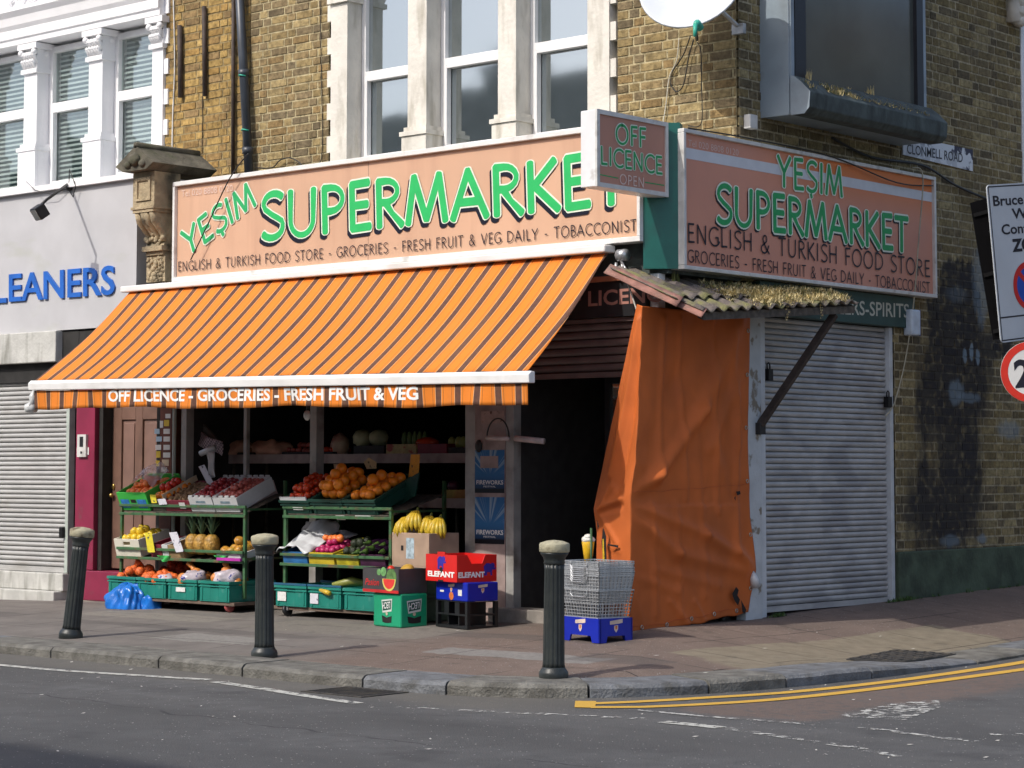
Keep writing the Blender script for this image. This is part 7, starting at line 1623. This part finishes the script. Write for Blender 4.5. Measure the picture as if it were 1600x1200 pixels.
for (py0, py1, lb) in ((703, 770, 'upper blue fireworks festival poster on the panel by the door'), (777, 849, 'lower blue fireworks festival poster on the panel by the door')):
    a, b_ = pY(742, py1, FY-.008), pY(788, py0, FY-.008); o = thing('poster', lb, 'poster', (a.x, FY, a.z))
    mb = MB(); mb.box((a.x, FY-.009, a.z), (b_.x, FY-.006, b_.z)); mb.build('sheet', POS, o)
    w_ = b_.x-a.x; h_ = b_.z-a.z
    mb = MB(); y = FY-.0092
    font_text(mb, 'FIREWORKS', Vector((a.x+w_*.06, y, a.z+h_*.2)), Vector((a.x+w_*.97, y, a.z+h_*.2)), Vector((a.x+w_*.06, y, a.z+h_*.3)), .001, .02, norm=NF); font_text(mb, 'FESTIVAL', Vector((a.x+w_*.3, y, a.z+h_*.13)), Vector((a.x+w_*.72, y, a.z+h_*.13)), Vector((a.x+w_*.3, y, a.z+h_*.17)), .001, .01, norm=NF); mb.build('lettering', LBL, o)
    if py0 < 750:
        mb = MB(); mb.box((a.x+.06, FY-.012, b_.z-h_*.42), (a.x+w_*.8, FY-.0095, b_.z-h_*.14)); mb.build('pasted_notice', PINKW, o)
o = thing('bag_dispenser', 'round topped wire holder with a white bar above the posters', 'dispenser', (-1.72, FY-.05, 1.6))
mb = MB(); mb.smooth = True; c0 = pY(778, 684, FY-.06); mb.tube([c0+Vector((math.cos(R(a))*.115, 0, math.sin(R(a))*.15)) for a in range(0, 181, 15)], .006, 6); mb.build('wire_arch', CABLE, o)
mb = MB(); mb.smooth = True; mb.tube([c0+Vector((-.115, 0, 0)), c0+Vector((.115, 0, -.01))], .018, 10); mb.build('white_bar', mat('pinkish_white_tube', (.6, .5, .48), .5), o)
mb = MB(); mb.smooth = True; mb.tube([c0+Vector((.16, .02, -.005)), c0+Vector((.42, .06, -.03))], .024, 10); mb.build('bag_roll', mat('pinkish_white_tube', None), o)
ln = MB(); ln.smooth = True; q = pY(748, 697, FY-.02); ln.ball(q, (.035, .02, .05), 10, 8); tag(ln.build('wall_hook', CABLE), 'black curved hook hanging left of the upper poster', 'hook')
o = thing('wall_notice', 'faded printed notice at the top of the poster panel', 'notice', (-1.75, FY, 1.7)); a, b_ = pY(752, 662, FY-.008), pY(787, 642, FY-.008); mb = MB(); mb.box((a.x, FY-.009, a.z), (b_.x, FY-.006, b_.z)); mb.build('sheet', mat('faded_notice', (.42, .3, .26), .7, .1, 30, dirt=(.15, .08, .06), dscale=24, dlo=.6, dhi=.66), o)
# white bag roll and printed bag at the left window
o = thing('bag_roll', 'white roll of plastic bags hanging at the left end of the window', 'bag roll', (-5.1, -1.0, 1.3))
A_, B_ = pY(313, 709, -1.0), pY(336, 699, -.95); mb = MB(); mb.smooth = True; mb.tube([A_, B_], .026, 12); mb.build('roll', mat('white_plastic_bag', None), o)
mb = MB(); mb.smooth = True; q4 = [pY(*a, -.99) for a in ((322, 708), (334, 704), (338, 745), (326, 748))]
mb.grid(lambda u, v: q4[0].lerp(q4[1], u).lerp(q4[3].lerp(q4[2], u), v)+Vector((0, .02*math.sin(u*9+v*3), 0)), 8, 8); mb.build('hanging_sheet', mat('white_plastic_bag', None), o, solid=.003)
card('white price card leaning in the dark red plums', [(310, 729), (319, 726), (335, 757), (326, 760)], -1.02, WCARD)
WSH = mat('pink_white_shelf_edge', (.42, .34, .33), .6, .12, 8, dirt=(.25, .18, .17), dscale=6)
for (x0, x1, z, lb) in ((-5.34, -1.98, 1.36, 'long pinkish shelf inside the shop window'), (-2.95, -1.98, .99, 'short pinkish shelf at the right inside the shop window')):
    o = thing('window_shelf', lb, 'shelf', ((x0+x1)/2, -.45, z)); mb = MB(); mb.box((x0, -.46, z-.045), (x1, -.44, z+.035)); mb.build('front_edge', WSH, o); mb = MB(); mb.box((x0, -.439, z-.03), (x1, .0, z-.005)); mb.build('board', WOODG, o)
    mb = MB()
    for x in (x0+.02, x1-.04): mb.box((x, -.43, .086), (x+.02, -.41, z-.031)); mb.box((x, -.03, .086), (x+.02, -.01, z-.031))
    mb.build('leg', WOODG, o)
zS = 1.355
def blob(name, label, px, py, r, m, y=-.3, cat=None, group=None, zfix=None):
    q = pY(px, py, y); 
    if zfix: q.z = zfix+r[2]
    mb = MB(); mb.smooth = True; mb.ball(q, r, 14, 9, jit=.2); return tag(mb.build(name, m), label, cat or name, group)
CAB = fm('cabbage_leaf', (.5, .52, .32), scale=10, dirt=(.15, .2, .08), dscale=8); 
blob('wrapped_melon', 'pale melon in plastic wrap with a red top on the window shelf', 531, 700, (.085, .085, .11), fm('melon_wrap', (.55, .42, .3), dirt=(.3, .06, .07), dscale=6), cat='melon', zfix=zS)
for i, px in enumerate((566, 592)): blob('cabbage', ['left pale cabbage on the window shelf', 'right pale cabbage on the window shelf'][i], px, 690, (.085, .085, .075), CAB, zfix=zS+.1, y=-.28)
for i in range(5): blob('cucumber', 'upright green cucumber behind the cream card box', 632+i*8, 685, (.022, .022, .08), fm('cucumber_skin', (.12, .2, .06)), group='cucumbers on the window shelf', zfix=zS+.07)
for px in (706, 717, 724): blob('pear', 'pale green pear at the right end of the window shelf', px, 690, (.035, .035, .05), fm('pear_skin', (.42, .45, .14)), group='pears on the window shelf', zfix=zS+.08)
def sbox(lb, pxl, pxr, h, m, z, y=-.42, D=.3, name='card_box', cat='box'):
    a, b_ = pY(pxl, 700, y).x, pY(pxr, 700, y).x; o = crate(name, lb, b_-a-.005, D, h, ((a+b_)/2, y+D/2, z), (0, 0, 0), m, None, rim=False, hole=False, cat=cat); return o
sbox('dark box under the pale cabbages on the window shelf', 552, 600, .11, mat('black_card', (.015, .014, .016), .6), zS)
sbox('cream printed box in the middle of the window shelf', 603, 650, .12, mat('cream_printed_box', (.5, .42, .2), .6, .2, 20, dirt=(.4, .1, .08), dscale=10, dlo=.58, dhi=.62), zS)
sbox('dark red box near the right end of the window shelf', 652, 698, .12, mat('maroon_box', None), zS)
sbox('black box under the pears on the window shelf', 700, 727, .09, mat('black_card', None), zS)
blob('tomato_heap', 'heap of red vegetables in the dark red window box', 668, 685, (.12, .08, .05), fm('tomato_skin', None), zfix=zS+.08, cat='vegetables')
sbox('yellow and red box on the short lower shelf', 690, 727, .11, mat('yellow_red_box', (.4, .3, .08), .6, .3, 8, dirt=(.3, .03, .03), dscale=5), .985)
blob('purple_vegetable', 'purple vegetable on the yellow and red box', 708, 752, (.05, .05, .045), fm('purple_skin', (.1, .02, .05)), zfix=1.08, cat='vegetable'); 
sbox('white tray of eggs on the short lower shelf', 660, 684, .035, WHC, .985)
for a_, b2, lb, me_, nm, fl_ in ((346, 396, 'shallow dark tray of potatoes at the left of the window shelf', POT, 'potato', 'brown potato in the dark tray on the window shelf'), (440, 482, 'shallow dark tray of plums just left of the window post', POM2, 'plum', 'red plum in the dark tray on the window shelf'), (496, 520, 'small dark tray of tomatoes just right of the window post', TOM, 'tomato', 'red tomato in the small dark tray on the window shelf')):
    o = sbox(lb, a_, b2, .06, mat('black_card', None), zS); W_ = abs(pY(b2, 700, -.42).x-pY(a_, 700, -.42).x)
    fill(o.location, (0, 0, 0), W_-.03, .26, .07, .034, me_, nm, fl_, nm, nm+' heap on the window shelf', ((1, 0), (.7, .045)))
# brown paper sacks at the left of the shelf
for i, (px, w_, lb) in enumerate(((372, .36, 'left pinkish bag of vegetables slumped on the window shelf'), (420, .42, 'right pinkish bag of vegetables slumped on the window shelf'))):
    q = pY(px, 700, -.35); mb = MB(); mb.smooth = True; mb.ball((q.x, -.32, zS+.08), (w_/2, .13, .09), 20, 10, jit=.45); tag(mb.build('vegetable_bag', mat('pinkish_sack', (.6, .34, .24), .6, .25, 8)), lb, 'bag')
o = thing('checked_bag', 'pale checked shopping bag hanging behind the roll of plastic bags', 'bag', (-5.1, -.8, 1.4))
CHK, t, b = newmat('checked_fabric'); ck = N(t, 'ShaderNodeTexChecker'); ck.inputs['Scale'].default_value = 60; g = N(t, 'ShaderNodeNewGeometry'); L(t, g.outputs['Position'], ck.inputs[0]); ck.inputs[1].default_value = (.5, .42, .46, 1); ck.inputs[2].default_value = (.14, .12, .16, 1); L(t, ck.outputs[0], b.inputs['Base Color'])
mb = MB(); mb.smooth = True; q4 = [pY(*a, -.8) for a in ((304, 672), (345, 690), (345, 712), (302, 690))]; mb.grid(lambda u, v: q4[0].lerp(q4[1], u).lerp(q4[3].lerp(q4[2], u), v)+Vector((0, .03*math.sin(u*7+v*2), 0)), 10, 6); mb.build('fabric', CHK, o, solid=.006)
o = tag(MB().prism([pY(*a, -.75) for a in ((300, 655), (308, 652), (346, 695), (340, 700))], (0, .03, 0)).build('slanting_bar', mat('grey_bar', (.14, .13, .12), .6)), 'slanting grey metal bar at the left inside the window', 'bar')
# wheel and pallet clutter by the crates: litter
random.seed(4); mb = MB()
for k in range(70):
    px = random.uniform(60, 1580); py = random.uniform(985, 1070) if random.random() < .6 else random.uniform(1075, 1180)
    p = pZ(px, py, -.04); inside = p.x < 1.7 and p.y > -3.6; z = pave(p.x, p.y)+.006 if inside else roadz(p.x, p.y)+.006
    if p.y > -1.5 and p.x < .2: continue
    s_ = random.uniform(.006, .022); a = random.uniform(0, 3.14); dx, dy_ = math.cos(a)*s_, math.sin(a)*s_
    mb.add([(p.x-dx, p.y-dy_, z), (p.x+dy_*.4, p.y-dx*.4, z), (p.x+dx, p.y+dy_, z+.003), (p.x-dy_*.4, p.y+dx*.4, z+.002)], [(0, 1, 2, 3)])
tag(mb.build('litter', mat('litter_scraps', (.55, .53, .48), .8, .3, 50)), 'small pale scraps of litter scattered over pavement and road', 'litter', kind='stuff')

# ================================================================== STREET OPPOSITE (seen only as reflections and shade)
opp = thing('opposite_terrace', 'brick terrace across the road behind the camera', 'building', (-4, -23, 0))
OPB = mat('opposite_brick', (.26, .25, .22), .9, .3, 2)
mb = MB(); mb.box((-45, -30, -.1), (-23.2, -20.5, 9.15)); mb.box((-23.2, -30, -.1), (-13, -20.5, 9.5)); mb.box((-13, -30, -.1), (10, -20.5, 12.85)); mb.build('wall', OPB, opp)
mb = MB()
for x in (-38, -31, -21.9, -16): 
    mb.box((x, -21.5, 9), (x+1.3, -20.8, 10.0))
    for k in range(4): mb.lathe([(.1, 0), (.08, .4)], (x+.2+.3*k, -21.1, 10.0), 10)
mb.build('chimney', OPB, opp)
mb = MB()
for x in range(-43, 9, 3): mb.box((x, -20.49, 4), (x+1.2, -20.4, 6))
mb.build('window', GLASS, opp)
op2 = thing('corner_house_opposite', 'rendered house across the side street', 'building', (11, 16, 0))
mb = MB(); mb.box((9.5, 7, -.1), (14, 34, 9)); mb.build('wall', mat('grey_green_render', (.2, .21, .19), .9, .25, 1), op2)
mb = MB(); mb.box((9.46, 14.9, 7.5), (9.499, 16.8, 8.7)); mb.m = 1; mb.box((9.45, 15.2, 8.0), (9.459, 16.5, 8.3)); mb.build('yellow_signboard', [mat('sign_yellow', (.5, .42, .2), .5), mat('sign_red', (.4, .15, .1), .5)], op2)
